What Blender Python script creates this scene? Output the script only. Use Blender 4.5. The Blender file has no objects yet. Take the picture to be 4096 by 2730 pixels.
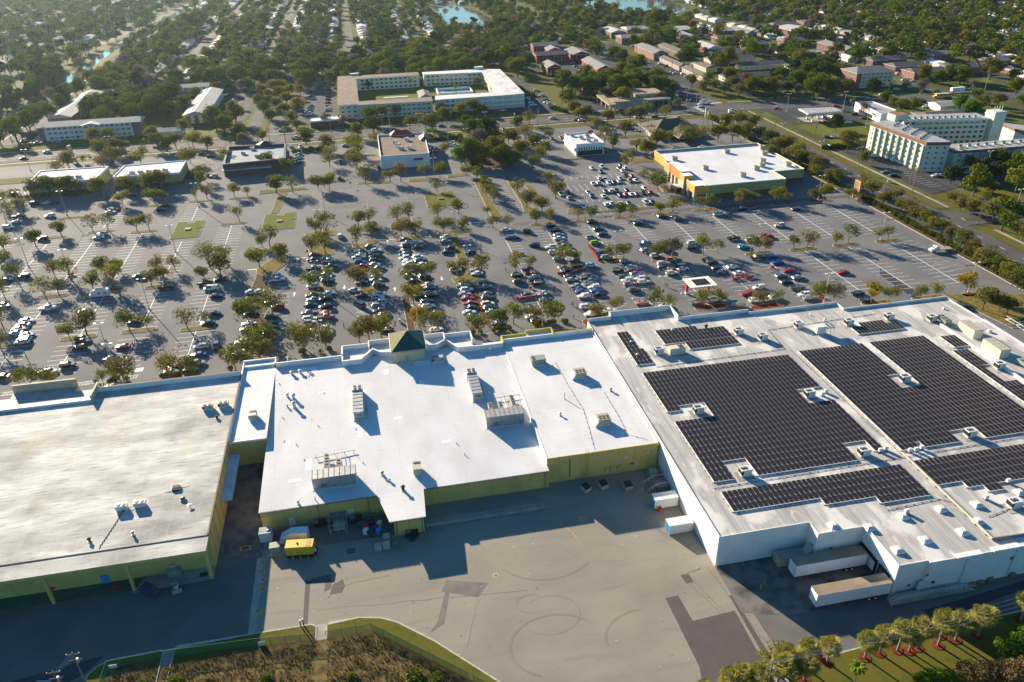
import bpy, math, random
from math import pi, sin, cos, radians
from mathutils import Matrix, Vector
random.seed(7)
# ---------------------------------------------------------------- camera, sky, sun, exposure
CX, CY, FPX, CAMH = 2048.0, 1365.0, 3066.0, 120.0
YAW, PITCH, ROLL = radians(10.56), radians(29.42), radians(-1.39)
FWD = Vector((sin(YAW)*cos(PITCH), cos(YAW)*cos(PITCH), -sin(PITCH)))
_r = Vector((cos(YAW), -sin(YAW), 0)); _u = _r.cross(FWD)
RGT = _r*cos(ROLL) + _u*sin(ROLL); UPV = -_r*sin(ROLL) + _u*cos(ROLL)
scene = bpy.context.scene
COL = scene.collection
cam_data = bpy.data.cameras.new('camera'); cam = bpy.data.objects.new('camera', cam_data); COL.objects.link(cam)
cam_data.sensor_width = 36; cam_data.lens = 36*FPX/4096; cam_data.clip_start = 1; cam_data.clip_end = 30000
cam.matrix_world = Matrix(((RGT.x, UPV.x, -FWD.x, 0), (RGT.y, UPV.y, -FWD.y, 0), (RGT.z, UPV.z, -FWD.z, CAMH), (0, 0, 0, 1)))
scene.camera = cam
SUN_EL = radians(18.5); SUN_DIR = Vector((-0.465*cos(SUN_EL), 0.885*cos(SUN_EL), sin(SUN_EL)))   # towards the sun
world = bpy.data.worlds.new('World'); scene.world = world; world.use_nodes = True
wn = world.node_tree; wn.nodes.clear()
sky = wn.nodes.new('ShaderNodeTexSky'); sky.sky_type = 'NISHITA'; sky.sun_disc = False
sky.sun_elevation = SUN_EL; sky.sun_rotation = math.atan2(SUN_DIR.x, SUN_DIR.y)
sky.air_density = 1.3; sky.dust_density = 0.6; sky.ozone_density = 2.0
bg = wn.nodes.new('ShaderNodeBackground'); bg.inputs[1].default_value = 0.055
wo = wn.nodes.new('ShaderNodeOutputWorld'); tint = wn.nodes.new('ShaderNodeMix'); tint.data_type = 'RGBA'; tint.blend_type = 'MULTIPLY'; tint.inputs[0].default_value = 1; tint.inputs[7].default_value = (0.34, 0.74, 1.06, 1); wn.links.new(sky.outputs[0], tint.inputs[6]); wn.links.new(tint.outputs[2], bg.inputs[0]); wn.links.new(bg.outputs[0], wo.inputs[0])
sun_data = bpy.data.lights.new('sun', 'SUN'); sun_data.energy = 5.0; sun_data.angle = radians(0.55); sun_data.color = (1.0, 0.84, 0.64)
sun = bpy.data.objects.new('sun', sun_data); COL.objects.link(sun); sun.rotation_euler = SUN_DIR.to_track_quat('Z', 'Y').to_euler()
scene.view_settings.view_transform = 'Standard'; scene.view_settings.look = 'None'
scene.view_settings.exposure = 1.4; scene.view_settings.gamma = 1.0; scene.view_settings.use_curve_mapping = False
try:
    scene.cycles.max_bounces = 4; scene.cycles.diffuse_bounces = 2; scene.cycles.glossy_bounces = 2; scene.cycles.transmission_bounces = 3
    scene.cycles.volume_bounces = 0; scene.cycles.transparent_max_bounces = 8
except Exception: pass

TILE = {'abcdefghijklmnop'[r*4+c]: (1024*c, (0, 683, 1366, 2047)[r]) for r in range(4) for c in range(4)}
def at(tile, x, y, z=0.0):
    "a spot read off the photograph (enlarged tile coordinates) as the world point at height z"
    ox, oy = TILE[tile]; px, py = ox + x/2.296, oy + y/2.296
    d = FWD*FPX + RGT*(px-CX) - UPV*(py-CY); t = (z-CAMH)/d.z
    return (d.x*t, d.y*t)
# ---------------------------------------------------------------- materials
MATS = {}
def lin(c):
    return tuple(c)+(1,) if len(c) == 3 else tuple(c)
def mat(name, col, rough=0.8, var=0.0, scale=1.0, col2=None, stretch=(1, 1, 1), metal=0.0, obj=False, detail=4, bump=0.0, spec=0.5, coat=0.0, fac=(0.35, 0.65)):
    m = bpy.data.materials.new(name); m.use_nodes = True; nt = m.node_tree; b = nt.nodes['Principled BSDF']
    b.inputs['Roughness'].default_value = rough; b.inputs['Metallic'].default_value = metal
    b.inputs['Specular IOR Level'].default_value = spec; b.inputs['Coat Weight'].default_value = coat
    b.inputs['Base Color'].default_value = lin(col)
    if col2 is None and var > 0: col2 = tuple(c*(1-var) for c in col); col = tuple(min(1, c*(1+var*0.6)) for c in col)
    if col2 is not None:
        if obj: src = nt.nodes.new('ShaderNodeTexCoord').outputs['Object']
        else: src = nt.nodes.new('ShaderNodeNewGeometry').outputs['Position']
        mp = nt.nodes.new('ShaderNodeMapping'); mp.inputs['Scale'].default_value = [scale*s for s in stretch]; nt.links.new(src, mp.inputs[0])
        no = nt.nodes.new('ShaderNodeTexNoise'); no.inputs['Detail'].default_value = detail; no.inputs['Scale'].default_value = 1.0; nt.links.new(mp.outputs[0], no.inputs[0])
        r = nt.nodes.new('ShaderNodeValToRGB'); r.color_ramp.elements[0].position = fac[0]; r.color_ramp.elements[1].position = fac[1]
        r.color_ramp.elements[0].color = lin(col2); r.color_ramp.elements[1].color = lin(col)
        nt.links.new(no.outputs[0], r.inputs[0]); nt.links.new(r.outputs[0], b.inputs['Base Color'])
        if bump:
            bp = nt.nodes.new('ShaderNodeBump'); bp.inputs['Strength'].default_value = bump; bp.inputs['Distance'].default_value = 0.05
            nt.links.new(no.outputs[0], bp.inputs['Height']); nt.links.new(bp.outputs[0], b.inputs['Normal'])
        m['ramp'] = r.name
    MATS[name] = m; return m
def layer(name, col, scale, stretch=(1, 1, 1), lo=0.55, hi=0.7, detail=5, amount=1.0):
    "mix one more noise-masked colour over a material's base colour (stains, wear)"
    m = MATS[name]; nt = m.node_tree; b = nt.nodes['Principled BSDF']; inp = b.inputs['Base Color']
    mp = nt.nodes.new('ShaderNodeMapping'); mp.inputs['Scale'].default_value = [scale*s for s in stretch]
    mp.inputs['Location'].default_value = (len(nt.nodes)*3.1, 1.7, 0)
    g = nt.nodes.new('ShaderNodeNewGeometry'); nt.links.new(g.outputs['Position'], mp.inputs[0])
    no = nt.nodes.new('ShaderNodeTexNoise'); no.inputs['Detail'].default_value = detail; no.inputs['Scale'].default_value = 1; nt.links.new(mp.outputs[0], no.inputs[0])
    mr = nt.nodes.new('ShaderNodeMapRange'); mr.inputs[1].default_value = lo; mr.inputs[2].default_value = hi; mr.inputs[4].default_value = amount
    nt.links.new(no.outputs[0], mr.inputs[0])
    mx = nt.nodes.new('ShaderNodeMix'); mx.data_type = 'RGBA'; nt.links.new(mr.outputs[0], mx.inputs[0])
    if inp.is_linked: nt.links.new(inp.links[0].from_socket, mx.inputs[6])
    else: mx.inputs[6].default_value = inp.default_value
    mx.inputs[7].default_value = lin(col); nt.links.new(mx.outputs[2], inp)
def seams(name, col, axis, period, width, amount=0.6, wob=0.0):
    "thin parallel joints across a surface, in world metres"
    m = MATS[name]; nt = m.node_tree; b = nt.nodes['Principled BSDF']; inp = b.inputs['Base Color']
    g = nt.nodes.new('ShaderNodeNewGeometry'); sp = nt.nodes.new('ShaderNodeSeparateXYZ'); nt.links.new(g.outputs['Position'], sp.inputs[0])
    v = sp.outputs[axis]
    if wob:
        no = nt.nodes.new('ShaderNodeTexNoise'); no.inputs['Scale'].default_value = 0.35; nt.links.new(g.outputs['Position'], no.inputs[0])
        a = nt.nodes.new('ShaderNodeMath'); a.operation = 'MULTIPLY_ADD'; a.inputs[1].default_value = wob; nt.links.new(no.outputs[0], a.inputs[0]); nt.links.new(v, a.inputs[2]); v = a.outputs[0]
    d = nt.nodes.new('ShaderNodeMath'); d.operation = 'DIVIDE'; d.inputs[1].default_value = period; nt.links.new(v, d.inputs[0])
    f = nt.nodes.new('ShaderNodeMath'); f.operation = 'FRACT'; nt.links.new(d.outputs[0], f.inputs[0])
    l = nt.nodes.new('ShaderNodeMath'); l.operation = 'LESS_THAN'; l.inputs[1].default_value = width/period; nt.links.new(f.outputs[0], l.inputs[0])
    k = nt.nodes.new('ShaderNodeMath'); k.operation = 'MULTIPLY'; k.inputs[1].default_value = amount; nt.links.new(l.outputs[0], k.inputs[0])
    mx = nt.nodes.new('ShaderNodeMix'); mx.data_type = 'RGBA'; nt.links.new(k.outputs[0], mx.inputs[0])
    if inp.is_linked: nt.links.new(inp.links[0].from_socket, mx.inputs[6])
    else: mx.inputs[6].default_value = inp.default_value
    mx.inputs[7].default_value = lin(col); nt.links.new(mx.outputs[2], inp)
def leafmat(name, cols, trans=0.35):
    "foliage: several tints picked per tree, mottled leaf by leaf, some light passing through"
    m = bpy.data.materials.new(name); m.use_nodes = True; nt = m.node_tree; nt.nodes.clear()
    oi = nt.nodes.new('ShaderNodeObjectInfo'); r = nt.nodes.new('ShaderNodeValToRGB'); r.color_ramp.interpolation = 'LINEAR'
    n = len(cols)
    while len(r.color_ramp.elements) < n: r.color_ramp.elements.new(0.5)
    for i, c in enumerate(cols): r.color_ramp.elements[i].position = i/max(1, n-1); r.color_ramp.elements[i].color = lin(c)
    nt.links.new(oi.outputs['Random'], r.inputs[0])
    tc = nt.nodes.new('ShaderNodeTexCoord'); no = nt.nodes.new('ShaderNodeTexNoise'); no.inputs['Scale'].default_value = 0.9; no.inputs['Detail'].default_value = 3
    nt.links.new(tc.outputs['Object'], no.inputs[0])
    mr = nt.nodes.new('ShaderNodeMapRange'); mr.inputs[1].default_value = 0.3; mr.inputs[2].default_value = 0.7; mr.inputs[3].default_value = 0.6; mr.inputs[4].default_value = 1.45
    nt.links.new(no.outputs[0], mr.inputs[0])
    mx = nt.nodes.new('ShaderNodeMix'); mx.data_type = 'RGBA'; mx.blend_type = 'MULTIPLY'; mx.inputs[0].default_value = 1
    nt.links.new(r.outputs[0], mx.inputs[6]); nt.links.new(mr.outputs[0], mx.inputs[7])
    d = nt.nodes.new('ShaderNodeBsdfDiffuse'); t = nt.nodes.new('ShaderNodeBsdfTranslucent'); ms = nt.nodes.new('ShaderNodeMixShader'); ms.inputs[0].default_value = trans
    o = nt.nodes.new('ShaderNodeOutputMaterial')
    nt.links.new(mx.outputs[2], d.inputs[0]); nt.links.new(mx.outputs[2], t.inputs[0]); nt.links.new(d.outputs[0], ms.inputs[1]); nt.links.new(t.outputs[0], ms.inputs[2]); nt.links.new(ms.outputs[0], o.inputs[0])
    MATS[name] = m; return m
# ---------------------------------------------------------------- mesh builder
class MB:
    def __init__(s): s.v = []; s.f = []; s.m = []; s.mats = []
    def mi(s, name):
        if name not in s.mats: s.mats.append(name)
        return s.mats.index(name)
    def face(s, pts, m):
        n = len(s.v); s.v += [tuple(p) for p in pts]; s.f.append(tuple(range(n, n+len(pts)))); s.m.append(s.mi(m)); return s
    def box(s, x0, x1, y0, y1, z0, z1, m, top=None, ang=0, c=None):
        n = len(s.v); P = [(x, y, z) for z in (z0, z1) for x, y in ((x0, y0), (x1, y0), (x1, y1), (x0, y1))]
        if ang:
            cx, cy = c if c else ((x0+x1)/2, (y0+y1)/2); ca, sa = cos(ang), sin(ang)
            P = [(cx+(x-cx)*ca-(y-cy)*sa, cy+(x-cx)*sa+(y-cy)*ca, z) for x, y, z in P]
        s.v += P; k = s.mi(m); t = s.mi(top) if top else k
        for q in ((3, 2, 1, 0), (0, 1, 5, 4), (1, 2, 6, 5), (2, 3, 7, 6), (3, 0, 4, 7)): s.f.append(tuple(n+i for i in q)); s.m.append(k)
        s.f.append((n+4, n+5, n+6, n+7)); s.m.append(t)
    def prism(s, poly, z0, z1, m, top=None):
        a = sum(poly[i][0]*poly[(i+1) % len(poly)][1]-poly[(i+1) % len(poly)][0]*poly[i][1] for i in range(len(poly)))
        if a < 0: poly = poly[::-1]
        n = len(s.v); k = len(poly); zf = z1 if callable(z1) else (lambda x, y: z1)
        s.v += [(x, y, z0) for x, y in poly] + [(x, y, zf(x, y)) for x, y in poly]
        for i in range(k): j = (i+1) % k; s.f.append((n+i, n+j, n+k+j, n+k+i)); s.m.append(s.mi(m))
        s.f.append(tuple(n+k+i for i in range(k))); s.m.append(s.mi(top or m)); return s
    def sheet(s, poly, z, m):
        a = sum(poly[i][0]*poly[(i+1) % len(poly)][1]-poly[(i+1) % len(poly)][0]*poly[i][1] for i in range(len(poly)))
        if a < 0: poly = poly[::-1]
        return s.face([(x, y, z) for x, y in poly], m)
    def cyl(s, x, y, z0, z1, r0, m, r1=None, n=8, top=None):
        r1 = r0 if r1 is None else r1; b = len(s.v)
        for z, r in ((z0, r0), (z1, r1)): s.v += [(x+r*cos(2*pi*i/n), y+r*sin(2*pi*i/n), z) for i in range(n)]
        for i in range(n): j = (i+1) % n; s.f.append((b+i, b+j, b+n+j, b+n+i)); s.m.append(s.mi(m))
        s.f.append(tuple(b+n+i for i in range(n))); s.m.append(s.mi(top or m))
        s.f.append(tuple(b+n-1-i for i in range(n))); s.m.append(s.mi(m))
    def bar(s, p, q, r0, m, r1=None, n=6):
        r1 = r0 if r1 is None else r1; p = Vector(p); q = Vector(q); d = q-p
        if d.length < 1e-6: return
        d.normalize(); a = d.orthogonal().normalized(); c = d.cross(a); b = len(s.v)
        for o, r in ((p, r0), (q, r1)): s.v += [tuple(o+a*(r*cos(2*pi*i/n))+c*(r*sin(2*pi*i/n))) for i in range(n)]
        for i in range(n): j = (i+1) % n; s.f.append((b+i, b+j, b+n+j, b+n+i)); s.m.append(s.mi(m))
        s.f.append(tuple(b+n+i for i in range(n))); s.m.append(s.mi(m)); s.f.append(tuple(b+n-1-i for i in range(n))); s.m.append(s.mi(m))
    def loft(s, rings, m, cap=True):
        b = len(s.v); n = len(rings[0])
        for r in rings: s.v += [tuple(p) for p in r]
        for a in range(len(rings)-1):
            for i in range(n):
                j = (i+1) % n; o = b+a*n; s.f.append((o+i, o+j, o+n+j, o+n+i)); s.m.append(s.mi(m))
        if cap:
            s.f.append(tuple(b+n-1-i for i in range(n))); s.m.append(s.mi(m)); o = b+(len(rings)-1)*n; s.f.append(tuple(o+i for i in range(n))); s.m.append(s.mi(m))
        return s
    def strip(s, pts, w, z, m):
        "a flat ribbon w wide along the points"
        for a, c in zip(pts[:-1], pts[1:]):
            d = Vector((c[0]-a[0], c[1]-a[1])); 
            if d.length < 1e-6: continue
            d.normalize(); n = Vector((-d.y, d.x))*w/2; e = d*min(w*0.3, 1.0) if len(pts) > 2 else d*0
            s.sheet([(a[0]-e.x+n.x, a[1]-e.y+n.y), (a[0]-e.x-n.x, a[1]-e.y-n.y), (c[0]+e.x-n.x, c[1]+e.y-n.y), (c[0]+e.x+n.x, c[1]+e.y+n.y)], z, m)
            if len(pts) > 2: z += 0.0012
        return s
    def mesh(s, name, smooth=False):
        me = bpy.data.meshes.new(name); me.from_pydata(s.v, [], s.f)
        for k in s.mats: me.materials.append(MATS[k])
        me.polygons.foreach_set('material_index', s.m)
        if smooth: me.polygons.foreach_set('use_smooth', [True]*len(s.f))
        me.update(); return me
    def build(s, name, parent=None, loc=None, smooth=False):
        return link(name, s.mesh(name, smooth), parent, loc)
def link(name, me, parent=None, loc=None, rz=0, mat_=None):
    o = bpy.data.objects.new(name, me); COL.objects.link(o)
    if parent is not None: o.parent = parent
    if loc is not None: o.location = loc
    if rz: o.rotation_euler = (0, 0, rz)
    if mat_: o.material_slots[0].link = 'OBJECT'; o.material_slots[0].material = MATS[mat_]
    return o
def tag(o, label=None, cat=None, group=None, kind=None):
    if label: o['label'] = label
    if cat: o['category'] = cat
    if group: o['group'] = group
    if kind: o['kind'] = kind
    return o
def empty(name, loc, label, cat, group=None, rz=0, scale=None):
    o = bpy.data.objects.new(name, None); COL.objects.link(o); o.location = loc; o.rotation_euler = (0, 0, rz); o.empty_display_size = 0.5
    if scale: o.scale = (scale,)*3 if isinstance(scale, (int, float)) else scale
    return tag(o, label, cat, group)
ORD = ['first', 'second', 'third', 'fourth', 'fifth', 'sixth', 'seventh', 'eighth', 'ninth', 'tenth', 'eleventh', 'twelfth', 'thirteenth', 'fourteenth', 'fifteenth', 'sixteenth', 'seventeenth', 'eighteenth', 'nineteenth', 'twentieth']
TENS = {2: 'twenty', 3: 'thirty', 4: 'forty', 5: 'fifty', 6: 'sixty', 7: 'seventy', 8: 'eighty', 9: 'ninety'}
def nth(i):
    if i > 98: return '%dth' % (i+1)
    return ORD[i] if i < 20 else (TENS[(i+1)//10]+'-'+ORD[(i+1) % 10-1] if (i+1) % 10 else TENS[(i+1)//10][:-1]+'ieth')
def copies(root, loc, rz=0, label=None, scale=None):
    r = root.copy(); COL.objects.link(r); r.location = loc; r.rotation_euler = (0, 0, rz)
    if scale: r.scale = (scale,)*3
    if label: r['label'] = label
    for ch in CH.get(root.name, []):
        c = ch.copy(); COL.objects.link(c); c.parent = r
        for g in CH.get(ch.name, []):
            d = g.copy(); COL.objects.link(d); d.parent = c
    return r
CH = {}
def reg(o):
    "remember a thing's children so that it can be copied"
    for c in bpy.data.objects:
        if c.parent: CH.setdefault(c.parent.name, [])
    CH[o.name] = [c for c in bpy.data.objects if c.parent == o]
    for c in CH[o.name]: CH[c.name] = [d for d in bpy.data.objects if d.parent == c]
    return o
# ---------------------------------------------------------------- palette
mat('asphalt', (0.172, 0.174, 0.175), 0.9, spec=0.2, col2=(0.13, 0.133, 0.137), scale=0.05, stretch=(1, 1, 1), detail=8, bump=0.1)
layer('asphalt', (0.19, 0.19, 0.185), 0.09, (0.5, 1.4, 1), 0.52, 0.75, 6, 0.6); layer('asphalt', (0.075, 0.075, 0.078), 0.35, (1, 1, 1), 0.66, 0.8, 6, 0.5)
mat('asphalt_new', (0.075, 0.074, 0.075), 0.8, var=0.15, scale=0.2, detail=6)
mat('asphalt_dark', (0.055, 0.058, 0.064), 0.9, spec=0.15, var=0.2, scale=0.06, detail=6)
mat('road', (0.10, 0.097, 0.097), 0.9, spec=0.15, var=0.18, scale=0.08, stretch=(1, 1, 1), detail=6)
mat('yard', (0.262, 0.242, 0.195), 0.88, col2=(0.218, 0.202, 0.165), scale=0.08, stretch=(0.6, 1.6, 1), detail=9, bump=0.1)
layer('yard', (0.15, 0.137, 0.112), 0.25, (0.35, 2.2, 1), 0.57, 0.8, 9, 0.6); layer('yard', (0.10, 0.095, 0.08), 0.9, (1, 1, 1), 0.66, 0.74, 8, 0.55); layer('yard', (0.17, 0.155, 0.125), 0.045, (1, 1, 1), 0.5, 0.7, 10, 0.6); layer('yard', (0.29, 0.262, 0.20), 0.11, (1, 1, 1), 0.5, 0.8, 4, 0.5)
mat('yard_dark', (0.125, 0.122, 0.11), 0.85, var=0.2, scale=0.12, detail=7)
mat('patch', (0.085, 0.073, 0.066), 0.85, var=0.1, scale=0.3, detail=6); mat('mark', (0.215, 0.198, 0.162), 0.85); mat('patch_mid', (0.15, 0.135, 0.12), 0.85, var=0.2, scale=0.5, detail=7)
mat('concrete', (0.32, 0.305, 0.27), 0.85, var=0.25, scale=0.3, detail=6); mat('concrete_dirty', (0.16, 0.15, 0.135), 0.85, col2=(0.035, 0.032, 0.03), scale=0.25, detail=7, fac=(0.3, 0.55))
mat('curb', (0.42, 0.40, 0.35), 0.85, var=0.2, scale=1.5); mat('paint', (0.86, 0.86, 0.84), 0.7, col2=(0.6, 0.6, 0.59), scale=0.6, detail=6); mat('paint_yellow', (0.62, 0.36, 0.03), 0.7, var=0.3, scale=0.6)
mat('paint_blue', (0.03, 0.16, 0.42), 0.7); mat('paint_worn', (0.36, 0.36, 0.35), 0.8, col2=(0.17, 0.17, 0.168), scale=0.5, detail=6)
mat('grass', (0.10, 0.105, 0.014), 0.95, col2=(0.125, 0.10, 0.022), scale=0.12, detail=7, spec=0.1); layer('grass', (0.055, 0.085, 0.014), 0.5, (1, 1, 1), 0.5, 0.7, 6, 0.8)
mat('grass_lush', (0.085, 0.125, 0.012), 0.95, col2=(0.14, 0.12, 0.02), scale=0.35, detail=6, spec=0.1); mat('grass_dry', (0.20, 0.15, 0.055), 0.95, col2=(0.11, 0.10, 0.025), scale=0.6, detail=7, spec=0.1)
mat('suburb_ground', (0.085, 0.095, 0.025), 0.95, col2=(0.06, 0.06, 0.03), scale=0.05, detail=6, spec=0.1); layer('suburb_ground', (0.10, 0.14, 0.02), 0.06, (1, 1, 1), 0.5, 0.6, 4, 0.9)
mat('mulch', (0.16, 0.04, 0.02), 0.95, var=0.4, scale=2.0, spec=0.1); mat('mulch_brown', (0.10, 0.065, 0.035), 0.95, var=0.4, scale=1.0, spec=0.1); mat('weeds', (0.19, 0.14, 0.055), 0.95, col2=(0.06, 0.048, 0.018), scale=0.6, detail=8, spec=0.1, bump=0.8)
mat('water', (0.16, 0.13, 0.09), 0.08, spec=0.5)
mat('roof_clean', (0.64, 0.65, 0.66), 0.8, col2=(0.55, 0.555, 0.56), scale=0.13, stretch=(1.2, 0.6, 1), detail=9); layer('roof_clean', (0.42, 0.425, 0.42), 0.9, (0.5, 2.2, 1), 0.6, 0.72, 9, 0.45); layer('roof_clean', (0.42, 0.38, 0.22), 0.3, (0.5, 1.4, 1), 0.66, 0.78, 9, 0.5); seams('roof_clean', (0.38, 0.38, 0.38), 1, 1.9, 0.08, 0.3, 0.6); seams('roof_clean', (0.38, 0.38, 0.38), 0, 14.6, 0.1, 0.4, 0.4)
mat('roof_old', (0.60, 0.60, 0.56), 0.85, col2=(0.44, 0.44, 0.41), scale=0.22, stretch=(0.5, 1.3, 1), detail=10, fac=(0.4, 0.6)); layer('roof_old', (0.27, 0.265, 0.25), 0.10, (0.8, 1.2, 1), 0.47, 0.7, 12, 0.9); layer('roof_old', (0.22, 0.215, 0.2), 0.05, (0.3, 1.0, 1), 0.5, 0.64, 10, 0.5); layer('roof_old', (0.10, 0.105, 0.105), 0.75, (0.3, 2.2, 1), 0.54, 0.7, 11, 0.6); layer('roof_old', (0.09, 0.09, 0.085), 0.045, (1, 1.6, 1), 0.56, 0.66, 12, 0.5); layer('roof_old', (0.55, 0.46, 0.26), 0.09, (1, 0.6, 1), 0.58, 0.75, 6, 0.45); seams('roof_old', (0.66, 0.66, 0.62), 0, 2.9, 0.13, 0.22, 1.2)
mat('roof_solar', (0.50, 0.485, 0.455), 0.8, col2=(0.35, 0.34, 0.325), scale=0.6, stretch=(1.8, 0.10, 1), detail=9); layer('roof_solar', (0.29, 0.28, 0.265), 0.16, (1.6, 0.5, 1), 0.5, 0.66, 9, 0.6); seams('roof_solar', (0.17, 0.165, 0.155), 0, 1.83, 0.12, 0.5, 0.1); layer('roof_solar', (0.66, 0.64, 0.59), 0.11, (1.2, .7, 1), 0.53, 0.6, 10, 0.85); layer('roof_solar', (0.66, 0.64, 0.59), 0.6, (1.2, .5, 1), 0.62, 0.68, 8, 0.6); layer('roof_solar', (0.15, 0.145, 0.13), 1.1, (1.5, 0.3, 1), 0.64, 0.75, 8, 0.5)
mat('roof_grey', (0.33, 0.33, 0.34), 0.7, var=0.2, scale=0.4, detail=6); mat('roof_blue', (0.5, 0.52, 0.54), 0.5, var=0.15, scale=0.3); mat('roof_shade', (0.20, 0.23, 0.26), 0.8, var=0.2, scale=0.3); mat('roof_brown', (0.155, 0.11, 0.075), 0.9, var=0.3, scale=0.25, detail=7); mat('roof_tan', (0.28, 0.215, 0.15), 0.9, var=0.3, scale=0.2, detail=7); mat('roof_gold', (0.48, 0.33, 0.16), 0.85, var=0.2, scale=0.3)  # roof_shade carries the shade on the restaurant's flat roof as a bluish colour
mat('roof_stained', (0.75, 0.74, 0.72), 0.6, col2=(0.60, 0.56, 0.52), scale=0.2, detail=6); layer('roof_stained', (0.45, 0.12, 0.10), 0.28, (1, 0.5, 1), 0.56, 0.66, 6, 0.6)
for n, c in dict(shingle_grey=(0.19, 0.19, 0.185), shingle_dark=(0.085, 0.085, 0.09), shingle_brown=(0.11, 0.085, 0.065), shingle_light=(0.42, 0.40, 0.37), shingle_white=(0.72, 0.71, 0.68)).items():
    mat(n, c, 0.85, var=0.22, scale=0.8, detail=6); seams(n, tuple(k*0.6 for k in c), 1, 0.6, 0.06, 0.3)
mat('wall_white', (0.78, 0.765, 0.73), 0.6, var=0.06, scale=0.3); mat('wall_yellow', (0.66, 0.47, 0.14), 0.8, col2=(0.57, 0.40, 0.12), scale=0.2, detail=5); seams('wall_yellow', (0.36, 0.27, 0.09), 0, 7.3, 0.14, 0.6); layer('wall_yellow', (0.40, 0.30, 0.11), 0.5, (1, 1, 0.15), 0.56, 0.7, 7, 0.5); seams('wall_white', (0.5, 0.5, 0.48), 0, 9.1, 0.1, 0.5); layer('wall_white', (0.55, 0.53, 0.48), 0.5, (1, 1, 0.12), 0.6, 0.75, 7, 0.4); mat('wall_cream', (0.52, 0.48, 0.33), 0.8, var=0.08, scale=0.3); mat('wall_gold', (0.62, 0.37, 0.06), 0.8, var=0.08, scale=0.3)
mat('wall_green', (0.34, 0.34, 0.13), 0.8, var=0.06, scale=0.3); mat('wall_orange', (0.60, 0.19, 0.04), 0.8); mat('wall_tan', (0.42, 0.36, 0.27), 0.8, var=0.1, scale=0.4); mat('wall_mint', (0.56, 0.62, 0.52), 0.75, var=0.05, scale=0.3); mat('wall_palegreen', (0.62, 0.64, 0.50), 0.8, var=0.06, scale=0.3); mat('wall_blue', (0.16, 0.3, 0.38), 0.8)
mat('brick', (0.18, 0.068, 0.048), 0.9, var=0.2, scale=1.5, detail=6); seams('brick', (0.2, 0.14, 0.11), 2, 0.3, 0.05, 0.4); mat('brick_red', (0.22, 0.022, 0.014), 0.85, var=0.12, scale=0.8); mat('brick_brown', (0.13, 0.085, 0.06), 0.9, var=0.2, scale=1.5); mat('brick_pink', (0.26, 0.13, 0.095), 0.9, var=0.15, scale=1.0)
mat('terracotta', (0.24, 0.105, 0.055), 0.9, var=0.2, scale=1.2); seams('terracotta', (0.1, 0.05, 0.03), 2, 0.35, 0.06, 0.4)
mat('trim_white', (0.82, 0.82, 0.80), 0.5); mat('patch_white', (0.78, 0.80, 0.84), 0.7); mat('wall_shop', (0.40, 0.37, 0.15), 0.8, var=0.06); mat('trim_yellow', (0.44, 0.40, 0.06), 0.6); mat('trim_rust', (0.16, 0.10, 0.06), 0.8); mat('trim_gold', (0.48, 0.30, 0.11), 0.7)
mat('metal_green', (0.012, 0.10, 0.075), 0.35, metal=0.2, spec=0.7); mat('metal_green_sunlit', (0.16, 0.145, 0.03), 0.7, spec=0.2); mat('metal_red', (0.42, 0.03, 0.025), 0.5); mat('metal_black', (0.02, 0.024, 0.03), 0.5); seams('metal_green', (0.004, 0.04, 0.03), 0, 0.5, 0.08, 0.8)
mat('steel', (0.40, 0.40, 0.385), 0.45, var=0.15, scale=1.0, metal=0.35); mat('steel_dark', (0.16, 0.165, 0.17), 0.5, var=0.15, scale=1.0); mat('galv', (0.5, 0.51, 0.51), 0.4, metal=0.6); mat('unit_beige', (0.46, 0.41, 0.31), 0.6, var=0.12, scale=2); mat('unit_white', (0.70, 0.69, 0.66), 0.5, var=0.08, scale=2); mat('unit_green', (0.25, 0.30, 0.24), 0.6, var=0.1, scale=2); mat('unit_cream', (0.66, 0.60, 0.42), 0.6, var=0.06, scale=2)
mat('black', (0.012, 0.012, 0.014), 0.6); mat('rubber', (0.02, 0.02, 0.022), 0.85); mat('rust', (0.22, 0.075, 0.03), 0.85, var=0.4, scale=2); mat('wood', (0.34, 0.24, 0.13), 0.85, var=0.3, scale=3); mat('pole_wood', (0.20, 0.16, 0.12), 0.9, var=0.2, scale=2); mat('pole_conc', (0.50, 0.45, 0.35), 0.8, var=0.1, scale=1)
mat('glass', (0.03, 0.045, 0.055), 0.08, spec=0.9); mat('glass_blue', (0.06, 0.13, 0.17), 0.12, spec=0.8); mat('screen', (0.35, 0.38, 0.33), 0.6)
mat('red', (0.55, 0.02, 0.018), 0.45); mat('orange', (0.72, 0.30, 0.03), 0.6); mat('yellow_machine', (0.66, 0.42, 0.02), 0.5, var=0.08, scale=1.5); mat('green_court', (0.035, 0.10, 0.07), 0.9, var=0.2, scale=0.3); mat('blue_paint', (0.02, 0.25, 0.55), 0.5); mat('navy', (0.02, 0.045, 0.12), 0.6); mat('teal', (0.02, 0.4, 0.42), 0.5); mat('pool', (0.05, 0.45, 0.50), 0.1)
mat('panel', (0.026, 0.021, 0.023), 0.5, spec=0.12, coat=0.0); seams('panel', (0.04, 0.04, 0.05), 0, 0.165, 0.02, 0.5); mat('cardboard', (0.33, 0.23, 0.15), 0.9, col2=(0.5, 0.48, 0.45), scale=6, detail=3); mat('fence_green', (0.01, 0.16, 0.08), 0.7)
mat('bark', (0.13, 0.105, 0.08), 0.9, var=0.25, scale=2, obj=True); mat('bark_pale', (0.26, 0.23, 0.19), 0.9, var=0.2, scale=2, obj=True)
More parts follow.
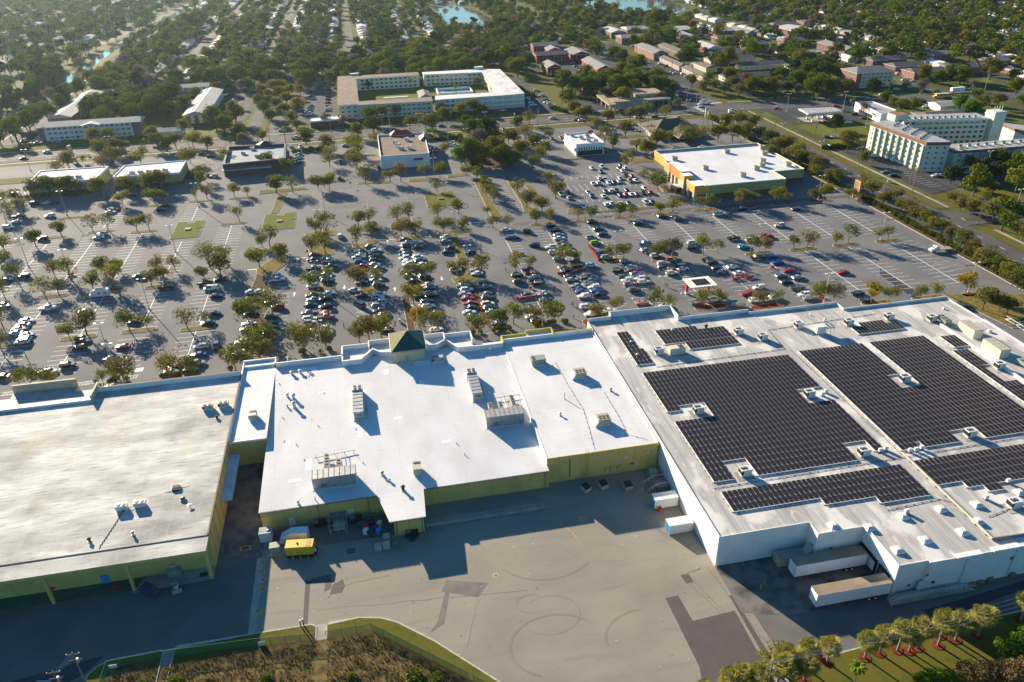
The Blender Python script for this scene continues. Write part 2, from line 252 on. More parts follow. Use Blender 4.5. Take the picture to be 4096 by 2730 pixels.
# ================================================================ ground, roads, lots
S = lambda name, mb, **k: tag(mb.build(name), kind='structure', **k)
def rect(x0, x1, y0, y1): return [(x0, y0), (x1, y0), (x1, y1), (x0, y1)]
S('ground', MB().sheet(rect(-9000, 9000, -9000, 14000), -0.12, 'suburb_ground'))
S('parking_lot', MB().sheet([(-270, 137), (219.6, 137), (219.6, 309), (217, 467), (-270, 470)], -0.02, 'asphalt'))
S('service_yard', MB().sheet([(-31.6, 60), (61, 60), (64, 84), (61.6, 140), (-31.6, 140)], 0.0, 'yard'))
g = MB(); g.sheet([(-120, 60), (-31.6, 60), (-31.6, 140), (-120, 140)], -0.004, 'yard_dark'); g.sheet([(61.6, 106), (64, 84), (61, 60), (160, 60), (230, 60), (230, 137), (61.6, 137)], -0.006, 'yard_dark'); S('service_road', g)
# darker and lighter strips on the pavement, patches, joints
g = MB()
g.sheet([(48.4, 100.1), (51.1, 100.2), (51.5, 93.7), (60.4, 94.3), (60.3, 84.1), (60.2, 70), (45, 70), (48.6, 83.8)], 0.008, 'patch')
g.sheet([(53.6, 105.1), (55.4, 105.2), (55.6, 102.9), (53.9, 102.7)], 0.008, 'patch'); g.sheet([(-22.2, 120.5), (-21.2, 119.9), (-21.4, 108.6), (-22.3, 109.1)], 0.008, 'patch')
g.sheet([(6.3, 114.1), (14.8, 111.5), (12, 108.3), (5, 111.3)], 0.008, 'patch_mid'); g.sheet([(5.7, 111.0), (6.6, 110.7), (4.6, 103.2), (1.5, 101.5), (3.4, 104)], 0.0085, 'patch_mid')
g.sheet([(-21.2, 120.5), (-17.0, 120.9), (-16.9, 117.1), (-18.3, 116.3), (-18.2, 119), (-21.2, 119.2)], 0.009, 'patch'); g.sheet([(-14.6, 118.9), (-14.2, 117.1), (-14.8, 115.4), (-17.2, 115.3), (-16.6, 118)], 0.0095, 'patch')
g.sheet([(61, 60), (63.2, 60), (61.6, 98), (61.0, 98)], 0.003, 'patch')
g.sheet([(96, 86.6), (150, 92), (150, 90.4), (96, 85)], 0.008, 'asphalt_dark'); g.sheet([(80, 82.5), (128, 90), (128, 88.4), (82, 81.8)], 0.0085, 'asphalt_dark')
g.sheet([(-61, 106), (-41, 108.4), (-41, 112), (-57, 124), (-60.4, 118)], 0.002, 'patch_mid') if 0 else None; g.sheet([(-120, 103), (-80, 106), (-58.5, 109.6), (-61, 106), (-72, 100), (-120, 92)], 0.004, 'asphalt_dark')
g.sheet([(180, 207), (184, 207), (184, 232), (180, 226)], 0.002, 'asphalt_dark'); g.sheet([(98, 258.5), (215, 309), (60, 311), (60, 307)], -0.016, 'asphalt_dark') if 0 else None
g.sheet([(60, 308.6), (219, 306), (219, 309.5), (60, 312)], -0.014, 'asphalt_new')
S('asphalt_patches', g)
g = MB()
R = random.Random(3)
def wig(a, b, n=14, w=0.25):
    return [(a[0]+(b[0]-a[0])*i/n+(R.uniform(-w, w) if 0 < i < n else 0), a[1]+(b[1]-a[1])*i/n+(R.uniform(-w, w) if 0 < i < n else 0)) for i in range(n+1)]
for a, b in [((54.6, 102.6), (57.4, 94.2)), ((55.6, 102.8), (58.3, 94.3)), ((59.7, 106.0), (61.4, 94.6)), ((61.4, 94.6), (63.5, 83)), ((55.2, 105.4), (58.5, 106)), ((46, 100), (48.5, 91)), ((-20, 112), (22, 108)), ((12, 108), (8, 97)), ((40, 101), (45, 84)), ((-21, 117), (-5, 118)), ((61.8, 104), (90, 91)), ((70, 91), (112, 92))]:
    g.strip(wig(a, b), 0.07, 0.011, 'patch' if a[0] > 50 else 'mark')
for cx, cy, r, a0, a1 in [(25, 101, 5.2, -2.6, 2.2), (24.6, 94, 7.5, 0.4, 4.2), (22, 104.5, 2.5, 0, 5), (42, 92, 7, 1.5, 3.2), (28, 118, 9, 3.6, 5.6), (181.5, 222, 5.5, 1.0, 6.8), (184, 236, 3.2, 2.8, 4.8), (190, 226, 6, 3.5, 5.2)]:
    for dr in (0, 0.3)[:1+(r > 6)]: g.strip([(cx+(r+dr)*cos(a0+(a1-a0)*i/40)*1.15, cy+(r+dr)*sin(a0+(a1-a0)*i/40)*0.9) for i in range(41)], 0.045, 0.013, 'mark' if cx < 100 else 'patch_mid')
S('tire_marks_and_cracks', g)
# streets
g = MB()
g.sheet([(-600, 478), (-68, 479), (234, 482.5), (430, 461.5), (700, 440), (700, 460), (430, 481), (234, 501.5), (-68, 498), (-600, 496)], 0.0, 'road')
g.sheet([(226.5, -50), (245, -50), (245, 320), (246, 482), (226.5, 482)], -0.002, 'road'); g.sheet([(226.5, 501), (246, 500), (241, 741), (231, 741)], -0.003, 'road'); g.sheet([(231, 741), (239, 741), (233, 884), (234, 1300), (226, 1300), (225, 884)], -0.004, 'road')
g.sheet([(245, 262), (262, 262), (300, 258), (300, 272), (262, 274), (245, 280)], 0.002, 'road')
for p in ([(-56, 498), (-52, 650), (-53, 690), (-59, 759), (-78, 800), (-80, 1400)], [(-69, 498), (-68, 660)], [(-3, 760), (-4, 1500)], [(72, 830), (72, 1500)], [(-157, 700), (-158, 1500)], [(148, 1170), (148, 1600)], [(-260, 655), (-16, 668)], [(-225, 845), (150, 850)], [(-228, 1190), (340, 1180)], [(310, 880), (600, 880)], [(300, 620), (560, 560)], [(405, 500), (398, 880), (400, 1300)], [(480, 480), (490, 1100)], [(330, 1000), (640, 1000)]): g.strip(p, 7.5, -0.06, 'road')
g.strip([(-229, 498), (-229, 660), (-229, 740), (-226, 800), (-218, 900)], 7, -0.02, 'road'); g.strip([(-295, 700), (-282, 883), (-269, 986), (-259, 1140), (-246, 1352), (-232, 1600)], 10, -0.03, 'road')
S('road', g)
g = MB()
for p, w in (([(-600, 475.5), (-68, 476), (219, 479)], 1.6), ([(-600, 500), (-75, 502), (-75, 502), (220, 506)], 1.6), ([(250, 505), (430, 486)], 1.6), ([(252, -50), (252, 255)], 1.6), ([(252, 283), (252, 478)], 1.6), ([(222.8, 310), (223, 476)], 1.4), ([(-222, 505), (-222, 740)], 1.6)): g.strip(p, w, 0.03, 'concrete')
S('pavement', g)
g = MB()
for x in [i*12-590 for i in range(88)]:
    if not 222 < x < 250: g.box(x, x+3, 484.3, 484.5, 0.0, 0.012, 'paint'); g.box(x, x+3, 491.8, 492.0, 0.0, 0.012, 'paint')
g.strip([(-600, 487.9), (-68, 488.4), (220, 491.8)], 0.2, 0.014, 'paint_yellow')
for y in range(20, 740, 12):
    if not 478 < y < 504: g.box(230.9, 231.1, y, y+3, 0, 0.012, 'paint'); g.box(240.6, 240.8, y, y+3, 0, 0.012, 'paint')
g.box(235.5, 235.7, 20, 476, 0, 0.012, 'paint_yellow'); g.box(235.9, 236.1, 20, 476, 0, 0.012, 'paint_yellow'); g.box(235.6, 235.8, 506, 735, 0, 0.012, 'paint_yellow')
for i in range(15): g.box(228+i*1.2, 228.6+i*1.2, 503.5, 506.5, 0, 0.012, 'paint'); g.box(222, 225, 483+i*1.2, 483.6+i*1.2, 0, 0.012, 'paint')
S('road_markings', g)
# lawn verges, medians
g = MB()
for poly in ([(-300, 470), (-270, 470), (217, 467), (219, 478.8), (-68, 475.4), (-300, 475)], [(-218, 502.5), (-76, 503.5), (-76, 508), (-218, 508)], [(-48, 503), (220, 507), (220, 512), (120, 512), (-30, 511), (-48, 516)], [(246, 283), (300, 276), (300, 300), (256, 300), (256, 476), (246, 476)], [(246, 40), (300, 40), (300, 256), (262, 260), (246, 258)], [(246, 505), (262, 503), (262, 735), (246.5, 735)], [(-64.5, 503), (-61, 503), (-61, 665), (-64.5, 665)]):
    g.sheet(poly, -0.015, 'grass')
g.sheet([(262, 383), (300, 384), (300, 432), (262, 434)], -0.013, 'grass_lush'); g.sheet([(100, 516), (130, 520), (160, 560), (150, 660), (110, 700), (130, 620), (132, 545)], -0.014, 'grass')
S('lawn', g)
g = MB()
for poly in ([(0.9, 541.5), (52, 541.5), (95, 541.5), (96, 618), (50, 622), (0.9, 628)], [(-190, 508), (-120, 508), (-120, 552), (-135, 560), (-186, 545)], [(-130, 560), (-116, 560), (-116, 625), (-185, 630), (-185, 560)], [(-112, 505), (-86, 505), (-86, 545), (-98, 545)], [(-35, 500.5), (5, 501), (5, 511), (-35, 511)]): g.sheet(poly, -0.016, 'grass_lush')
S('courtyard_lawn', g)
g = MB()
for poly in (rect(-97, -76, 545, 650), rect(-46, -17, 523, 656), rect(100, 131, 512, 640), rect(262, 322, 436, 481), [(256, 300), (275, 306), (275, 384), (262, 384), (256, 384)], [(275, 306), (330, 306), (330, 331), (275, 330)], rect(-220, -200, 520, 620), [(150, 500), (226, 503), (226, 512), (160, 545), (150, 540)], rect(160, 225, 600, 760), rect(240, 262, 560, 680), rect(262, 300, 200, 255)): g.sheet(poly, -0.01, 'asphalt_dark')
S('apartment_parking', g)
g = MB(); g.sheet([(272, 440), (300, 440), (300, 452), (272, 452)], -0.004, 'concrete'); g.sheet([(-204, 520), (-199, 520), (-199, 548), (-204, 548)], -0.004, 'concrete'); g.sheet(rect(-3, 0, 405, 455), 0.0, 'concrete') if 0 else None; g.sheet([(140.5, 335), (147, 335), (147, 362), (143, 372), (138, 372)], 0.0, 'concrete'); S('forecourt', g)
# water
g = MB(); W = [(-245, 480), (-244.9, 595), (-240.7, 631), (-240.5, 742), (-247, 930), (-247, 1023), (-240, 1133), (-238.2, 1259), (-234.3, 1414), (-230, 1650)]
g.strip([(x-2, y) for x, y in W], 9.5, -0.05, 'water'); g.sheet([(104, 1120), (125, 1180), (155, 1190), (172, 1100), (176, 1010), (150, 958), (118, 990), (105, 1033)], -0.05, 'water')
g.sheet([(336, 1180), (350, 1260), (415, 1270), (455, 1150), (440, 1030), (385, 962), (342, 975), (330, 1020)], -0.05, 'water'); g.sheet([(118, 570), (122, 572), (134, 520), (140, 512), (134, 508), (128, 518)], -0.045, 'water'); S('water', g)
g = MB(); g.strip([(-236, 480), (-237, 742), (-239, 930), (-239, 1023), (-232, 1133)], 6, -0.07, 'grass_dry'); g.strip([(-256, 800), (-262, 930), (-258, 1023), (-250, 1133), (-242, 1414)], 8, -0.075, 'grass'); S('canal_bank', g)
# ---------------------------------------------------------------- lot paint
p = MB()
def bays(xc, y0, y1, L=5.4, pitch=3.05, m='paint', slant=0.0, sides=(-1, 1), mid=True, w=0.16):
    if mid: p.box(xc-0.1, xc+0.1, y0, y1, -0.02, 0.012, m)
    n = int((y1-y0)/pitch)
    for i in range(n+1):
        y = y0+i*pitch
        for s in sides: p.strip([(xc+s*0.1, y), (xc+s*L, y+s*slant*L if slant else y)], w, 0.010, m)
Y0, Y1 = 262.5, 303.5
for k in range(8):
    x = 72.3+18.67*k
    bays(x, 263.5, 303.0); bays(x, 217.5 if x < 120 else 214, 253.5)
for x in (-156, -137.1, -118.3, -99.5, -80.7, -61.9):
    bays(x, 285 if x < -70 else 318, 326 if x == -80.7 else 340.5); bays(x, 247, 277)
    bays(x, 221.0, 240.0)
    if x in (-80.7, -118.3): bays(x, 352, 377)
    if x in (-61.9,): bays(x, 290, 316)
bays(53.1, 222, 263, sides=(1,)); bays(53.1, 265, 302, sides=(1,)); bays(33, 262, 302, mid=False); bays(33, 222, 257, mid=False)
for x in (-22, -4, 14): bays(x, 226, 256, mid=False, slant=0.0); bays(x, 264, 300, mid=False, slant=-0.12)
for x in (-46, -38): bays(x, 226, 276, mid=False, sides=(1,))
for x in (-22, -2, 17): bays(x, 322, 360, m='paint_worn', slant=0.35, w=0.1); bays(x+9, 322, 352, m='paint_worn', slant=-0.3, mid=False)
bays(-56, 350, 392, m='paint_worn', mid=False); bays(-34, 352, 392, m='paint_worn', mid=False, sides=(-1,)); bays(49, 324, 376, m='paint_worn', sides=(-1,), mid=False); bays(67, 322, 362, sides=(-1,), mid=False)
for (y, x0, x1) in ((370, 98, 142), (352, 96, 138), (335, 96, 138), (321, 96, 135), (310.5+7, 96, 110)):
    for i in range(int((x1-x0)/3.0)): p.box(x0+i*3, x0+i*3+0.12, y-4.8, y+4.8 if y in (352,) else y, -0.02, 0.012, 'paint')
for i in range(22): p.box(150+i*2.9, 150.1+i*2.9, 312.5, 314.3, -0.02, 0.012, 'paint')
for i in range(14): p.strip([(-182+i*3.1, 412), (-184.5+i*3.1, 418)], 0.12, 0.01, 'paint'); p.strip([(-170+i*2.9, 434), (-170.5+i*2.9, 439)], 0.12, 0.01, 'paint'); p.strip([(52+i*3, 452), (52+i*3, 457)], 0.12, 0.01, 'paint'); p.strip([(-38, 405+i*2.9), (-33, 405+i*2.9)], 0.11, 0.01, 'paint'); p.strip([(68, 400+i*2.9), (63, 400+i*2.9)], 0.11, 0.01, 'paint')
for i in range(24): p.strip([(205.0, 216+i*3.6), (213, 217+i*3.6)], 0.11, 0.01, 'paint')
for i in range(14): p.box(-42+i*0.0, -37.5, 545+i*7, 545.1+i*7, -0.02, 0.02, 'paint'); p.box(262, 269, 310+i*3.0, 310.12+i*3.0, -0.02, 0.012, 'paint'); p.box(278+i*3, 278.12+i*3, 326, 331, -0.02, 0.012, 'paint'); p.box(-94, -88, 552+i*5, 552.1+i*5, -0.02, 0.012, 'paint')
for a, b in (((-34.9, 295.0), (-27.7, 295.2)), ((1.7, 306.9), (8.5, 306.1)), ((-50, 288), (-44, 288)), ((40, 317), (47, 317))): p.strip([a, b], 0.5, 0.012, 'paint')
for a, b in (((-124, 272), (-103, 281)), ((-160, 257), (-127, 274))): p.strip([a, b], 0.12, 0.012, 'paint_worn')
def arrow(x, y, d, s=1.0):
    p.sheet([(x-0.18*s, y-1.4*d*s), (x+0.18*s, y-1.4*d*s), (x+0.18*s, y+0.3*d*s), (x-0.18*s, y+0.3*d*s)], 0.013, 'paint'); p.sheet([(x-0.65*s, y+0.3*d*s), (x+0.65*s, y+0.3*d*s), (x, y+1.6*d*s)], 0.013, 'paint')
for x, y, d in [(-13, 302.3, -1), (-31.4, 293.6, 1), (-13.2, 263.2, -1), (4.9, 256.8, 1), (22.7, 262.2, -1), (-31.1, 261.2, 1), (4.8, 304.8, 1), (-31, 214.4, 1), (22.7, 306.2, -1), (60.5, 430, 1), (55.5, 430, -1)]: arrow(x, y, d, 1.2)
# hatched crossings by the storefronts and the angled bays
def ladder(a, b, w, n, m='paint', rail='paint_blue'):
    d = Vector((b[0]-a[0], b[1]-a[1])); L = d.length; d.normalize(); q = Vector((-d.y, d.x))*w
    p.strip([a, b], 0.16, 0.012, rail); p.strip([(a[0]+q.x, a[1]+q.y), (b[0]+q.x, b[1]+q.y)], 0.16, 0.012, rail)
    for i in range(n):
        t = L*(i+0.5)/n; o = (a[0]+d.x*t, a[1]+d.y*t); p.strip([o, (o[0]+q.x+d.x*0.7, o[1]+q.y+d.y*0.7)], 0.16, 0.0125, m)
ladder((-10.4, 246), (-4.6, 232.6), 1.9, 16); ladder((-4.3, 246.8), (-3.4, 232), 1.3, 13); ladder((-10.4, 231.5), (-6.8, 226.5), 2.2, 6)
ladder((-112, 211.8), (-74.8, 213.3), 1.7, 40, rail='paint'); ladder((-150, 208), (-113, 211.7), 1.7, 38, rail='paint'); ladder((46, 207), (62, 209), 1.5, 14, rail='paint')
for a, b in [((88, 229), (94, 229)), ((88, 224), (94, 224)), ((75, 226), (83, 226)), ((76, 222), (82, 225)), ((106, 221), (112, 221)), ((31, 216), (36, 216))]: p.strip([a, b], 0.18, 0.012, 'paint'); p.strip([(a[0], a[1]), (a[0]+2, a[1]+2.4)], 0.14, 0.0135, 'paint_blue')
for x, y in [(-9, 234), (-4, 226), (77, 230), (86, 229), (88, 225), (107.5, 227), (104, 229), (70, 219), (-24, 214), (-87, 226), (-117, 222)]: p.box(x-0.55, x+0.55, y-0.6, y+0.6, 0, 0.014, 'paint_blue'); p.box(x-0.25, x+0.2, y-0.35, y+0.35, 0, 0.018, 'paint')
for x, y in [(-74.9, 218), (-104.5, 216.5)]: p.sheet(rect(x-1.3, x+0.9, y-1.1, y+1.1), 0.014, 'paint')
for x, y in [(-87, 228), (-75, 229)]: p.sheet(rect(x-1.2, x+1.2, y-0.2, y+0.2), 0.014, 'paint')
# yellow curves of the loading yard
def arc(cx, cy, r, a0, a1, m='paint_yellow', w=0.14): p.strip([(cx+r*cos(a0+(a1-a0)*i/24), cy+r*sin(a0+(a1-a0)*i/24)) for i in range(25)], w, 0.014, m)
arc(22, 117, 14, 0.0, 1.5); arc(30, 120.5, 17, -0.1, 0.8); p.strip([(4, 131.5), (30, 132.5)], 0.14, 0.012, 'paint_yellow'); p.strip([(30, 131), (38, 131.5)], 0.14, 0.0125, 'paint_yellow')
S('parking_markings', p)
# ---------------------------------------------------------------- kerbed islands
def stadium(x0, x1, y, w, n=6, tilt=0.0):
    r = w/2; pts = [(x1-r+r*cos(-pi/2+pi*i/n), y+r*sin(-pi/2+pi*i/n)) for i in range(n+1)] + [(x0+r+r*cos(pi/2+pi*i/n), y+r*sin(pi/2+pi*i/n)) for i in range(n+1)]
    c = (x0+x1)/2; return [(a, b+(a-c)*tilt) for a, b in pts]
def shrink(poly, d):
    cx = sum(a for a, _ in poly)/len(poly); cy = sum(b for _, b in poly)/len(poly); out = []
    n = len(poly)
    for i in range(n):
        a, b, c = Vector(poly[i-1]), Vector(poly[i]), Vector(poly[(i+1) % n]); u = (b-a); v = (c-b)
        if u.length < 1e-6 or v.length < 1e-6: out.append(tuple(b)); continue
        u.normalize(); v.normalize(); nn = Vector((-(u+v).y, (u+v).x))
        if nn.length < 1e-3: nn = Vector((-u.y, u.x))
        nn.normalize(); out.append((b.x+nn.x*d, b.y+nn.y*d))
    return out
def area(P): return sum(P[i][0]*P[(i+1) % len(P)][1]-P[(i+1) % len(P)][0]*P[i][1] for i in range(len(P)))/2
def island(poly, m='grass_dry', spots=()):
    if area(poly) < 0: poly = poly[::-1]
    b = MB(); b.prism(poly, -0.1, 0.14, 'curb'); o = S('kerb_island', b)
    inner = shrink(poly, 0.22); t = MB().prism(inner, 0.10, 0.17, m)
    for x, y in spots: t.prism([(x+0.9*cos(i*pi/5), y+0.9*sin(i*pi/5)) for i in range(10)], 0.12, 0.21, 'mulch')
    t.build('planting', o); return o
ISL = []
for k in range(8):
    x = 72.3+18.67*k; red = 'mulch' if 100 < x else 'mulch_brown'
    yN = 308.2 if x < 80 else 307.4 if x < 160 else 305.6
    island(stadium(x-5.9, x+5.9, yN, 2.8), 'grass_dry', [(x-3, yN), (x+2.6, yN)])
    yM = (261.6, 261.2, 259.0, 257.8, 255.6, 255.4, 255.1, 254.8)[k]
    if k != 3: island(stadium(x-5.7, x+5.7, yM+1.5 if k < 2 else yM, 2.8), 'grass' if k > 3 else 'grass_dry', [(x-3, yM+(1.5 if k < 2 else 0)), (x+2.6, yM+(1.5 if k < 2 else 0))])
    yF = (None, None, 216.5, 212.5, 209.5, 206.4, 205.6, 204.4)[k]
    if yF: island(stadium(x-5.9, x+5.9, yF, 3.4), 'mulch' if k in (2, 3, 4) else 'grass_dry', [(x-3, yF), (x+2.6, yF)])
island(stadium(64, 80, 215.6, 5.5), 'mulch', []); island(stadium(88, 101, 207.5, 3.4), 'mulch', []); island([(47.4, 207.5), (60, 208.5), (61, 212), (57, 213.5), (48, 212.5)], 'mulch_brown'); island([(36, 207), (42, 207.5), (43, 211), (37, 211)], 'mulch_brown')
for x, y in [(-118.1, 347.4), (-99.4, 342.6), (-61.6, 343.2), (-137, 345), (-156, 344), (-118.3, 280.8), (-99.3, 281.4), (-80.7, 280.2), (-137.5, 279.8), (-156, 276), (-99.6, 244.6), (-80.8, 245), (-61.7, 242), (-118.3, 244), (-137, 243)]:
    island(stadium(x-5.8, x+5.8, y, 3.0), 'grass_dry' if y > 300 or y < 250 else 'mulch_brown', [])
for x, y in [(-80.6, 379), (-61.8, 379), (-99.5, 378), (-118, 377), (-137, 370), (-156, 372)]: island(stadium(x-6, x+6, y, 2.6), 'grass')
for poly, m in [([(-9.5, 300.2), (-3, 298.8), (1.5, 306.6), (-2.5, 308.5), (-6, 304.5), (-9.8, 304.2)], 'grass_dry'), ([(8.4, 303.2), (14, 301.8), (19.4, 303.8), (19.4, 307.6), (8.4, 308.2)], 'grass_dry'), ([(26, 308.5), (27.5, 305), (31, 303), (30.6, 262), (26, 261.3), (27, 256.5), (31, 255), (40, 257), (38.5, 261), (34.6, 263.5), (34.4, 305), (40, 307), (39, 309.5), (30, 310)], 'grass_dry'),
      ([(-27.3, 258.8), (-22, 257), (-16.8, 263.5), (-17.5, 266.5), (-22, 265.6), (-27, 261.6)], 'grass_dry'), ([(-9.3, 261.7), (-8, 257), (-2, 253.5), (1.5, 254), (1.5, 257.2), (-4, 261)], 'grass_dry'), ([(8.4, 255), (10, 253.2), (14, 254), (19.4, 260.5), (18.8, 263), (12, 261)], 'mulch_brown'),
      ([(-27.9, 304.9), (-26, 294.6), (-21, 293.6), (-17, 295.8), (-16.9, 305.4), (-22, 307.5)], 'grass_dry'), ([(-46.4, 281.3), (-40, 282), (-34.8, 292.3), (-35, 299), (-41, 298), (-46.6, 288)], 'grass_dry'), ([(-29.5, 317), (-16.5, 317), (-16.5, 323), (-29.5, 322)], 'grass_dry'), ([(-11, 321), (-1, 321), (-1, 325), (-11, 325)], 'grass_dry'), ([(7, 319), (20, 319), (20, 324), (7, 324)], 'grass_dry'),
      ([(31.3, 254), (34.2, 254), (34.8, 222.5), (33.4, 219.5), (31.6, 222.5)], 'mulch_brown'), ([(6.8, 251), (9.6, 250), (9.6, 222.5), (8.4, 219.5), (7.0, 222.5)], 'mulch_brown'), ([(-46, 282), (-43, 281), (-40, 268), (-42, 262), (-40, 255), (-42, 248), (-36, 246.4), (-34.4, 248.5), (-36, 240), (-38, 228), (-44, 222), (-47, 226), (-45, 240), (-48, 262)], 'mulch_brown'),
      ([(52.2, 379.5), (54.8, 379.5), (56.8, 321.5), (52.4, 319.2), (51.8, 330)], 'grass_dry'), ([(68.6, 380), (71, 380), (72, 332), (73.6, 325.5), (71.8, 320), (67.4, 325), (68.6, 336)], 'grass_dry'), ([(-46, 352), (-42.8, 352), (-41.5, 364), (-40, 382), (-44.5, 382)], 'grass_dry'), ([(-54, 382), (-30, 384), (-32, 388), (-54, 388)], 'grass'), ([(-24, 391), (-10, 393), (-10, 396.5), (-24, 396)], 'grass_dry'), ([(2, 372), (16, 374), (16, 378), (3, 377)], 'mulch_brown') if 0 else ([(-6, 386), (10, 383.5), (11, 388), (-5, 390)], 'grass_dry'), ([(20, 383), (36, 381), (36, 386), (20, 388)], 'grass_dry'), ([(40, 384), (52, 386), (52, 390), (40, 389)], 'grass_dry'),
      ([(86, 317.5), (92, 315.5), (94.5, 316), (94.5, 321.5), (88, 324)], 'grass_dry'), ([(94.5, 315.4), (133, 314.4), (142, 316), (146, 320), (138, 321.5), (132, 317), (94.5, 317.8)], 'grass_lush'), ([(76, 330), (80, 329.5), (79.6, 342), (75.4, 342)], 'grass_dry'), ([(77, 345), (80, 345), (79, 362), (75.5, 362)], 'grass_dry'), ([(138, 334), (142, 334), (143, 343), (139, 344)], 'grass_dry'),
      ([(93, 425), (98, 425), (98, 432), (93, 432)], 'mulch_brown'), ([(127, 404), (133, 405), (134, 421), (130, 428), (128, 420)], 'mulch_brown'), ([(104, 398), (122, 399), (122, 401), (104, 400.5)], 'mulch_brown'), ([(139, 440), (166, 440), (166, 434), (140, 434)], 'grass_lush'), ([(138, 392), (210, 389), (221, 389), (221, 384), (140, 384)], 'grass_dry'), ([(219.8, 60), (226.2, 60), (226.2, 302), (224, 306), (219.8, 305)], 'mulch_brown'), ([(219, 318), (226, 318), (226, 470), (217.5, 470)], 'grass'),
      ([(248, 267), (262, 265.5), (262, 269), (248, 270)], 'mulch_brown'), ([(52, 394), (78, 396), (80, 446), (72, 462), (54, 462), (50, 430)], 'mulch_brown'), ([(-196, 434), (-176, 434), (-176, 445), (-196, 445)], 'grass'), ([(191, 207), (220, 200), (219, 180), (196, 180)], 'grass_dry')]:
    island(poly, m)
for x0, x1, y0, y1 in [(-86.4, -74.4, 329.6, 350.4), (-48.4, -34.2, 330, 350.6), (25.4, 39.8, 342, 362.4)]:
    cx = (x0+x1)/2; ym = y0+(y1-y0)*0.5; island([(x0, y0), (x1, y0), (x1, ym-1.2), (x1-2.6, ym), (x1, ym+1.2), (x1, y1), (cx+1.6, y1), (cx+1.2, y1-2.4), (cx-1.2, y1-2.4), (cx-1.6, y1), (x0, y1), (x0, ym+1.2), (x0+2.6, ym), (x0, ym-1.2)], 'grass_lush')
    b = MB(); b.box(cx-1, cx+1, ym-0.9, ym+0.9, 0.1, 0.5, 'steel_dark'); b.box(cx-1.15, cx+1.15, ym-1.05, ym+1.05, 0.5, 0.6, 'concrete'); b.box(cx-0.85, cx+0.85, ym-0.75, ym+0.75, 0.6, 0.62, 'black')
    tag(b.build('drain_inlet'), 'square drain inlet box in the sunken %s lawn of the parking lot' % ('left' if x0 < -80 else 'middle' if x0 < 0 else 'right'), 'drain', 'drain boxes in the sunken lawns')
# bottom verge: raised kerbed grass south of the yard
vL = [(-120, 92), (-120, 103), (-80, 106), (-77.6, 112), (-75, 107.6), (-74, 100), (-74, 60), (-120, 60)]
b = MB(); b.prism([(-60.6, 60), (-60.6, 105.4), (-59.3, 107.2), (-56.9, 108.2), (-48.4, 108.6), (-47.6, 108.0), (-47.6, 60)], -0.1, 0.14, 'curb'); b.prism([(-45.9, 60), (-45.9, 108.3), (-45.2, 108.8), (-31, 108.7), (-20.6, 108.6), (-19.6, 107.8), (-19.6, 60)], -0.1, 0.14, 'curb')
b.prism([(-17.9, 60), (-17.9, 107.6), (-17.2, 108.3), (-11.5, 108.3), (-7.3, 107.3), (-4.2, 105.6), (2.5, 99.6), (12.1, 89.2), (24, 76), (38, 60)], -0.1, 0.14, 'curb'); b.prism([(-71.6, 60), (-71.5, 104.5), (-69, 106.2), (-66.6, 105.6), (-66, 103), (-66, 60)], -0.1, 0.14, 'curb'); b.prism([(-120, 60), (-120, 112), (-79, 112.6), (-76.6, 110), (-76, 105), (-76, 60)], -0.1, 0.14, 'curb')
v = S('verge', b)
t = MB()
for poly in ([(-60.3, 60), (-60.3, 105.3), (-59.1, 106.9), (-56.8, 107.9), (-48.5, 108.3), (-47.9, 107.8), (-47.9, 60)], [(-45.6, 60), (-45.6, 108), (-31, 108.4), (-20.7, 108.3), (-19.9, 107.7), (-19.9, 60)], [(-17.6, 60), (-17.6, 107.6), (-11.6, 108.0), (-7.4, 107.0), (-4.4, 105.3), (2.3, 99.3), (11.9, 88.9), (23.8, 75.7), (37.6, 60)], [(-71.3, 60), (-71.2, 104.3), (-69, 105.8), (-66.9, 105.3), (-66.3, 103), (-66.3, 60)], [(-119, 60), (-119, 111.5), (-79, 112.2), (-77, 110), (-76.3, 105), (-76.3, 60)]): t.prism(poly, 0.1, 0.18, 'grass')
t.build('turf', v)
b = MB(); b.sheet([(-57.2, 60), (-57.0, 106.1), (-47.6, 106.2), (-47.6, 104.5), (-30.8, 105.3), (-19.8, 104.3), (-9.2, 104.2), (8.1, 89.0), (30, 66), (34, 60)], 0.2, 'weeds'); S('overgrown_basin', b)
b = MB(); b.prism([(66, 60), (60.6, 72), (62.5, 78.6), (69.5, 80.6), (76, 81.4), (90, 82), (104, 82.4), (114.3, 82.6), (160, 86), (160, 60)], -0.1, 0.12, 'curb'); b.prism([(66.4, 60), (61, 72), (62.9, 78.3), (69.6, 80.3), (76, 81.1), (90, 81.7), (104, 82.1), (114.3, 82.3), (160, 85.6), (160, 60)], 0.1, 0.16, 'grass'); S('roadside_lawn', b)
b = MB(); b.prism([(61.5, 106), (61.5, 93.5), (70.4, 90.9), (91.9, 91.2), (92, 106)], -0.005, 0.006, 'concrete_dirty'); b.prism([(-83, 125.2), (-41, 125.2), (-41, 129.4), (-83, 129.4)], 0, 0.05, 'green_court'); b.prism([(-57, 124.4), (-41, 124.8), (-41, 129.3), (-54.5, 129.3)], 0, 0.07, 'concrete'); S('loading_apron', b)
b = MB(); b.prism([(-40.8, 130), (-32.2, 130), (-32.2, 165), (-40.8, 165)], -0.004, 0.01, 'concrete_dirty'); b.box(-32.6, -31.2, 108.8, 129, 0, 0.012, 'concrete'); b.box(-30.5, 2.5, 129.8, 137, 0, 0.012, 'yard_dark'); b.box(33.4, 61.3, 130, 139.2, 0, 0.011, 'concrete_dirty') if 0 else None; S('alley_slab', b)
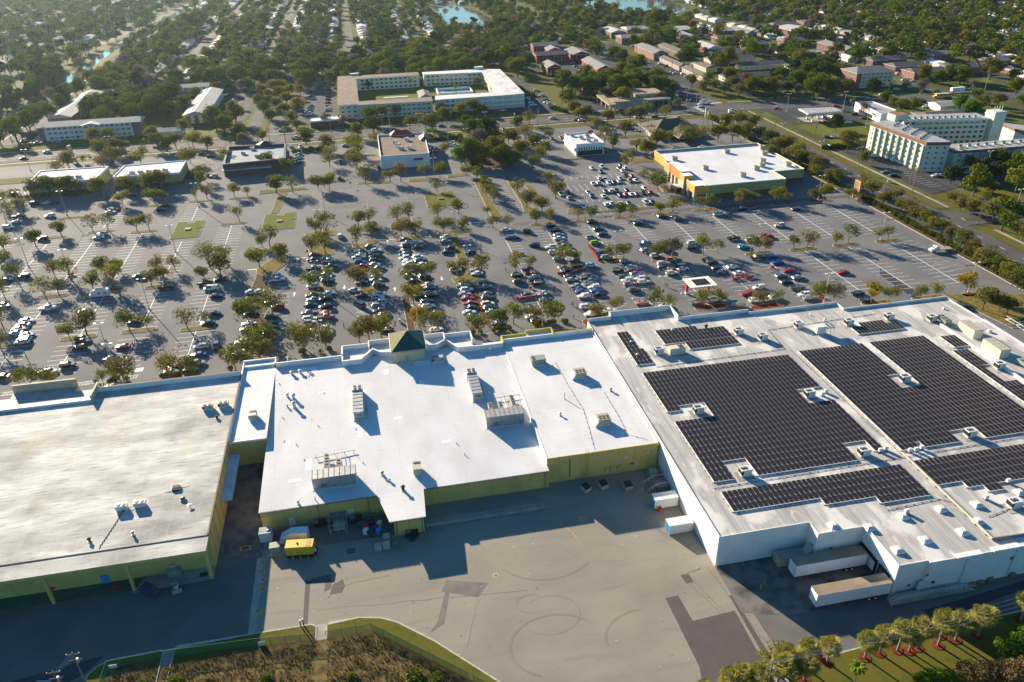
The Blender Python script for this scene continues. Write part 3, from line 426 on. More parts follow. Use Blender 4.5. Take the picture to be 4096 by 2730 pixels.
# ================================================================ buildings
def wing(o, name, poly, z0, z1, wall, roof, par=0.0, pt=0.3, trim=None, roofmat=None):
    "a flat-roofed volume: walls part, roof part, parapet part"
    w = MB(); w.prism(poly, z0, z1-(0.6 if par else 0.02), wall); w.build('wall', o)
    r = MB(); r.prism(shrink(poly if area(poly) > 0 else poly[::-1], pt+0.01 if par else -0.05), z1-0.15, z1, roof); r.build('roof', o)
    if par:
        q = MB(); P = poly if area(poly) > 0 else poly[::-1]; I = shrink(P, pt); n = len(P)
        for i in range(n):
            j = (i+1) % n; q.prism([P[i], P[j], I[j], I[i]], z1-0.6, z1+par, trim or wall)
        q.build('parapet', o)
def win_mesh(w, h, frame='trim_white', pane='glass', d=0.06, mull=True):
    b = MB(); b.box(-w/2, w/2, -d, 0.03, 0, h, frame); b.box(-w/2+0.08, w/2-0.08, -d-0.015, 0, 0.08, h-0.08, pane)
    if mull: b.box(-0.04, 0.04, -d-0.03, 0, 0.05, h-0.05, frame)
    return b.mesh('window')
WM = {}
def windows(o, p0, p1, zs, n, w=1.5, h=1.3, frame='trim_white', pane='glass', name='window', inset=0.5):
    "n windows along the wall from p0 to p1 (wall outside is on the right-hand side), one object each"
    k = (w, h, frame, pane)
    if k not in WM: WM[k] = win_mesh(w, h, frame, pane)
    a = math.atan2(p1[1]-p0[1], p1[0]-p0[0])
    for z in zs:
        for i in range(n):
            t = (i+inset)/(n-1+2*inset) if n > 1 else 0.5
            link(name, WM[k], o, (p0[0]+(p1[0]-p0[0])*t, p0[1]+(p1[1]-p0[1])*t, z), a)
def bld(name, label, cat='building', group=None): return empty(name, (0, 0, 0), label, cat, group)
def gable(b, x0, x1, y0, y1, z, h, roof, wall, along='x', over=0.5, hip=0.0):
    "pitched roof over a rectangle"
    X0, X1, Y0, Y1 = x0-over, x1+over, y0-over, y1+over
    if along == 'x':
        ym = (y0+y1)/2; A, B = (X0+hip, ym, z+h), (X1-hip, ym, z+h); c = [(X0, Y0, z), (X1, Y0, z), (X1, Y1, z), (X0, Y1, z)]
        b.face([c[0], c[1], B, A], roof); b.face([c[2], c[3], A, B], roof); b.face([c[1], c[2], B], roof if hip else wall); b.face([c[3], c[0], A], roof if hip else wall)
    else:
        xm = (x0+x1)/2; A, B = (xm, Y0+hip, z+h), (xm, Y1-hip, z+h); c = [(X0, Y0, z), (X1, Y0, z), (X1, Y1, z), (X0, Y1, z)]
        b.face([c[1], c[2], B, A], roof); b.face([c[3], c[0], A, B], roof); b.face([c[0], c[1], A], roof if hip else wall); b.face([c[2], c[3], B], roof if hip else wall)
    b.face([(X0, Y0, z-0.01), (X0, Y1, z-0.01), (X1, Y1, z-0.01), (X1, Y0, z-0.01)], 'trim_white')
    for q in ((X0, X1, Y0, Y0+0.15), (X0, X1, Y1-0.15, Y1), (X0, X0+0.15, Y0+0.15, Y1-0.15), (X1-0.15, X1, Y0+0.15, Y1-0.15)): b.box(q[0], q[1], q[2], q[3], z-0.2, z-0.015, 'trim_white')
# ---- left store: weathered roof, canopy at the back
o = bld('weathered_store', 'long yellow store with stained white roof and columned rear canopy, at the left edge')
w = MB(); w.prism([(-130, 128.6), (-40.95, 128.6), (-40.95, 194.2), (-130, 194.2)], 0, 7.85, 'wall_yellow'); w.build('wall', o)
r = MB(); r.prism([(-130, 129.5), (-41.35, 129.5), (-41.35, 194.2), (-130, 194.2)], 7.86, 8.0, 'roof_old'); r.build('roof', o)
r = MB(); r.prism([(-130, 124.8), (-40.95, 124.8), (-40.95, 129.3), (-130, 129.3)], 7.15, 7.98, 'wall_yellow', top='roof_old'); r.box(-130, -40.9, 129.3, 129.46, 7.9, 8.12, 'trim_rust'); r.build('canopy', o)
r = MB(); r.box(-41.33, -40.98, 129.6, 194.2, 7.9, 8.2, 'trim_rust'); r.build('coping', o)
for x in (-41.3, -56.5, -71.9, -87, -102): b = MB(); b.box(x-0.28, x+0.28, 124.85, 125.4, 0, 7.15, 'wall_yellow'); b.box(x-0.30, x+0.30, 124.82, 125.43, 2.0, 2.6, 'orange') if x in (-41.3, -71.9) else None; b.build('column', o)
b = MB(); b.box(-78.6, -41.0, 193.5, 194.0, 7.9, 9.4, 'wall_white', top='trim_rust'); b.box(-130, -79.1, 188.9, 189.3, 7.9, 8.7, 'wall_white'); b.box(-79.1, -78.65, 188.9, 196, 7.9, 9.9, 'wall_cream'); b.build('parapet', o)
b = MB(); b.box(-130, -79.15, 189.3, 194.9, 7.9, 8.3, 'roof_grey'); b.build('front_roof', o); b = MB(); b.box(-101, -84.8, 197.6, 198.3, 4.5, 10.6, 'wall_tan'); b.box(-101, -84.8, 194.9, 197.6, 5, 8.3, 'roof_grey'); b.build('sign_parapet', o)
b = MB(); [b.box(-40.94, -40.86, y, y+0.3, 0, 7.8, 'trim_gold') for y in range(131, 161, 4)]; b.build('pilasters', o)
b = MB(); b.box(-63.5, -62.0, 128.4, 128.58, 0.05, 2.2, 'blue_paint'); b.build('door', o); b = MB(); b.box(-75.6, -74.4, 128.4, 128.58, 3.0, 3.4, 'unit_white'); b.build('wall_lamp', o)
b = MB(); b.box(-50, -48.7, 128.2, 128.58, 0.8, 2.4, 'unit_beige'); b.build('meter_box', o)
b = MB(); z = 5.0
b.face([(-40.9, 143.3, z+0.3), (-38.5, 143.3, z), (-38.5, 160.6, z), (-40.9, 160.6, z+0.3)], 'roof_blue'); b.box(-38.6, -38.45, 143.2, 160.7, z-0.15, z+0.03, 'steel')
for y in (143.4, 147.6, 152, 156.3, 160.5): b.bar((-38.55, y, z), (-40.85, y+0.1, z+1.9), 0.05, 'steel')
b.build('awning', o)
# ---- middle store: clean white roof, green pyramid tower
o = bld('pyramid_tower_store', 'wide yellow-walled store with a clean white roof and green pyramid tower on its front', 'building')
ZM = lambda y: 7.35 if y > 196 else 5.2+(y-137.5)*(7.35-5.2)/(196-137.5)
zm = lambda x, y: 5.1 if y < 137.6 else ZM(y)
w = MB(); w.prism([(-32, 137.8), (33.7, 137.8), (33.7, 197), (-32, 197)], 0, lambda x, y: ZM(y)-0.1, 'wall_yellow'); w.prism([(-41.0, 162.8), (-32.05, 162.8), (-32.05, 201), (-41.0, 201)], 0, 7.2, 'wall_yellow'); w.prism([(33.8, 139.2), (61.2, 139.2), (61.2, 197), (33.8, 197)], 0, 7.3, 'wall_yellow')
w.prism([(-3.1, 129.2), (3.4, 129.2), (3.4, 137.75), (-3.1, 137.75)], 0, lambda x, y: zm(x, y)-0.12, 'wall_yellow'); w.build('wall', o)
r = MB(); r.face([(-32.15, 137.5, 5.2), (33.75, 137.5, 5.2), (33.75, 197, 7.38), (-32.15, 197, 7.38)], 'roof_clean'); r.face([(-4.0, 128.4, 5.08), (3.9, 128.4, 5.08), (4.3, 137.5, 5.2), (-6.2, 137.5, 5.2)], 'roof_clean')
r.face([(-41.05, 162.7, 7.3), (-32.0, 162.7, 7.3), (-32.0, 200.8, 7.3), (-41.05, 200.8, 7.3)], 'roof_clean'); r.face([(33.9, 139.4, 7.42), (61.1, 139.4, 7.42), (61.1, 197, 7.44), (33.9, 197, 7.44)], 'roof_clean'); r.box(-32.1, -31.9, 137.7, 197, 6.9, 7.42, 'wall_white') if 0 else None; r.build('roof', o)
r = MB(); r.box(-32.2, -6.3, 137.3, 137.5, 4.95, 5.17, 'steel_dark'); r.box(4.3, 33.7, 137.3, 137.5, 4.95, 5.17, 'steel_dark'); r.box(-4.0, 3.9, 128.2, 128.4, 4.8, 5.06, 'steel_dark')
for x, y in ((-19.5, 137.65), (-8.4, 137.65), (32.8, 137.65), (-2.6, 129.3), (3.0, 129.3)): r.bar((x, y-0.15, 5.0 if y > 130 else 4.2), (x, y-0.15, 0), 0.10, 'steel_dark')
r.bar((39.2, 139.05, 6.4), (39.2, 139.05, 1.5), 0.1, 'steel_dark'); r.build('gutter', o)
q = MB(); WW = 'wall_white'
q.box(33.72, 61.4, 139.0, 139.25, 6.7, 7.55, 'wall_yellow'); q.box(33.55, 33.79, 139.3, 196.7, 5.3, 7.5, WW); q.box(-41.2, -40.9, 162.7, 200.9, 7.0, 8.1, WW); q.box(-40.9, -32.2, 162.5, 162.72, 6.9, 7.45, WW)
q.box(-41.2, -32.2, 200.6, 201, 6.9, 8.5, WW); q.box(-32.2, -31.9, 196.8, 200.6, 7.0, 8.8, WW); q.box(-32.2, -13.4, 196.8, 197.2, 7.0, 8.8, WW); q.box(-41.0, -32.2, 198.2, 198.5, 7.2, 7.9, WW)
# stepped facade boxes either side of the tower
for X in ([(-13.4, 196.8), (-13.4, 201.8), (-5.6, 201.8), (-5.6, 203.2), (0.9, 203.2), (0.9, 202.9), (-5.3, 202.9), (-5.3, 199.4), (-5.7, 199.4), (-5.7, 201.5), (-13.0, 201.5), (-13.0, 196.8)],
          [(11.0, 202.9), (16.6, 202.9), (16.6, 199.2), (17.0, 199.2), (17.0, 201.8), (24.6, 201.8), (24.6, 197.2), (25, 197.2), (25, 202.2), (17.0, 202.2), (17.0, 203.2), (11.0, 203.2)]): q.prism(X, 4.5, 9.3, WW)
q.prism([(-13.4, 196.8), (-13.4, 193.4), (-7.8, 193.4), (-4.4, 198.4), (-2.3, 196.1), (0.9, 195.6), (0.9, 195.9), (-2.1, 196.5), (-4.5, 199.2), (-8.0, 193.9), (-13.0, 193.9), (-13.0, 196.8)], 7.0, 8.9, WW)
q.prism([(10.8, 196.6), (13.8, 196.6), (17.0, 199.2), (19.8, 193.7), (24.8, 193.4), (24.8, 193.8), (20.1, 194.1), (17.1, 199.8), (13.6, 197.0), (10.8, 197.0)], 7.0, 8.9, WW)
q.box(24.8, 33.4, 193.5, 193.9, 7.0, 8.7, WW); q.box(33.4, 41.2, 197.3, 197.7, 5.5, 8.9, 'trim_yellow'); q.box(33.4, 33.8, 193.9, 197.3, 7.0, 8.9, 'trim_yellow'); q.box(33.8, 61.3, 195.6, 196.0, 7.2, 8.6, WW); q.box(41.2, 49, 199.0, 199.4, 5.5, 8.9, 'trim_yellow'); q.box(49, 49.4, 196, 199.4, 5.5, 8.9, 'trim_yellow'); q.box(49.4, 61.3, 196.02, 196.4, 7.2, 8.7, 'trim_yellow'); q.box(60.9, 61.25, 139.3, 195.6, 7.4, 7.75, WW)
q.build('parapet', o)
for P in ([(-13.0, 194.0), (-8, 194), (-4.6, 199.1), (-5.7, 201.5), (-13, 201.5)], [(-4.4, 199.2), (-2.0, 196.6), (0.9, 196), (0.9, 202.9), (-5.2, 202.9)], [(11, 197.1), (13.5, 197.1), (16.6, 199.7), (16.6, 202.9), (11, 202.9)], [(17.2, 199.9), (20.2, 194.2), (24.6, 193.9), (24.6, 201.8), (17.2, 201.8)], [(33.8, 196.1), (49, 196.1), (49, 199), (33.8, 199)], [(-40.9, 198.5), (-32.2, 198.5), (-32.2, 200.6), (-40.9, 200.6)]): q = MB(); q.prism(P, 4, 7.9, 'roof_clean'); q.build('entrance_roof', o)
t = MB(); t.box(1.3, 10.2, 192.0, 202, 6.5, 11.0, 'wall_cream'); tw = t.build('tower', o)
t = MB(); t.box(0.95, 10.55, 191.6, 202.4, 10.5, 11.0, 'trim_gold'); t.build('cornice', tw)
t = MB(); E_, A_ = [(0.7, 191.3, 11.0), (10.8, 191.3, 11.0), (10.8, 202.7, 11.0), (0.7, 202.7, 11.0)], (5.75, 197, 14.4)
t.face([E_[0], E_[1], A_], 'metal_green'); t.face([E_[1], E_[2], A_], 'metal_green'); t.face([E_[2], E_[3], A_], 'metal_green_sunlit'); t.face([E_[3], E_[0], A_], 'metal_green_sunlit')  # gold on the sun-facing sides puts sunlight into the green roof's colour
for a, c in ((0, 1), (1, 2), (2, 3), (3, 0)):
    t.bar(E_[a], E_[c], 0.13, 'steel'); t.bar(E_[a], A_, 0.07, 'metal_green' if a in (1,) else 'steel_dark')
    for i in range(1, 18):
        f = i/18; P = Vector(E_[a]).lerp(Vector(E_[c]), f); k = min(f, 1-f)*2; M2 = (Vector(E_[a])+Vector(E_[c]))/2; T2 = P+(Vector(A_)-M2)*k; t.bar(P+Vector((0, 0, 0.03)), T2+Vector((0, 0, 0.03)), 0.035, 'metal_green_sunlit' if a in (2, 3) else 'metal_green')
t.build('pyramid_roof', tw); t = MB(); t.box(4.6, 5.6, 191.93, 192.0, 7.6, 9.2, 'wall_tan'); t.build('hatch', tw)
for x in (-13.2, -26.2): b = MB(); b.box(x, x+1.3, 137.6, 137.78, 0.05, 2.3, 'unit_white'); b.build('door', o)
for x, z in ((37.5, 4.6), (53, 4.6), (58.5, 5)): b = MB(); b.box(x-0.35, x+0.35, 138.8, 139.18, z, z+0.25, 'unit_white'); b.build('wall_lamp', o)
for x0, x1, z0, z1, m in ((48.2, 48.9, 1.2, 2.3, 'wall_yellow'), (49.3, 50.6, 1.2, 2.4, 'unit_beige'), (51.2, 51.8, 1.5, 2.4, 'wall_yellow'), (54.4, 55, 2.3, 2.8, 'red'), (55.6, 56.1, 2, 2.5, 'unit_white')): b = MB(); b.box(x0, x1, 138.85, 138.99, z0, z1, m); b.build('meter_box', o)
for x in (49.6, 52.6, 53.6): b = MB(); b.bar((x, 138.95, 0.5), (x, 138.95, 4.2), 0.05, 'wall_yellow'); b.build('pipe', o)
b = MB()
for s in (-0.3, 0.3): b.bar((43.3+s, 138.8, 0.6), (43.3+s, 138.8, 8.9), 0.04, 'trim_yellow')
for i in range(20): b.bar((43.0, 138.8, 0.8+i*0.38), (43.6, 138.8, 0.8+i*0.38), 0.025, 'trim_yellow')
b.build('ladder', o)
# ---- right store with solar panels
o = bld('solar_store', 'huge white-walled store with a seamed grey roof full of solar panels, at the right')
P = [(61.5, 105.9), (81.4, 105.9), (81.4, 102.4), (91.9, 102.4), (91.9, 91.3), (98.2, 91.3), (98.2, 90.7), (240, 90.7), (240, 128), (181, 128), (179, 160), (178, 190.8), (141.8, 190.8), (141.8, 195), (112.2, 195), (112.2, 196.2), (89, 196.2), (89, 203.4), (68.9, 203.4), (68.9, 201.6), (61.5, 201.6)]
w = MB(); w.prism(P, 0, 7.3, 'wall_white'); w.build('wall', o)
r = MB(); r.prism(shrink(P, 0.28), 7.7, 7.92, 'roof_solar'); r.build('roof', o)
q = MB(); I = shrink(P, 0.27)
hts = [8.15, 8.15, 8.15, 8.15, 8.1, 8.1, 8.1, 8.1, 8.1, 8.1, 8.25, 8.25, 8.7, 8.9, 8.7, 8.9, 9.0, 10.0, 10.0, 10.0, 9.0, 8.15]
hts = [8.15, 8.15, 8.15, 8.15, 8.1, 8.1, 8.1, 8.1, 8.1, 8.25, 8.25, 8.6, 8.6, 8.8, 8.8, 9.1, 9.8, 9.8, 9.8, 9.2, 8.25]
for i in range(len(P)): j = (i+1) % len(P); q.prism([P[i], P[j], I[j], I[i]], 7.3, hts[i], 'wall_white')
q.build('parapet', o)
for i, (xx, l) in enumerate(((104, 5.5), (112, 6), (125, 7))): b = MB(); b.box(xx, xx+l, 90.45, 91.6, 7.6, 8.3 + 0.1*i, 'wall_white'); b.build('parapet_step', o)
for y, n in ((94.3, 'dock_door'), (98.2, 'dock_door'), (101.0-0.2, 'dock_door')):
    b = MB(); b.box(91.62, 91.88, y-1.7, y+1.7, 0.4, 4.1, 'black'); b.box(91.55, 91.63, y-1.15, y+1.15, 0.9, 3.3, 'unit_white' if y == 98.2 else 'steel_dark'); b.build(n, o)
b = MB(); b.box(96.9, 98.9, 90.5, 90.68, 1.15, 3.3, 'unit_white'); b.build('door', o)
for x, y, z, m in ((100.2, 90.6, 2.2, 'red'), (95.4, 91.2, 1.8, 'steel_dark'), (98.2, 90.6, 4.6, 'steel_dark'), (85, 102.3, 3.3, 'steel_dark'), (117, 90.6, 5, 'steel_dark')): b = MB(); b.box(x-0.3, x+0.3, y-0.12, y, z, z+0.6, m); b.build('wall_fixture', o)
for x in (106.5, 117.5): b = MB(); b.bar((x, 90.5, 0.3), (x, 90.5, 7.6), 0.12, 'unit_white'); b.build('downpipe', o)
b = MB(); b.box(92.4, 106, 88.9, 90.6, 0, 1.1, 'concrete'); b.prism([(92.4, 88.9), (92.4, 90.6), (90.6, 90.6), (90.6, 88.9)], 0, lambda x, y: 1.1 if x > 92 else 0.1, 'concrete'); b.prism([(106, 88.9), (109, 88.9), (109, 90.6), (106, 90.6)], 0, lambda x, y: 1.1 if x < 107 else 0.05, 'concrete')
rp = tag(b.build('access_ramp'), 'concrete ramp with pale railing along the loading side of the white store', 'ramp')
b = MB()
for i in range(15): x = 92.4+i*1.1; z = 1.1 if x < 106 else 1.1-(x-106)*0.36; b.bar((x, 89.0, max(0.05, z)), (x, 89.0, max(0.05, z)+1.05), 0.04, 'unit_white')
b.bar((90.5, 89, 1.0), (92.4, 89, 2.15), 0.045, 'unit_white'); b.bar((90.5, 90.4, 1.0), (92.4, 90.4, 2.15), 0.045, 'unit_white'); b.bar((92.4, 89, 2.15), (106, 89, 2.15), 0.045, 'unit_white'); b.bar((92.4, 89, 1.65), (106, 89, 1.65), 0.03, 'unit_white'); b.bar((106, 89, 2.15), (108.8, 89, 1.1), 0.045, 'unit_white'); b.bar((90.5, 89, 0), (90.5, 89, 1.0), 0.045, 'unit_white'); b.build('railing', rp)
# ramp fence of the middle store
b = MB(); b.box(3.8, 31.2, 130.6, 131.0, 0, 0.7, 'concrete')
rw = tag(b.build('loading_ramp_wall'), 'low ramp wall with grey railing in the shade behind the middle store', 'wall')
b = MB()
for i in range(19): b.bar((3.8+i*1.5, 130.8, 0.7), (3.8+i*1.5, 130.8, 1.7), 0.04, 'steel')
b.bar((3.8, 130.8, 1.7), (30.8, 130.8, 1.7), 0.045, 'steel'); b.bar((3.8, 130.8, 1.2), (30.8, 130.8, 1.2), 0.03, 'steel'); b.build('railing', rw)
b = MB()
for i in range(6): b.box(55.8+i*0.38, 56.18+i*0.38, 130.8, 133.4, 0, 0.22*(i+1), 'steel_dark')
b.box(58.1, 60.9, 130.6, 133.6, 0, 1.35, 'concrete_dirty'); st = tag(b.build('steel_stair'), 'short stair with white railings against the white wall of the yard', 'stairs')
b = MB()
for y in (130.6, 133.6): b.bar((55.8, y, 1.0), (58.1, y, 2.4), 0.045, 'unit_white'); b.bar((58.1, y, 2.4), (60.9, y, 2.4), 0.045, 'unit_white'); [b.bar((x, y, zz), (x, y, zz+1.0), 0.04, 'unit_white') for x, zz in ((55.8, 0), (57, 0.7), (58.1, 1.4), (60.8, 1.4))]
b.build('railing', st)
# ---- garden-centre frame right of the solar store (bare steel)
b = MB()
for x in (182, 190, 198, 206):
    for y in (140, 152, 164, 176): b.bar((x, y, 0), (x, y, 5.2), 0.14, 'galv')
    b.bar((x, 138, 5.2), (x, 178, 5.2), 0.12, 'galv'); b.bar((x, 138, 6.3), (x, 178, 6.3), 0.1, 'galv'); [b.bar((x, 138+i*4, 5.2), (x, 140+i*4, 6.3), 0.06, 'galv') or b.bar((x, 140+i*4, 6.3), (x, 142+i*4, 5.2), 0.06, 'galv') for i in range(10)]
for y in range(138, 180, 6): b.bar((182, y, 5.3), (206, y, 5.3), 0.1, 'galv'); [b.bar((182+i*4, y, 5.3), (184+i*4, y, 6.2), 0.05, 'galv') or b.bar((184+i*4, y, 6.2), (186+i*4, y, 5.3), 0.05, 'galv') for i in range(6)]; b.bar((182, y, 6.2), (206, y, 6.2), 0.07, 'galv')
b.box(184, 204, 140, 174, 0, 0.03, 'yard_dark'); tag(b.build('greenhouse_frame'), 'bare galvanised steel greenhouse frame beside the solar-panel store, at the right edge', 'frame')
# ---- green and orange store on the far right of the lot
o = bld('green_walled_store', 'large flat-roofed store with green side walls and an orange and gold corner entrance')
P = [(150.3, 380.5), (150.3, 361), (148.2, 361), (148.2, 351), (147.3, 343), (149.6, 343), (149.6, 333), (147.3, 333), (147.3, 319.4), (192.4, 319.4), (192.4, 331.4), (208.4, 331.4), (208.4, 380.5)]
b = MB(); b.prism(P, 2.6, 5.55, 'wall_green'); b.build('wall', o); b = MB(); b.prism(shrink(P[::1] if area(P) > 0 else P[::-1], -0.12), 0, 2.6, 'brick_brown'); b.build('base', o)
Pc = P if area(P) > 0 else P[::-1]; r = MB(); r.prism(shrink(Pc, 0.4), 5.6, 5.9, 'roof_clean'); r.build('roof', o); I = shrink(Pc, 0.39); q = MB()
r = None
for i in range(len(Pc)): j = (i+1) % len(Pc); q.prism([Pc[i], Pc[j], I[j], I[i]], 5.55, 6.7, 'wall_green'); q.prism([Pc[i], Pc[j], I[j], I[i]], 6.7, 7.0, 'trim_white')
q.build('parapet', o)
b = MB(); b.prism([(146.6, 319.0), (152.5, 319.0), (152.5, 326.5), (146.6, 326.5)], 3.6, 7.3, 'wall_gold', top='trim_white'); b.prism([(146.4, 318.8), (148, 318.8), (148, 320.4), (146.4, 320.4)], 0, 3.6, 'wall_cream'); b.prism([(146.4, 325), (148, 325), (148, 326.6), (146.4, 326.6)], 0, 3.6, 'wall_cream'); b.build('corner_bay', o)
b = MB(); b.prism([(146.6, 331.6), (151, 331.6), (151, 337), (146.6, 337)], 5.2, 8.2, 'wall_gold', top='trim_white'); b.prism([(146.3, 331.3), (148.6, 331.3), (148.6, 337.2), (146.3, 337.2)], 0, 5.2, 'wall_cream'); b.build('gold_bay', o)
b = MB(); b.prism([(147.2, 337.1), (152, 337.1), (152, 353), (147.2, 353)], 4.4, 8.6, 'wall_orange', top='trim_white'); [b.box(146.9, 148.4, y, y+1.8, 0, 4.4, 'wall_cream') for y in (337.6, 342.5, 347, 351.4)]; b.box(148.5, 151, 337.2, 352.8, 0, 4.4, 'glass'); b.build('entrance', o)
b = MB(); b.box(149.9, 150.25, 353.2, 380.3, 2.7, 6.9, 'wall_gold'); b.build('gold_wall', o)
# ---- shops along the far side of the lot
o = bld('left_yellow_shop', 'yellow shop with a white roof and five roof units, leftmost behind the trees'); wing(o, '', [(-166, 408.2), (-134.6, 408.6), (-133.6, 431), (-167, 431.7)], 0, 6, 'wall_shop', 'roof_clean', 0.5, 0.3, 'trim_white'); b = MB(); b.box(-166.1, -134.5, 407.9, 408.5, 0, 1.8, 'brick_brown'); b.build('base', o)
o = bld('right_yellow_shop', 'yellow shop with a bright white roof, second from the left behind the trees'); wing(o, '', [(-126.3, 409.8), (-94.2, 409.2), (-94.4, 431.8), (-125.2, 430)], 0, 6, 'wall_shop', 'roof_clean', 0.5, 0.3, 'trim_white'); b = MB(); b.box(-94.6, -93.9, 409.1, 431.7, 0, 1.6, 'brick_brown'); b.box(-126.2, -94.3, 409.0, 409.6, 0, 1.8, 'brick_brown'); b.build('base', o)
o = bld('black_roof_restaurant', 'dark restaurant with a black mansard and flat roof toned blue for shade'); wing(o, '', [(-74, 417), (-42, 420), (-43.5, 452), (-76, 454)], 0, 5.2, 'brick_brown', 'roof_shade', 1.5, 1.6, 'metal_black'); b = MB(); b.box(-75, -50, 416.6, 419.5, 3.2, 3.5, 'roof_blue'); b.build('porch_roof', o); b = MB(); b.prism([(-60, 450), (-50, 450), (-50, 458), (-60, 458)], 0, 5.5, 'metal_black'); gable(b, -60, -50, 450, 458, 5.5, 2.6, 'metal_black', 'metal_black', 'x', 0.6, 4.5); b.build('entry_tower', o); b = MB(); [b.box(-42.8, -42.0, 423+i*6, 427+i*6, 2.4, 3.4, 'metal_red') for i in range(4)]; b.build('awning', o)
o = bld('tan_roof_restaurant', 'white restaurant with a brown gravel flat roof and red gable signs'); wing(o, '', [(7.6, 409.4), (33.6, 409), (35.2, 455), (8, 455)], 0, 6, 'wall_white', 'roof_brown', 0.9, 0.5, 'wall_white'); b = MB(); gable(b, 15.5, 28, 452, 457, 6.6, 2.4, 'metal_red', 'metal_red', 'x', 0.3, 3); b.build('red_gable', o); b = MB(); gable(b, 31.5, 36, 438, 446, 6.6, 1.8, 'metal_red', 'metal_red', 'y', 0.2, 1.5); b.build('red_gable', o); b = MB(); b.box(25, 30, 408.3, 409, 3.6, 4.6, 'metal_red'); b.build('red_awning', o); b = MB(); b.prism([(0.5, 411), (7.5, 411), (7.5, 420), (0.5, 420)], 3.6, 4.3, 'wall_tan', top='roof_brown'); [b.box(x, x+0.6, y, y+0.6, 0, 3.6, 'wall_white') for x, y in ((1, 411.4), (1, 419))]; b.build('drive_through', o)
o = bld('striped_awning_diner', 'small white diner with black and white striped awnings and rooftop machines'); wing(o, '', [(114, 405), (130, 404.5), (129.4, 429), (113.6, 428.8)], 0, 6, 'wall_white', 'roof_clean', 0.7, 0.4, 'trim_white')
b = MB()
for i in range(22): x = 114.6+i*0.7; b.face([(x, 404.9, 4.6), (x, 403.4, 3.2), (x+0.7, 403.4, 3.2), (x+0.7, 404.8, 4.6)], 'black' if i % 2 else 'trim_white')
b.build('striped_awning', o); b = MB()
for i in range(30): y = 406+i*0.72; b.face([(113.9, y, 4.6), (112.4, y, 3.2), (112.4, y+0.72, 3.2), (113.9, y+0.72, 4.6)], 'black' if i % 2 else 'trim_white')
b.build('striped_awning', o); b = MB(); b.box(114.8, 129, 404.3, 404.7, 0.4, 3.0, 'glass'); b.build('shop_window', o); b = MB(); b.box(127.5, 130.4, 428, 428.5, 5.5, 7.6, 'metal_red'); b.build('sign', o)
o = bld('brown_hip_roof_office', 'low office under a big brown hipped roof by the intersection', 'building'); b = MB(); b.prism([(167, 431), (196, 427), (197, 449), (176, 452), (168, 442)], 0, 3.4, 'wall_tan'); b.build('wall', o); b = MB(); gable(b, 167, 196, 426, 451, 3.4, 5.2, 'shingle_brown', 'wall_tan', 'x', 1.2, 11); gable(b, 178, 190, 414, 432, 3.3, 3.6, 'shingle_brown', 'wall_tan', 'y', 0.8, 5); gable(b, 186, 197, 447, 457, 3.3, 3.2, 'shingle_brown', 'wall_tan', 'y', 0.8, 4); b.build('roof', o)
b = MB(); b.box(143, 147, 444, 447, 0, 2.2, 'wall_tan', top='black'); tag(b.build('bin_enclosure'), 'small square tan bin enclosure near the brown-roofed office', 'enclosure')
o = bld('gold_roof_bank', 'flat tan-roofed bank with a raised block and a drive-through canopy'); b = MB(); b.prism([(168.5, 505.5), (208, 505.5), (208, 516), (206.6, 530), (189, 533), (184, 515), (168.5, 517)], 0, 4.6, 'wall_tan'); b.build('wall', o); b = MB(); b.prism([(168, 505), (208.4, 505), (208.4, 516), (184, 517), (168, 518)], 4.6, 5.3, 'roof_gold', top='roof_tan'); b.prism([(186, 514.5), (206.6, 514.5), (206.6, 530.7), (188.5, 534.5)], 5.3, 7.2, 'roof_gold', top='roof_tan'); b.prism([(162.6, 499), (168, 499), (168, 533), (163.6, 533)], 4.2, 5.1, 'roof_gold', top='roof_tan'); b.build('roof', o)
for x, y in ((163.5, 500), (166.5, 500), (164, 510), (164, 520), (164, 530)): b = MB(); b.box(x-0.4, x+0.4, y-0.4, y+0.4, 0, 4.2, 'wall_tan'); b.build('column', o)
b = MB(); [b.box(190+i*3.4, 192.6+i*3.4, 505.0, 505.45, 0.4, 4.0, 'glass') for i in range(5)]; b.build('shop_window', o)
o = bld('small_white_office', 'low brick office with a bright white roof at the corner lawn'); wing(o, '', [(-32.3, 512.2), (-20, 513), (-11.6, 514), (-11.6, 522.5), (-22, 523.5), (-32.4, 521.2)], 0, 4, 'brick_brown', 'roof_clean', 0.25, 0.2, 'trim_white')
b = MB(); b.box(-26, -25, 519, 520, 4, 5.6, 'brick_brown'); b.box(-15, -14, 520, 521, 4, 5.6, 'brick_brown'); b.build('chimney', o)
# ---- apartment complexes
def galleried(o, x0, x1, y, floors, zf=2.9, z0=0.0, rail='trim_white'):
    "open access balconies along a south wall, floor by floor"
    for f in range(1, floors):
        b = MB(); b.box(x0, x1, y-1.5, y-0.01, z0+f*zf-0.12, z0+f*zf, rail); b.box(x0, x1, y-1.55, y-1.45, z0+f*zf, z0+f*zf+0.9, rail); b.build('balcony', o)
    n = max(2, int((x1-x0)/7)+1)
    for i in range(n): x = x0+(x1-x0)*i/(n-1); b = MB(); b.box(x-0.15, x+0.15, y-1.56, y-1.3, z0, z0+floors*zf, rail); b.build('post', o)
o = bld('long_gallery_apartments', 'long three-storey white apartment block with galleries and brick ends, left'); b = MB(); b.box(-196, -137.5, 524.5, 536, 0, 8.6, 'wall_white'); b.box(-196.4, -194, 524.2, 536.2, 0, 8.5, 'brick_pink'); b.box(-142, -137, 524.2, 536.2, 0, 8.5, 'brick_pink'); b.build('wall', o)
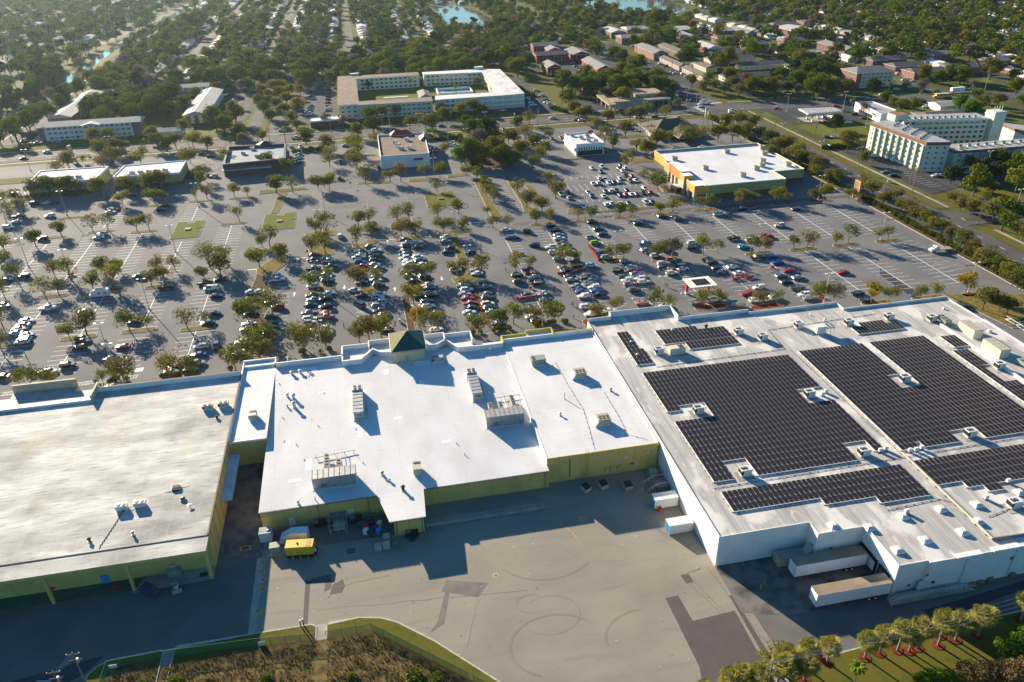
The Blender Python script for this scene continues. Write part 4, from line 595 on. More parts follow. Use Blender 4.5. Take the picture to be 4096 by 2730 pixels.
b = MB(); gable(b, -197, -136.6, 523, 536.5, 8.7, 1.9, 'shingle_light', 'wall_white', 'x', 0.6, 0.8); gable(b, -170, -160, 520.5, 530, 8.9, 1.2, 'shingle_light', 'wall_blue', 'y', 0.5); b.build('roof', o)
galleried(o, -192, -143, 524.5, 3); windows(o, (-192, 524.5), (-143, 524.5), (0.9, 3.8, 6.6), 16, 1.9, 1.25); windows(o, (-141, 524.2), (-138, 524.2), (1, 3.9, 6.7), 1, 1.5, 1.3); windows(o, (-137, 526), (-137, 534), (1, 3.9, 6.7), 2, 1.2, 1.2)
for x in (-190, -147):
    b = MB()
    for i in range(12): b.box(x+i*0.42, x+0.42+i*0.42, 521.4, 522.8, 0.24*i, 0.24*(i+1), 'trim_white')
    b.build('stairway', o)
o = bld('left_diagonal_apartments', 'two-storey brick-ended apartment wing with a grey roof beside the canal road'); b = MB(); b.box(-203, -190, 566, 648, 0, 5.6, 'brick_pink'); b.build('wall', o); b = MB(); gable(b, -203.6, -189.6, 565, 648, 5.7, 2.2, 'shingle_light', 'brick_pink', 'y', 0.7, 0.5); b.build('roof', o); windows(o, (-190, 570), (-190, 645), (1, 3.8), 14)
o = bld('right_wing_apartments', 'two-storey apartment wing with white vents on its grey roof and brick end stripes'); b = MB(); b.box(-114.5, -100.5, 547, 628, 0, 5.8, 'wall_white'); [b.box(-114+k, -111.4+k, 546.85, 547, 0, 5.7, 'brick_pink') for k in (0.2, 5.4, 10.6)]; b.build('wall', o); b = MB(); gable(b, -115, -100, 545.5, 628, 5.9, 2.3, 'shingle_light', 'wall_blue', 'y', 0.6, 0.2); b.build('roof', o)
for i in range(11): b = MB(); b.cyl(0, 0, 0, 1.0, 0.35, 'unit_white', 0.3, 8); b.build('roof_vent', o, (-109.6, 552+i*7, 7.4))
windows(o, (-100.5, 549), (-100.5, 626), (1, 3.8), 14); windows(o, (-113, 547), (-102, 547), (1, 3.8), 4, 1.1, 1.1)
o = bld('rear_gallery_apartments', 'far white apartment wing half hidden by courtyard trees'); b = MB(); b.box(-160, -113, 646, 656, 0, 5.8, 'wall_white'); b.build('wall', o); b = MB(); gable(b, -160, -112.5, 645, 656, 5.9, 1.6, 'shingle_light', 'wall_white', 'x', 0.6); b.build('roof', o); windows(o, (-150, 646), (-114, 646), (1, 3.8), 8, 2, 1.2)
o = bld('lobby_pavilion', 'flat white-roofed low pavilion at the far left apartments'); b = MB(); b.box(-200, -172, 655, 667, 0, 3.6, 'brick_pink'); b.build('wall', o); b = MB(); b.box(-201, -171, 654, 668, 3.6, 4.1, 'roof_clean'); b.build('roof', o)
o = bld('small_blue_office', 'small low building with a blue-grey gable beside the apartments'); b = MB(); b.box(-126, -112, 516, 524, 0, 3, 'wall_white'); b.build('wall', o); b = MB(); gable(b, -126, -112, 516, 524, 3, 1.5, 'roof_grey', 'wall_blue', 'x', 0.8); b.build('roof', o)
# U-shaped courtyard complexes
o = bld('brown_roof_apartments', 'three-storey cream apartments around a lawn, brown gravel roof, left half of the courtyard')
b = MB(); U = [[(-14, 532), (-1, 532), (-1, 636), (-14, 636)], [(-0.9, 622.8), (47.5, 623.2), (47.5, 635), (-0.9, 635)], [(-0.9, 529.5), (48, 527.5), (48, 539), (-0.9, 540)]]
for P in U: b.prism(P, 0, 8.7, 'wall_palegreen')
b.build('wall', o); b = MB()
for i, P in enumerate(U): b.prism(shrink(P if area(P) > 0 else P[::-1], -0.8), 8.7, 9.05-0.03*i, 'trim_white', top='roof_brown')
b.box(-5, 2, 636, 639, 8.7, 10.5, 'wall_palegreen'); b.build('roof', o); windows(o, (2, 622.8), (46, 623.2), (0.8, 3.7, 6.5), 12, 2.4, 1.5); windows(o, (1, 529.5), (47, 527.5), (0.8, 3.7, 6.5), 14, 2.2, 1.2); windows(o, (-13.5, 532), (-1.5, 532), (0.8, 3.7, 6.5), 3, 2.0, 1.2)
o = bld('white_roof_apartments', 'three-storey apartments with a white and rust-stained roof, right half of the courtyard')
b = MB(); U = [[(51.5, 623.5), (97, 619.5), (97, 632), (51.5, 633)], [(97.1, 541), (112, 534), (112, 627), (97.1, 632)], [(50.5, 530), (97, 531), (112, 532), (97, 541), (52, 542)]]
for P in U: b.prism(P, 0, 8.7, 'wall_palegreen')
b.build('wall', o); b = MB()
for i, P in enumerate(U): b.prism(shrink(P if area(P) > 0 else P[::-1], -0.7), 8.7, 9.1-0.03*i, 'trim_white', top='roof_stained' if i == 1 else 'roof_clean')
b.box(93, 100, 632, 636, 8.7, 10.8, 'wall_palegreen'); b.build('roof', o); windows(o, (53, 623.4), (96, 619.6), (0.8, 3.7, 6.5), 12, 2.4, 1.5); windows(o, (53, 530), (111, 532), (0.8, 3.7, 6.5), 16, 2.2, 1.2); windows(o, (97.1, 618), (97.1, 545), (0.8, 3.7, 6.5), 14, 2.2, 1.4); galleried(o, 53, 111, 530, 3)
o = bld('courtyard_pavilion', 'small grey hip-roofed pavilion in the apartment courtyard'); b = MB(); b.box(43.5, 51, 569.5, 590, 0, 2.8, 'wall_white'); b.build('wall', o); b = MB(); gable(b, 43.5, 51, 569.5, 592, 2.8, 2, 'shingle_grey', 'wall_white', 'y', 0.8, 3); b.build('roof', o)
b = MB(); b.box(58, 84, 587, 588, 0, 1.6, 'trim_white'); b.box(58, 59, 588, 606, 0, 1.6, 'trim_white'); b.box(84, 84.5, 587, 606, 0, 1.6, 'trim_white'); b.box(58, 84, 606, 606.5, 0, 1.6, 'trim_white'); fo = tag(b.build('pool_fence'), 'white fence around the courtyard pool', 'fence'); b = MB(); b.box(18, 36, 588.5, 591.5, 0, 0.25, 'unit_white'); tag(b.build('shuffleboard_court'), 'pale strip of shuffleboard courts on the courtyard lawn', 'court'); b = MB(); b.sheet(rect(59, 84, 588, 606), 0.02, 'concrete'); b.sheet(rect(64, 79, 592, 601), 0.03, 'pool'); S('pool_deck', b)
# mint hotel-like block
o = bld('mint_green_apartment_tower', 'five-storey mint apartment block with terracotta parapet, lettered wall and roof machinery')
A = [(271, 375), (273.4, 332), (284.5, 329.3), (284.5, 345), (284, 376)]
b = MB(); b.prism(A, 0, 13.6, 'wall_mint'); b.build('wall', o); b = MB(); b.prism(shrink(A if area(A) > 0 else A[::-1], -0.35), 13.4, 15, 'terracotta', top='roof_grey'); b.build('parapet', o)
for i in range(9):
    y0 = 333.5+i*4.6; x0 = 273.4-(y0-332)/43*2.4; b = MB(); b.box(x0-0.75, x0-0.1, y0-0.6, y0+0.6, 0, 13.2, 'wall_mint'); b.build('pilaster', o)
windows(o, (271.1, 374), (273.3, 333), (1.2, 3.8, 6.4, 9.0, 11.5), 9, 1.8, 1.3); windows(o, (273.6, 332), (284, 329.4), (1.2, 3.8, 6.4, 9.0, 11.5), 3, 1.2, 1.2)
def text(parent, body, loc, size, rot, m, name='lettering'):
    c = bpy.data.curves.new(name, 'FONT'); c.body = body; c.size = size; c.extrude = 0.01; c.align_x = 'CENTER'; c.materials.append(MATS[m]); f = bpy.data.objects.new(name, c); me = bpy.data.meshes.new_from_object(f); bpy.data.objects.remove(f); t = bpy.data.objects.new(name, me); COL.objects.link(t); t.parent = parent; t.location = loc; t.rotation_euler = rot; return t
for i, ch in enumerate('ADOLN ARMS'):
    if ch != ' ': text(o, ch, (271.35, 352, 10.6-i*0.85), 1.0, (pi/2, 0, -pi/2-0.05), 'navy')
M = [q for q in bpy.data.objects if q.name.startswith('pyramid_tower_store')][0]
for ch, px, py in (('3', 625, 482), ('8', 925, 762), ('7', 920, 822), ('6', 447, 1102), ('5', 262, 932), ('1', 512, 732), ('1', 1470, 225), ('2', 485, 328), ('2', 522, 326)):
    x, y = at('j', px, py, 6.5); x, y = at('j', px, py, ZM(y)); text(M, ch, (x, y, ZM(y)+0.03), 1.3, (radians(2.1), 0, 0), 'red', 'painted_number')
for px, py, w, d in ((478, 1112, 1.4, 4.2), (955, 830, 1.3, 3.8), (905, 760, 1.4, 2.0), (290, 930, 1.5, 2.2), (1520, 387, 1.4, 1.6), (610, 480, 2.2, 1.0), (480, 300, 5, 4.2), (1530, 220, 4.6, 2.6), (1300, 700, 2, 1), (350, 1250, 3, 1.2), (1750, 900, 2.4, 1.1), (1200, 300, 1.4, 2.4)):
    x, y = at('j', px, py, 6.4); b = MB(); b.face([(x-w/2, y-d/2, ZM(y-d/2)+0.012), (x+w/2, y-d/2, ZM(y-d/2)+0.012), (x+w/2, y+d/2, ZM(y+d/2)+0.012), (x-w/2, y+d/2, ZM(y+d/2)+0.012)], 'patch_white'); b.build('membrane_patch', M)
b = MB(); b.box(283, 291, 372, 379, 14.9, 18.5, 'wall_mint', top='terracotta'); b.build('penthouse', o)
o2 = bld('balcony_apartment_wing', 'mint apartment wing with grids of balconies and a tall stair tower'); b = MB(); b.prism([(292, 376), (338, 368), (340, 380), (294, 388)], 0, 13.8, 'wall_mint'); b.build('wall', o2); b = MB(); b.prism([(291.6, 375.6), (338.2, 367.6), (340, 380.4), (293.6, 388.4)], 13.8, 14.3, 'trim_white', top='roof_grey'); b.build('roof', o2)
b = MB(); b.box(338.6, 345.6, 365, 372, 0, 18, 'wall_mint'); b.box(338.3, 345.9, 364.7, 372.3, 16.2, 16.5, 'trim_white'); tw = b.build('stair_tower', o2); b = MB(); [b.bar((340+i*1.6, 368, 18), (340+i*1.6, 368, 20.5), 0.25, 'unit_white') for i in range(4)]; b.build('antenna', tw)
for f in range(5):
    z = 0.3+f*2.7
    b = MB(); b.box(0, 44.5, -1.3, -1.2, z+0.1, z+1.0, 'wall_mint'); b.box(0, 44.5, -1.3, -0.02, z-0.12, z+0.02, 'trim_white'); q = b.build('balcony', o2, (292.6, 375.9, 0)); q.rotation_euler = (0, 0, math.atan2(-8, 46))
    windows(o2, (292.5, 375.9), (337.5, 368.1), (z+0.2,), 14, 1.8, 1.9, 'wall_mint', 'glass')
o3 = bld('three_storey_mint_wing', 'three-storey mint apartment wing with brown tiled eave, at the right edge'); A = [(290.8, 331.8), (345, 331), (345, 343), (296.6, 343.5), (291, 338)]
b = MB(); b.prism(A, 0, 8.2, 'wall_mint'); b.build('wall', o3); b = MB(); b.prism(shrink(A if area(A) > 0 else A[::-1], -0.3), 8.0, 9.2, 'terracotta', top='roof_grey'); b.build('parapet', o3)
windows(o3, (292, 331.7), (344, 331.1), (1, 3.7, 6.3), 14, 1.5, 1.2); 
for x in (301, 305, 319, 323, 336, 340):
    for z in (0.4, 3.0, 5.7): b = MB(); b.box(x, x+3.4, 330.7, 331.65, z, z+2.2, 'screen'); b.build('screened_balcony', o3)
o4 = bld('far_mint_wing', 'low mint wing with tiled eave behind the stair tower, right edge'); A = [(350, 352), (366, 340), (372, 350), (353, 379)]; b = MB(); b.prism(A, 0, 8.0, 'wall_mint'); b.build('wall', o4); b = MB(); b.prism(shrink(A if area(A) > 0 else A[::-1], -0.3), 7.8, 9.0, 'terracotta', top='roof_grey'); b.build('parapet', o4); windows(o4, (350, 352), (366, 340), (1, 3.7, 6.0), 5, 2, 1.4)
# petrol station and its shop
o = bld('fuel_canopy', 'white fuel station canopy over pumps at the intersection', 'canopy'); b = MB(); b.prism([(271, 437), (294.6, 437.2), (295.2, 448), (272.4, 451.2)], 5.0, 5.9, 'unit_white', top='roof_grey')
for i in range(9): b.box(272.6+i*2.5, 272.9+i*2.5, 438, 449, 5.92, 5.98, 'unit_white')
for i in range(3): b.box(272, 295, 439.5+i*3.6, 439.8+i*3.6, 5.99, 6.05, 'unit_white')
b.build('deck', o)
for x in (276, 283.5, 291):
    for y in (440, 446.5): b = MB(); b.box(x-0.25, x+0.25, y-0.25, y+0.25, 0, 5, 'steel_dark'); b.build('column', o); b = MB(); b.box(x-0.5, x+0.5, y-1.4, y-0.6, 0, 1.7, 'unit_white'); b.box(x-1.5, x+1.5, y-1.8, y+1.8, 0, 0.15, 'concrete'); b.build('pump', o)
o = bld('beige_store', 'beige flat-roofed convenience store behind the fuel canopy'); wing(o, '', [(312.6, 424.5), (328, 431.8), (328.4, 457.2), (317, 458.8), (315.4, 440)], 0, 5, 'wall_white', 'roof_grey', 0.6, 0.4, 'trim_white'); b = MB(); b.prism([(314.4, 434), (315.0, 433.8), (316.6, 452), (316, 452.2)], 0.3, 3.0, 'glass'); b.prism([(312.6, 431), (314.6, 431), (316.2, 452), (314.6, 452.4)], 3.0, 3.2, 'trim_white'); b.build('shopfront', o)
b = MB(); b.prism([(312.3, 433.5), (312.9, 433.5), (314.8, 450), (314.2, 450)], 3.8, 4.8, 'unit_white'); [b.box(312.6+0.1*i, 312.75+0.1*i, 435.5+i*1.5, 436.3+i*1.5, 4.1, 4.5, 'red') for i in range(8)]; b.build('sign', o)
o = bld('brown_roof_house', 'low building with a plain dark brown roof behind the mint apartments'); b = MB(); b.box(340, 366, 413, 430, 0, 3.4, 'wall_tan'); b.build('wall', o); b = MB(); gable(b, 339, 366, 412, 431, 3.4, 2.2, 'shingle_brown', 'wall_tan', 'x', 0.8, 2); b.build('roof', o)
o = bld('white_garage', 'white-roofed garage beside the crossing road, upper right'); b = MB(); b.box(366, 392, 440, 452, 0, 3.6, 'wall_white'); b.build('wall', o); b = MB(); gable(b, 366, 392, 440, 452, 3.6, 1.5, 'shingle_light', 'wall_white', 'x', 0.6); b.build('roof', o)
# red and brick apartment rows
def block(name, label, x0, x1, y0, y1, h, wall, roof, along, rh=2.0, hip=0.3, nx=6, ny=6, storeys=2, cat='building', group=None, trim='wall_white'):
    o = bld(name, label, cat, group); b = MB(); b.box(x0, x1, y0, y1, 0, h, wall); b.build('wall', o); b = MB(); gable(b, x0, x1, y0, y1, h, rh, roof, wall, along, 0.6, hip); b.build('roof', o)
    zs = [0.9+2.7*k for k in range(storeys)]
    if nx: windows(o, (x0+1, y0), (x1-1, y0), zs, nx, 1.2, 1.2)
    if ny: windows(o, (x0, y1-1), (x0, y0+1), zs, ny, 1.2, 1.2)
    return o
block('red_apartments', 'red two-storey apartment block with grey gable roof, nearest to the lawn', 153.2, 164.6, 634, 657, 6.8, 'brick_red', 'shingle_grey', 'y', 2.6, 0, 3, 6)
block('red_apartments', 'red and white terrace with stepped grey roofs beside the parked cars', 189.8, 202, 615, 662, 6.8, 'brick_red', 'shingle_grey', 'y', 2.6, 0, 3, 10)
block('red_apartments', 'dark-roofed red block facing the near red blocks', 158, 187, 696, 710, 6.6, 'brick_red', 'shingle_dark', 'x', 2.0, 0, 8, 3)
block('red_apartments', 'farthest red block, partly behind trees', 168, 192, 752, 766, 6, 'brick_red', 'shingle_grey', 'x', 2.2, 0, 6, 2)
block('red_apartments', 'red block with twin gables near the main road', 191, 206, 694, 724, 6, 'brick_red', 'shingle_grey', 'y', 2.4, 0, 3, 5)
block('red_apartments', 'small red gabled block between two dark-roofed ones', 176, 187, 724, 740, 6, 'brick_red', 'shingle_grey', 'y', 2.2, 0, 3, 3)
block('red_apartments', 'low red cottage with a dark roof at the foot of the terrace', 196, 205, 588, 602, 3, 'brick_red', 'shingle_dark', 'y', 1.8, 0, 2, 2, 1)
BR = [(262, 298, 772, 792, 6, 'brick', 'shingle_grey', 'x', 'with white door surrounds beyond the main road'), (264, 280, 812, 849, 6, 'brick', 'shingle_light', 'y', 'far left of the brick estate'), (286, 311, 826, 849, 6, 'brick_pink', 'roof_grey', 'x', 'with a blue-grey roof below the pond'), (324, 336, 752, 800, 6, 'brick', 'shingle_grey', 'y', 'long one in the middle of the brick estate'), (331, 352, 807, 836, 6, 'brick', 'shingle_light', 'x', 'behind the long central one'), (260, 273, 676, 728, 6, 'brick_pink', 'shingle_grey', 'y', 'nearest the main road'), (281, 291, 670, 722, 6, 'brick_brown', 'shingle_brown', 'y', 'second row from the main road'), (318, 332, 692, 729, 5, 'brick', 'shingle_light', 'y', 'with pale roof near the estate centre'), (312, 340, 669, 686, 4.5, 'wall_tan', 'shingle_dark', 'x', 'low and long behind a hedge'), (262.5, 270, 624, 669, 3.6, 'wall_tan', 'shingle_brown', 'y', 'first of two low roadside rows'), (262.5, 269.5, 573, 618, 3.6, 'wall_tan', 'shingle_brown', 'y', 'second of two low roadside rows'), (280, 290, 610, 644, 3.6, 'wall_cream', 'shingle_brown', 'y', 'cream row behind the roadside rows'), (298, 338, 641, 656, 3.8, 'wall_cream', 'shingle_dark', 'x', 'long cream row crossing the estate'), (278, 330, 567, 581, 3.6, 'wall_white', 'shingle_dark', 'x', 'long dark-roofed row near the crossing'), (312, 350, 609, 623, 3.6, 'wall_cream', 'shingle_dark', 'x', 'dark-roofed row by the swimming pool'), (391, 401, 762, 806, 6, 'brick', 'shingle_grey', 'y', 'narrow one in the far brick estate'),
      (438, 466, 756, 796, 6, 'brick', 'shingle_light', 'y', 'broad one at the upper right'), (444, 472, 806, 822, 6, 'brick', 'shingle_dark', 'x', 'farthest at the upper right'), (424, 437, 640, 688, 6, 'brick', 'shingle_grey', 'y', 'with white roof vents at the right'), (414, 445, 586, 602, 6, 'brick', 'shingle_dark', 'x', 'right of the four-storey block'), (418, 446, 562, 577, 5, 'brick', 'shingle_dark', 'x', 'behind the parked van'), (416, 446, 536, 552, 5, 'brick_pink', 'shingle_dark', 'x', 'beside the crossing road'), (455, 479, 543, 560, 5, 'brick_pink', 'shingle_dark', 'x', 'rightmost by the crossing road'), (380, 400, 632, 651, 5, 'wall_white', 'roof_clean', 'x', 'with a bright bluish-white roof'), (360, 382, 700, 716, 5, 'brick', 'shingle_dark', 'x', 'small and dark-roofed mid-estate'), (350, 372, 742, 758, 5.5, 'brick', 'shingle_dark', 'x', 'mid-estate with white doors'), (366, 388, 784, 800, 6, 'brick', 'shingle_light', 'x', 'among the estate trees'), (402, 424, 706, 722, 5.5, 'brick', 'shingle_dark', 'x', 'in the right part of the estate'), (346, 366, 590, 604, 3.6, 'wall_white', 'shingle_dark', 'x', 'low one beside the pool fence'), (480, 500, 600, 616, 5, 'brick_pink', 'shingle_grey', 'x', 'small one at the far right'), (500, 520, 560, 574, 5, 'brick_pink', 'shingle_grey', 'x', 'last brick one at the right edge')]
for x0, x1, y0, y1, h, wl, rf, al, t_ in BR:
    col = {'brick': 'brick', 'brick_pink': 'pinkish brick', 'brick_brown': 'brown brick', 'wall_tan': 'tan', 'wall_cream': 'cream', 'wall_white': 'white'}[wl]
    block('terraced_apartments', '%s apartment row %s' % (col, t_), x0, x1, y0, y1, h, wl, rf, al, 2.0, 0.2 if h < 5 else 2.5, max(2, int((x1-x0)/4.5)), max(2, int((y1-y0)/4.5)), 2 if h > 4.8 else 1, group='low apartment rows beyond the main road')
o = bld('four_storey_apartments', 'four-storey cream and brick apartment block with a grey hipped roof'); b = MB(); b.box(356.5, 386, 520, 540, 0, 10.6, 'wall_cream'); b.box(356.2, 360, 519.7, 540.3, 0, 10.5, 'brick_pink'); b.build('wall', o); b = MB(); gable(b, 356.5, 386, 520, 540, 10.7, 2.8, 'shingle_grey', 'wall_cream', 'x', 0.8, 7); b.build('roof', o); windows(o, (361, 520), (385, 520), (1, 3.6, 6.2, 8.7), 7, 1.6, 1.3); windows(o, (356.2, 539), (356.2, 521), (1, 3.6, 6.2, 8.7), 5, 1.4, 1.3)
# ================================================================ rooftop equipment
def fan(o, x, y, z, r=0.42):
    b = MB(); b.cyl(0, 0, 0, 0.10, r, 'black', r, 12); b.cyl(0, 0, 0.10, 0.14, r*0.22, 'unit_white', r*0.22, 6); [b.box(-r*0.95, r*0.95, -0.02, 0.02, 0.10, 0.12, 'steel', ang=a) for a in (0, pi/3, 2*pi/3)]; b.build('fan', o, (x, y, z))
def packaged(name, x, y, z, label, cat='air conditioner', group=None, w=2.4, d=1.7, h=1.5, m='unit_white', pad=True, fans=((0.6, 0.0), (-0.2, 0.0)), side='black', rz=0):
    o = empty(name, (x, y, z), label, cat, group, rz)
    b = MB(); b.box(-w/2, w/2, -d/2, d/2, 0.35, h+0.35, m); b.box(-w/2-0.04, w/2+0.04, -d/2-0.04, d/2+0.04, h+0.33, h+0.42, m); b.box(-w/2-0.02, -w/2+0.5, -d/2-0.02, d/2+0.02, 0.6, h+0.1, side); [b.box(x_, x_+0.03, -d/2-0.02, -d/2, 0.5, h+0.2, 'steel_dark') for x_ in (0.1, 0.7)]; b.build('cabinet', o)
    b = MB(); b.box(-w/2+0.1, w/2-0.1, -d/2+0.1, d/2-0.1, 0, 0.34, 'trim_white'); b.build('curb', o)
    if pad: b = MB(); b.box(-w/2-1.0, -w/2+0.4, -d/2-1.1, d/2+0.3, 0, 0.05, 'concrete'); b.box(-w/2+0.41, w/2+0.5, -d/2-1.1, -d/2-0.1, 0, 0.05, 'concrete'); b.build('pad', o)
    for fx, fy in fans: fan(o, fx-w/2+0.6, fy, h+0.42)
    return o
RU = [(74.4, 148.4, 'in the left-edge notch of the big left panel field'), (74.8, 123.2, 'in the lower-left notch of the big left panel field'), (105.2, 148.8, 'in the right-edge notch of the big left panel field'), (104.6, 123.8, 'in the lower-right notch of the big left panel field'), (133.5, 149.8, 'in the middle notch of the large right panel field'), (133.2, 124.8, 'in the bottom notch of the large right panel field'), (162.2, 149.8, 'beside the narrow right-hand panel strip'), (121.7, 183.6, 'standing alone left of the upper right small panel block'), (137.1, 181.7, 'at the left corner of the upper right small panel block'), (151.0, 182.2, 'at the right corner of the upper right small panel block'), (162.7, 178.2, 'beside the green condenser near the right parapet'), (75.4, 178.6, 'right of the small upper left panel block'), (102.5, 184.0, 'right end of the two-row upper panel block'), (107.8, 179.3, 'between the upper left panels and the white chiller'), (124.8, 101.2, 'with a brown pad near the lower right skylights')]
for x, y, t_ in RU: packaged('rooftop_unit', x+0.7, y, 7.92, 'pale rooftop unit '+t_, group='roof units on the solar store')
packaged('rooftop_unit', 81, 177.6, 7.92, 'largest cream rooftop unit, double box with four fans, near the upper left panels', w=4.6, d=2.0, h=1.7, m='unit_cream', fans=((2.4, 0.4), (2.4, -0.4), (3.2, 0.4), (3.2, -0.4)), side='unit_cream')
def longbox(name, x0, x1, y0, y1, z, h, label, m='unit_cream', n=4):
    o = empty(name, ((x0+x1)/2, (y0+y1)/2, z), label, 'air handler'); w, d = x1-x0, y1-y0; b = MB(); b.box(-w/2, w/2, -d/2, d/2, 0.4, h, m); b.build('cabinet', o); b = MB()
    if d > w: [b.box(-w/2-0.05, w/2+0.05, -d/2+i*d/n+0.05, -d/2+(i+1)*d/n-0.05, h+0.003, h+0.12, 'unit_beige') for i in range(n)]
    else: [b.box(-w/2+i*w/n+0.05, -w/2+(i+1)*w/n-0.05, -d/2-0.05, d/2+0.05, h+0.003, h+0.12, 'unit_beige') for i in range(n)]
    b.build('lid', o); b = MB(); b.box(-w/2+0.1, w/2-0.1, -d/2+0.1, d/2-0.1, 0, 0.39, 'trim_white'); b.build('curb', o); return o
longbox('air_handler', 167.4, 170.4, 165.5, 172, 7.92, 2.6, 'long cream air handler with ribbed lid by the right parapet, farther of two'); longbox('air_handler', 166.4, 169.6, 154, 161, 7.92, 2.6, 'long cream air handler with ribbed lid by the right parapet, nearer of two')
def condenser(x, y, z, label, n=3, w=2.2, m='unit_green', d=4.5):
    o = empty('condenser', (x, y, z), label, 'condenser'); b = MB(); b.box(-w/2, w/2, -d/2, d/2, 0.8, 1.7, m); [b.bar((sx*w*0.45, sy*d*0.45, 0), (sx*w*0.45, sy*d*0.45, 0.8), 0.06, 'steel_dark') for sx in (-1, 1) for sy in (-1, 1)]; b.build('frame', o)
    for i in range(n):
        for sx in (-1, 1): fan(o, sx*w*0.24, -d/2+(i+0.5)*d/n, 1.7, 0.4)
condenser(165.8, 176.2, 7.92, 'green six-fan condenser near the upper right parapet'); condenser(170, 148.5, 7.92, 'green six-fan condenser lower down the right edge', 2)
o = empty('white_chiller', (127.5, 178.6, 7.92), 'white two-part chiller with open frame above the right panel fields', 'chiller'); b = MB(); b.box(-2.6, 0.2, -0.9, 1.2, 0.5, 2.7, 'unit_white'); b.build('cabinet', o); b = MB(); [b.bar((x, y, 0), (x, y, 2.6), 0.07, 'unit_white') for x in (0.4, 1.6, 2.8) for y in (-1.2, 1.0)]; b.box(0.3, 2.9, -1.3, 1.1, 2.0, 2.6, 'unit_white'); b.build('frame', o); [fan(o, x, y, 2.6, 0.4) for x in (1.0, 2.2) for y in (-0.6, 0.5)]
# the raised kerb line on the right
b = MB(); b.box(163.6, 164.2, 135, 175, 7.93, 8.7, 'wall_white'); tag(b.build('roof_divider'), 'low white dividing wall on the solar roof near the right side', 'wall')
def sky(x, y, i): return None
SK = [(85.6, 103.9), (92.4, 101.9), (101.2, 103.4), (94.1, 95.0), (101.1, 96.3), (109.9, 96.7), (115.0, 98.7), (110.2, 103.6), (118.4, 103.2), (129.9, 104.6)]
for i, (x, y) in enumerate(sorted(SK)):
    o = empty('skylight', (x, y, 7.92), 'pyramid skylight on the solar roof above the loading docks, %s from the left' % nth(i), 'skylight', 'pyramid skylights above the docks')
    b = MB(); b.box(-0.95, 0.95, -0.95, 0.95, 0, 0.35, 'trim_white'); b.build('curb', o); b = MB(); A_ = 0.85
    for k in range(4):
        c, s = cos(k*pi/2), sin(k*pi/2); r2 = lambda x, y, z: (x*c-y*s, x*s+y*c, z); b.face([r2(-A_, -A_, 0.36), r2(A_, -A_, 0.36), r2(0.45, -0.45, 0.8), r2(-0.45, -0.45, 0.8)], 'unit_white'); [b.face([r2(-A_+j*0.42, -A_-0.01, 0.37), r2(-A_+j*0.42+0.12, -A_-0.01, 0.37), r2(-0.45+j*0.22+0.06, -0.46, 0.815), r2(-0.45+j*0.22, -0.46, 0.815)], 'steel') for j in range(1, 4)]
    b.face([(-.45, -.45, .8), (.45, -.45, .8), (.45, .45, .8), (-.45, .45, .8)], 'unit_white'); b.build('dome', o)
# solar arrays: dark panels on racks
PX, PY, ZP = 1.17, 2.14, 8.28
pm = MB(); pm.face([(0, 0, 0), (PX-0.15, 0, 0), (PX-0.15, PY-0.19, 0.10), (0, PY-0.19, 0.10)], 'panel'); pm.face([(0, 0, -0.04), (0, PY-0.19, 0.06), (PX-0.15, PY-0.19, 0.06), (PX-0.15, 0, -0.04)], 'steel')
for a, c in (((-0.01, 0), (PX-0.14, 0)),): pm.face([(-0.02, -0.03, -0.045), (PX-0.13, -0.03, -0.045), (PX-0.13, 0.0, 0.004), (-0.02, 0.0, 0.004)], 'galv')
pmesh = pm.mesh('panel')
def array(label, x0, y0, nx, ny, holes=()):
    "panels fill nx by ny cells from the near-left corner; holes are cell rectangles left out"
    o = empty('solar_array', (x0, y0, ZP), label, 'solar array', 'solar arrays on the store roof'); cells = []
    for j in range(ny):
        for i in range(nx):
            if any(a <= i < c and d <= j < e for a, c, d, e in holes): continue
            cells.append((i, j))
    m = MB(); hs = set(cells)
    for i, j in cells: m.box(i*PX-0.131, i*PX-0.03, j*PY, (j+1)*PY, -0.30, -0.03, 'unit_white')
    for j in range(ny):
        row = [i for i, q in cells if q == j]
        if row:
            s = row[0]; pr = s
            for i in row[1:]+[999]:
                if i != pr+1:
                    m.box(s*PX-0.1, (pr+1)*PX, j*PY-0.16, j*PY-0.035, -0.12, -0.025, 'unit_white')
                    m.box(s*PX-0.45, s*PX-0.12, j*PY+0.1, j*PY+0.5, -0.33, -0.2, 'unit_beige'); s = i
                pr = i
    m.build('rack', o); r = MB()
    for n, (i, j) in enumerate(sorted(cells, key=lambda c: (c[1], c[0]))):
        if n < 100: q = link('panel', pmesh, o, (i*PX, j*PY, 0))
        else:
            b_ = len(r.v)
            for v in pm.v: r.v.append((v[0]+i*PX, v[1]+j*PY, v[2]))
            for f, k in zip(pm.f, pm.m): r.f.append(tuple(b_+a for a in f)); r.m.append(r.mi(pm.mats[k]))
    if r.v: tag(r.build('panels', o), kind='stuff')
array('largest left field of dark panels on the solar roof, with notches round three roof units', 67.7, 122.0, 37, 22, [(4, 9, 0, 3), (30, 35, 0, 3), (3, 9, 11, 14), (0, 3, 11, 13), (31, 37, 11, 14), (35, 37, 0, 1)])
array('largest right field of dark panels on the solar roof, beyond the pale pipe walkway', 114.8, 123.0, 34, 22, [(13, 19, 0, 2), (14, 19, 11, 14), (17, 19, 14, 22), (4, 5, 0, 1)])
array('long low panel band near the lower edge of the solar roof, left of the pipe', 67.7, 107.9, 37, 5, [(0, 17, 0, 2), (17, 27, 0, 1)])
array('band of dark panels at the lower right of the solar roof, right of the pipe', 114.7, 106.2, 42, 6, [(0, 5, 0, 2), (5, 8, 0, 1), (11, 17, 0, 1), (17, 25, 0, 0)])
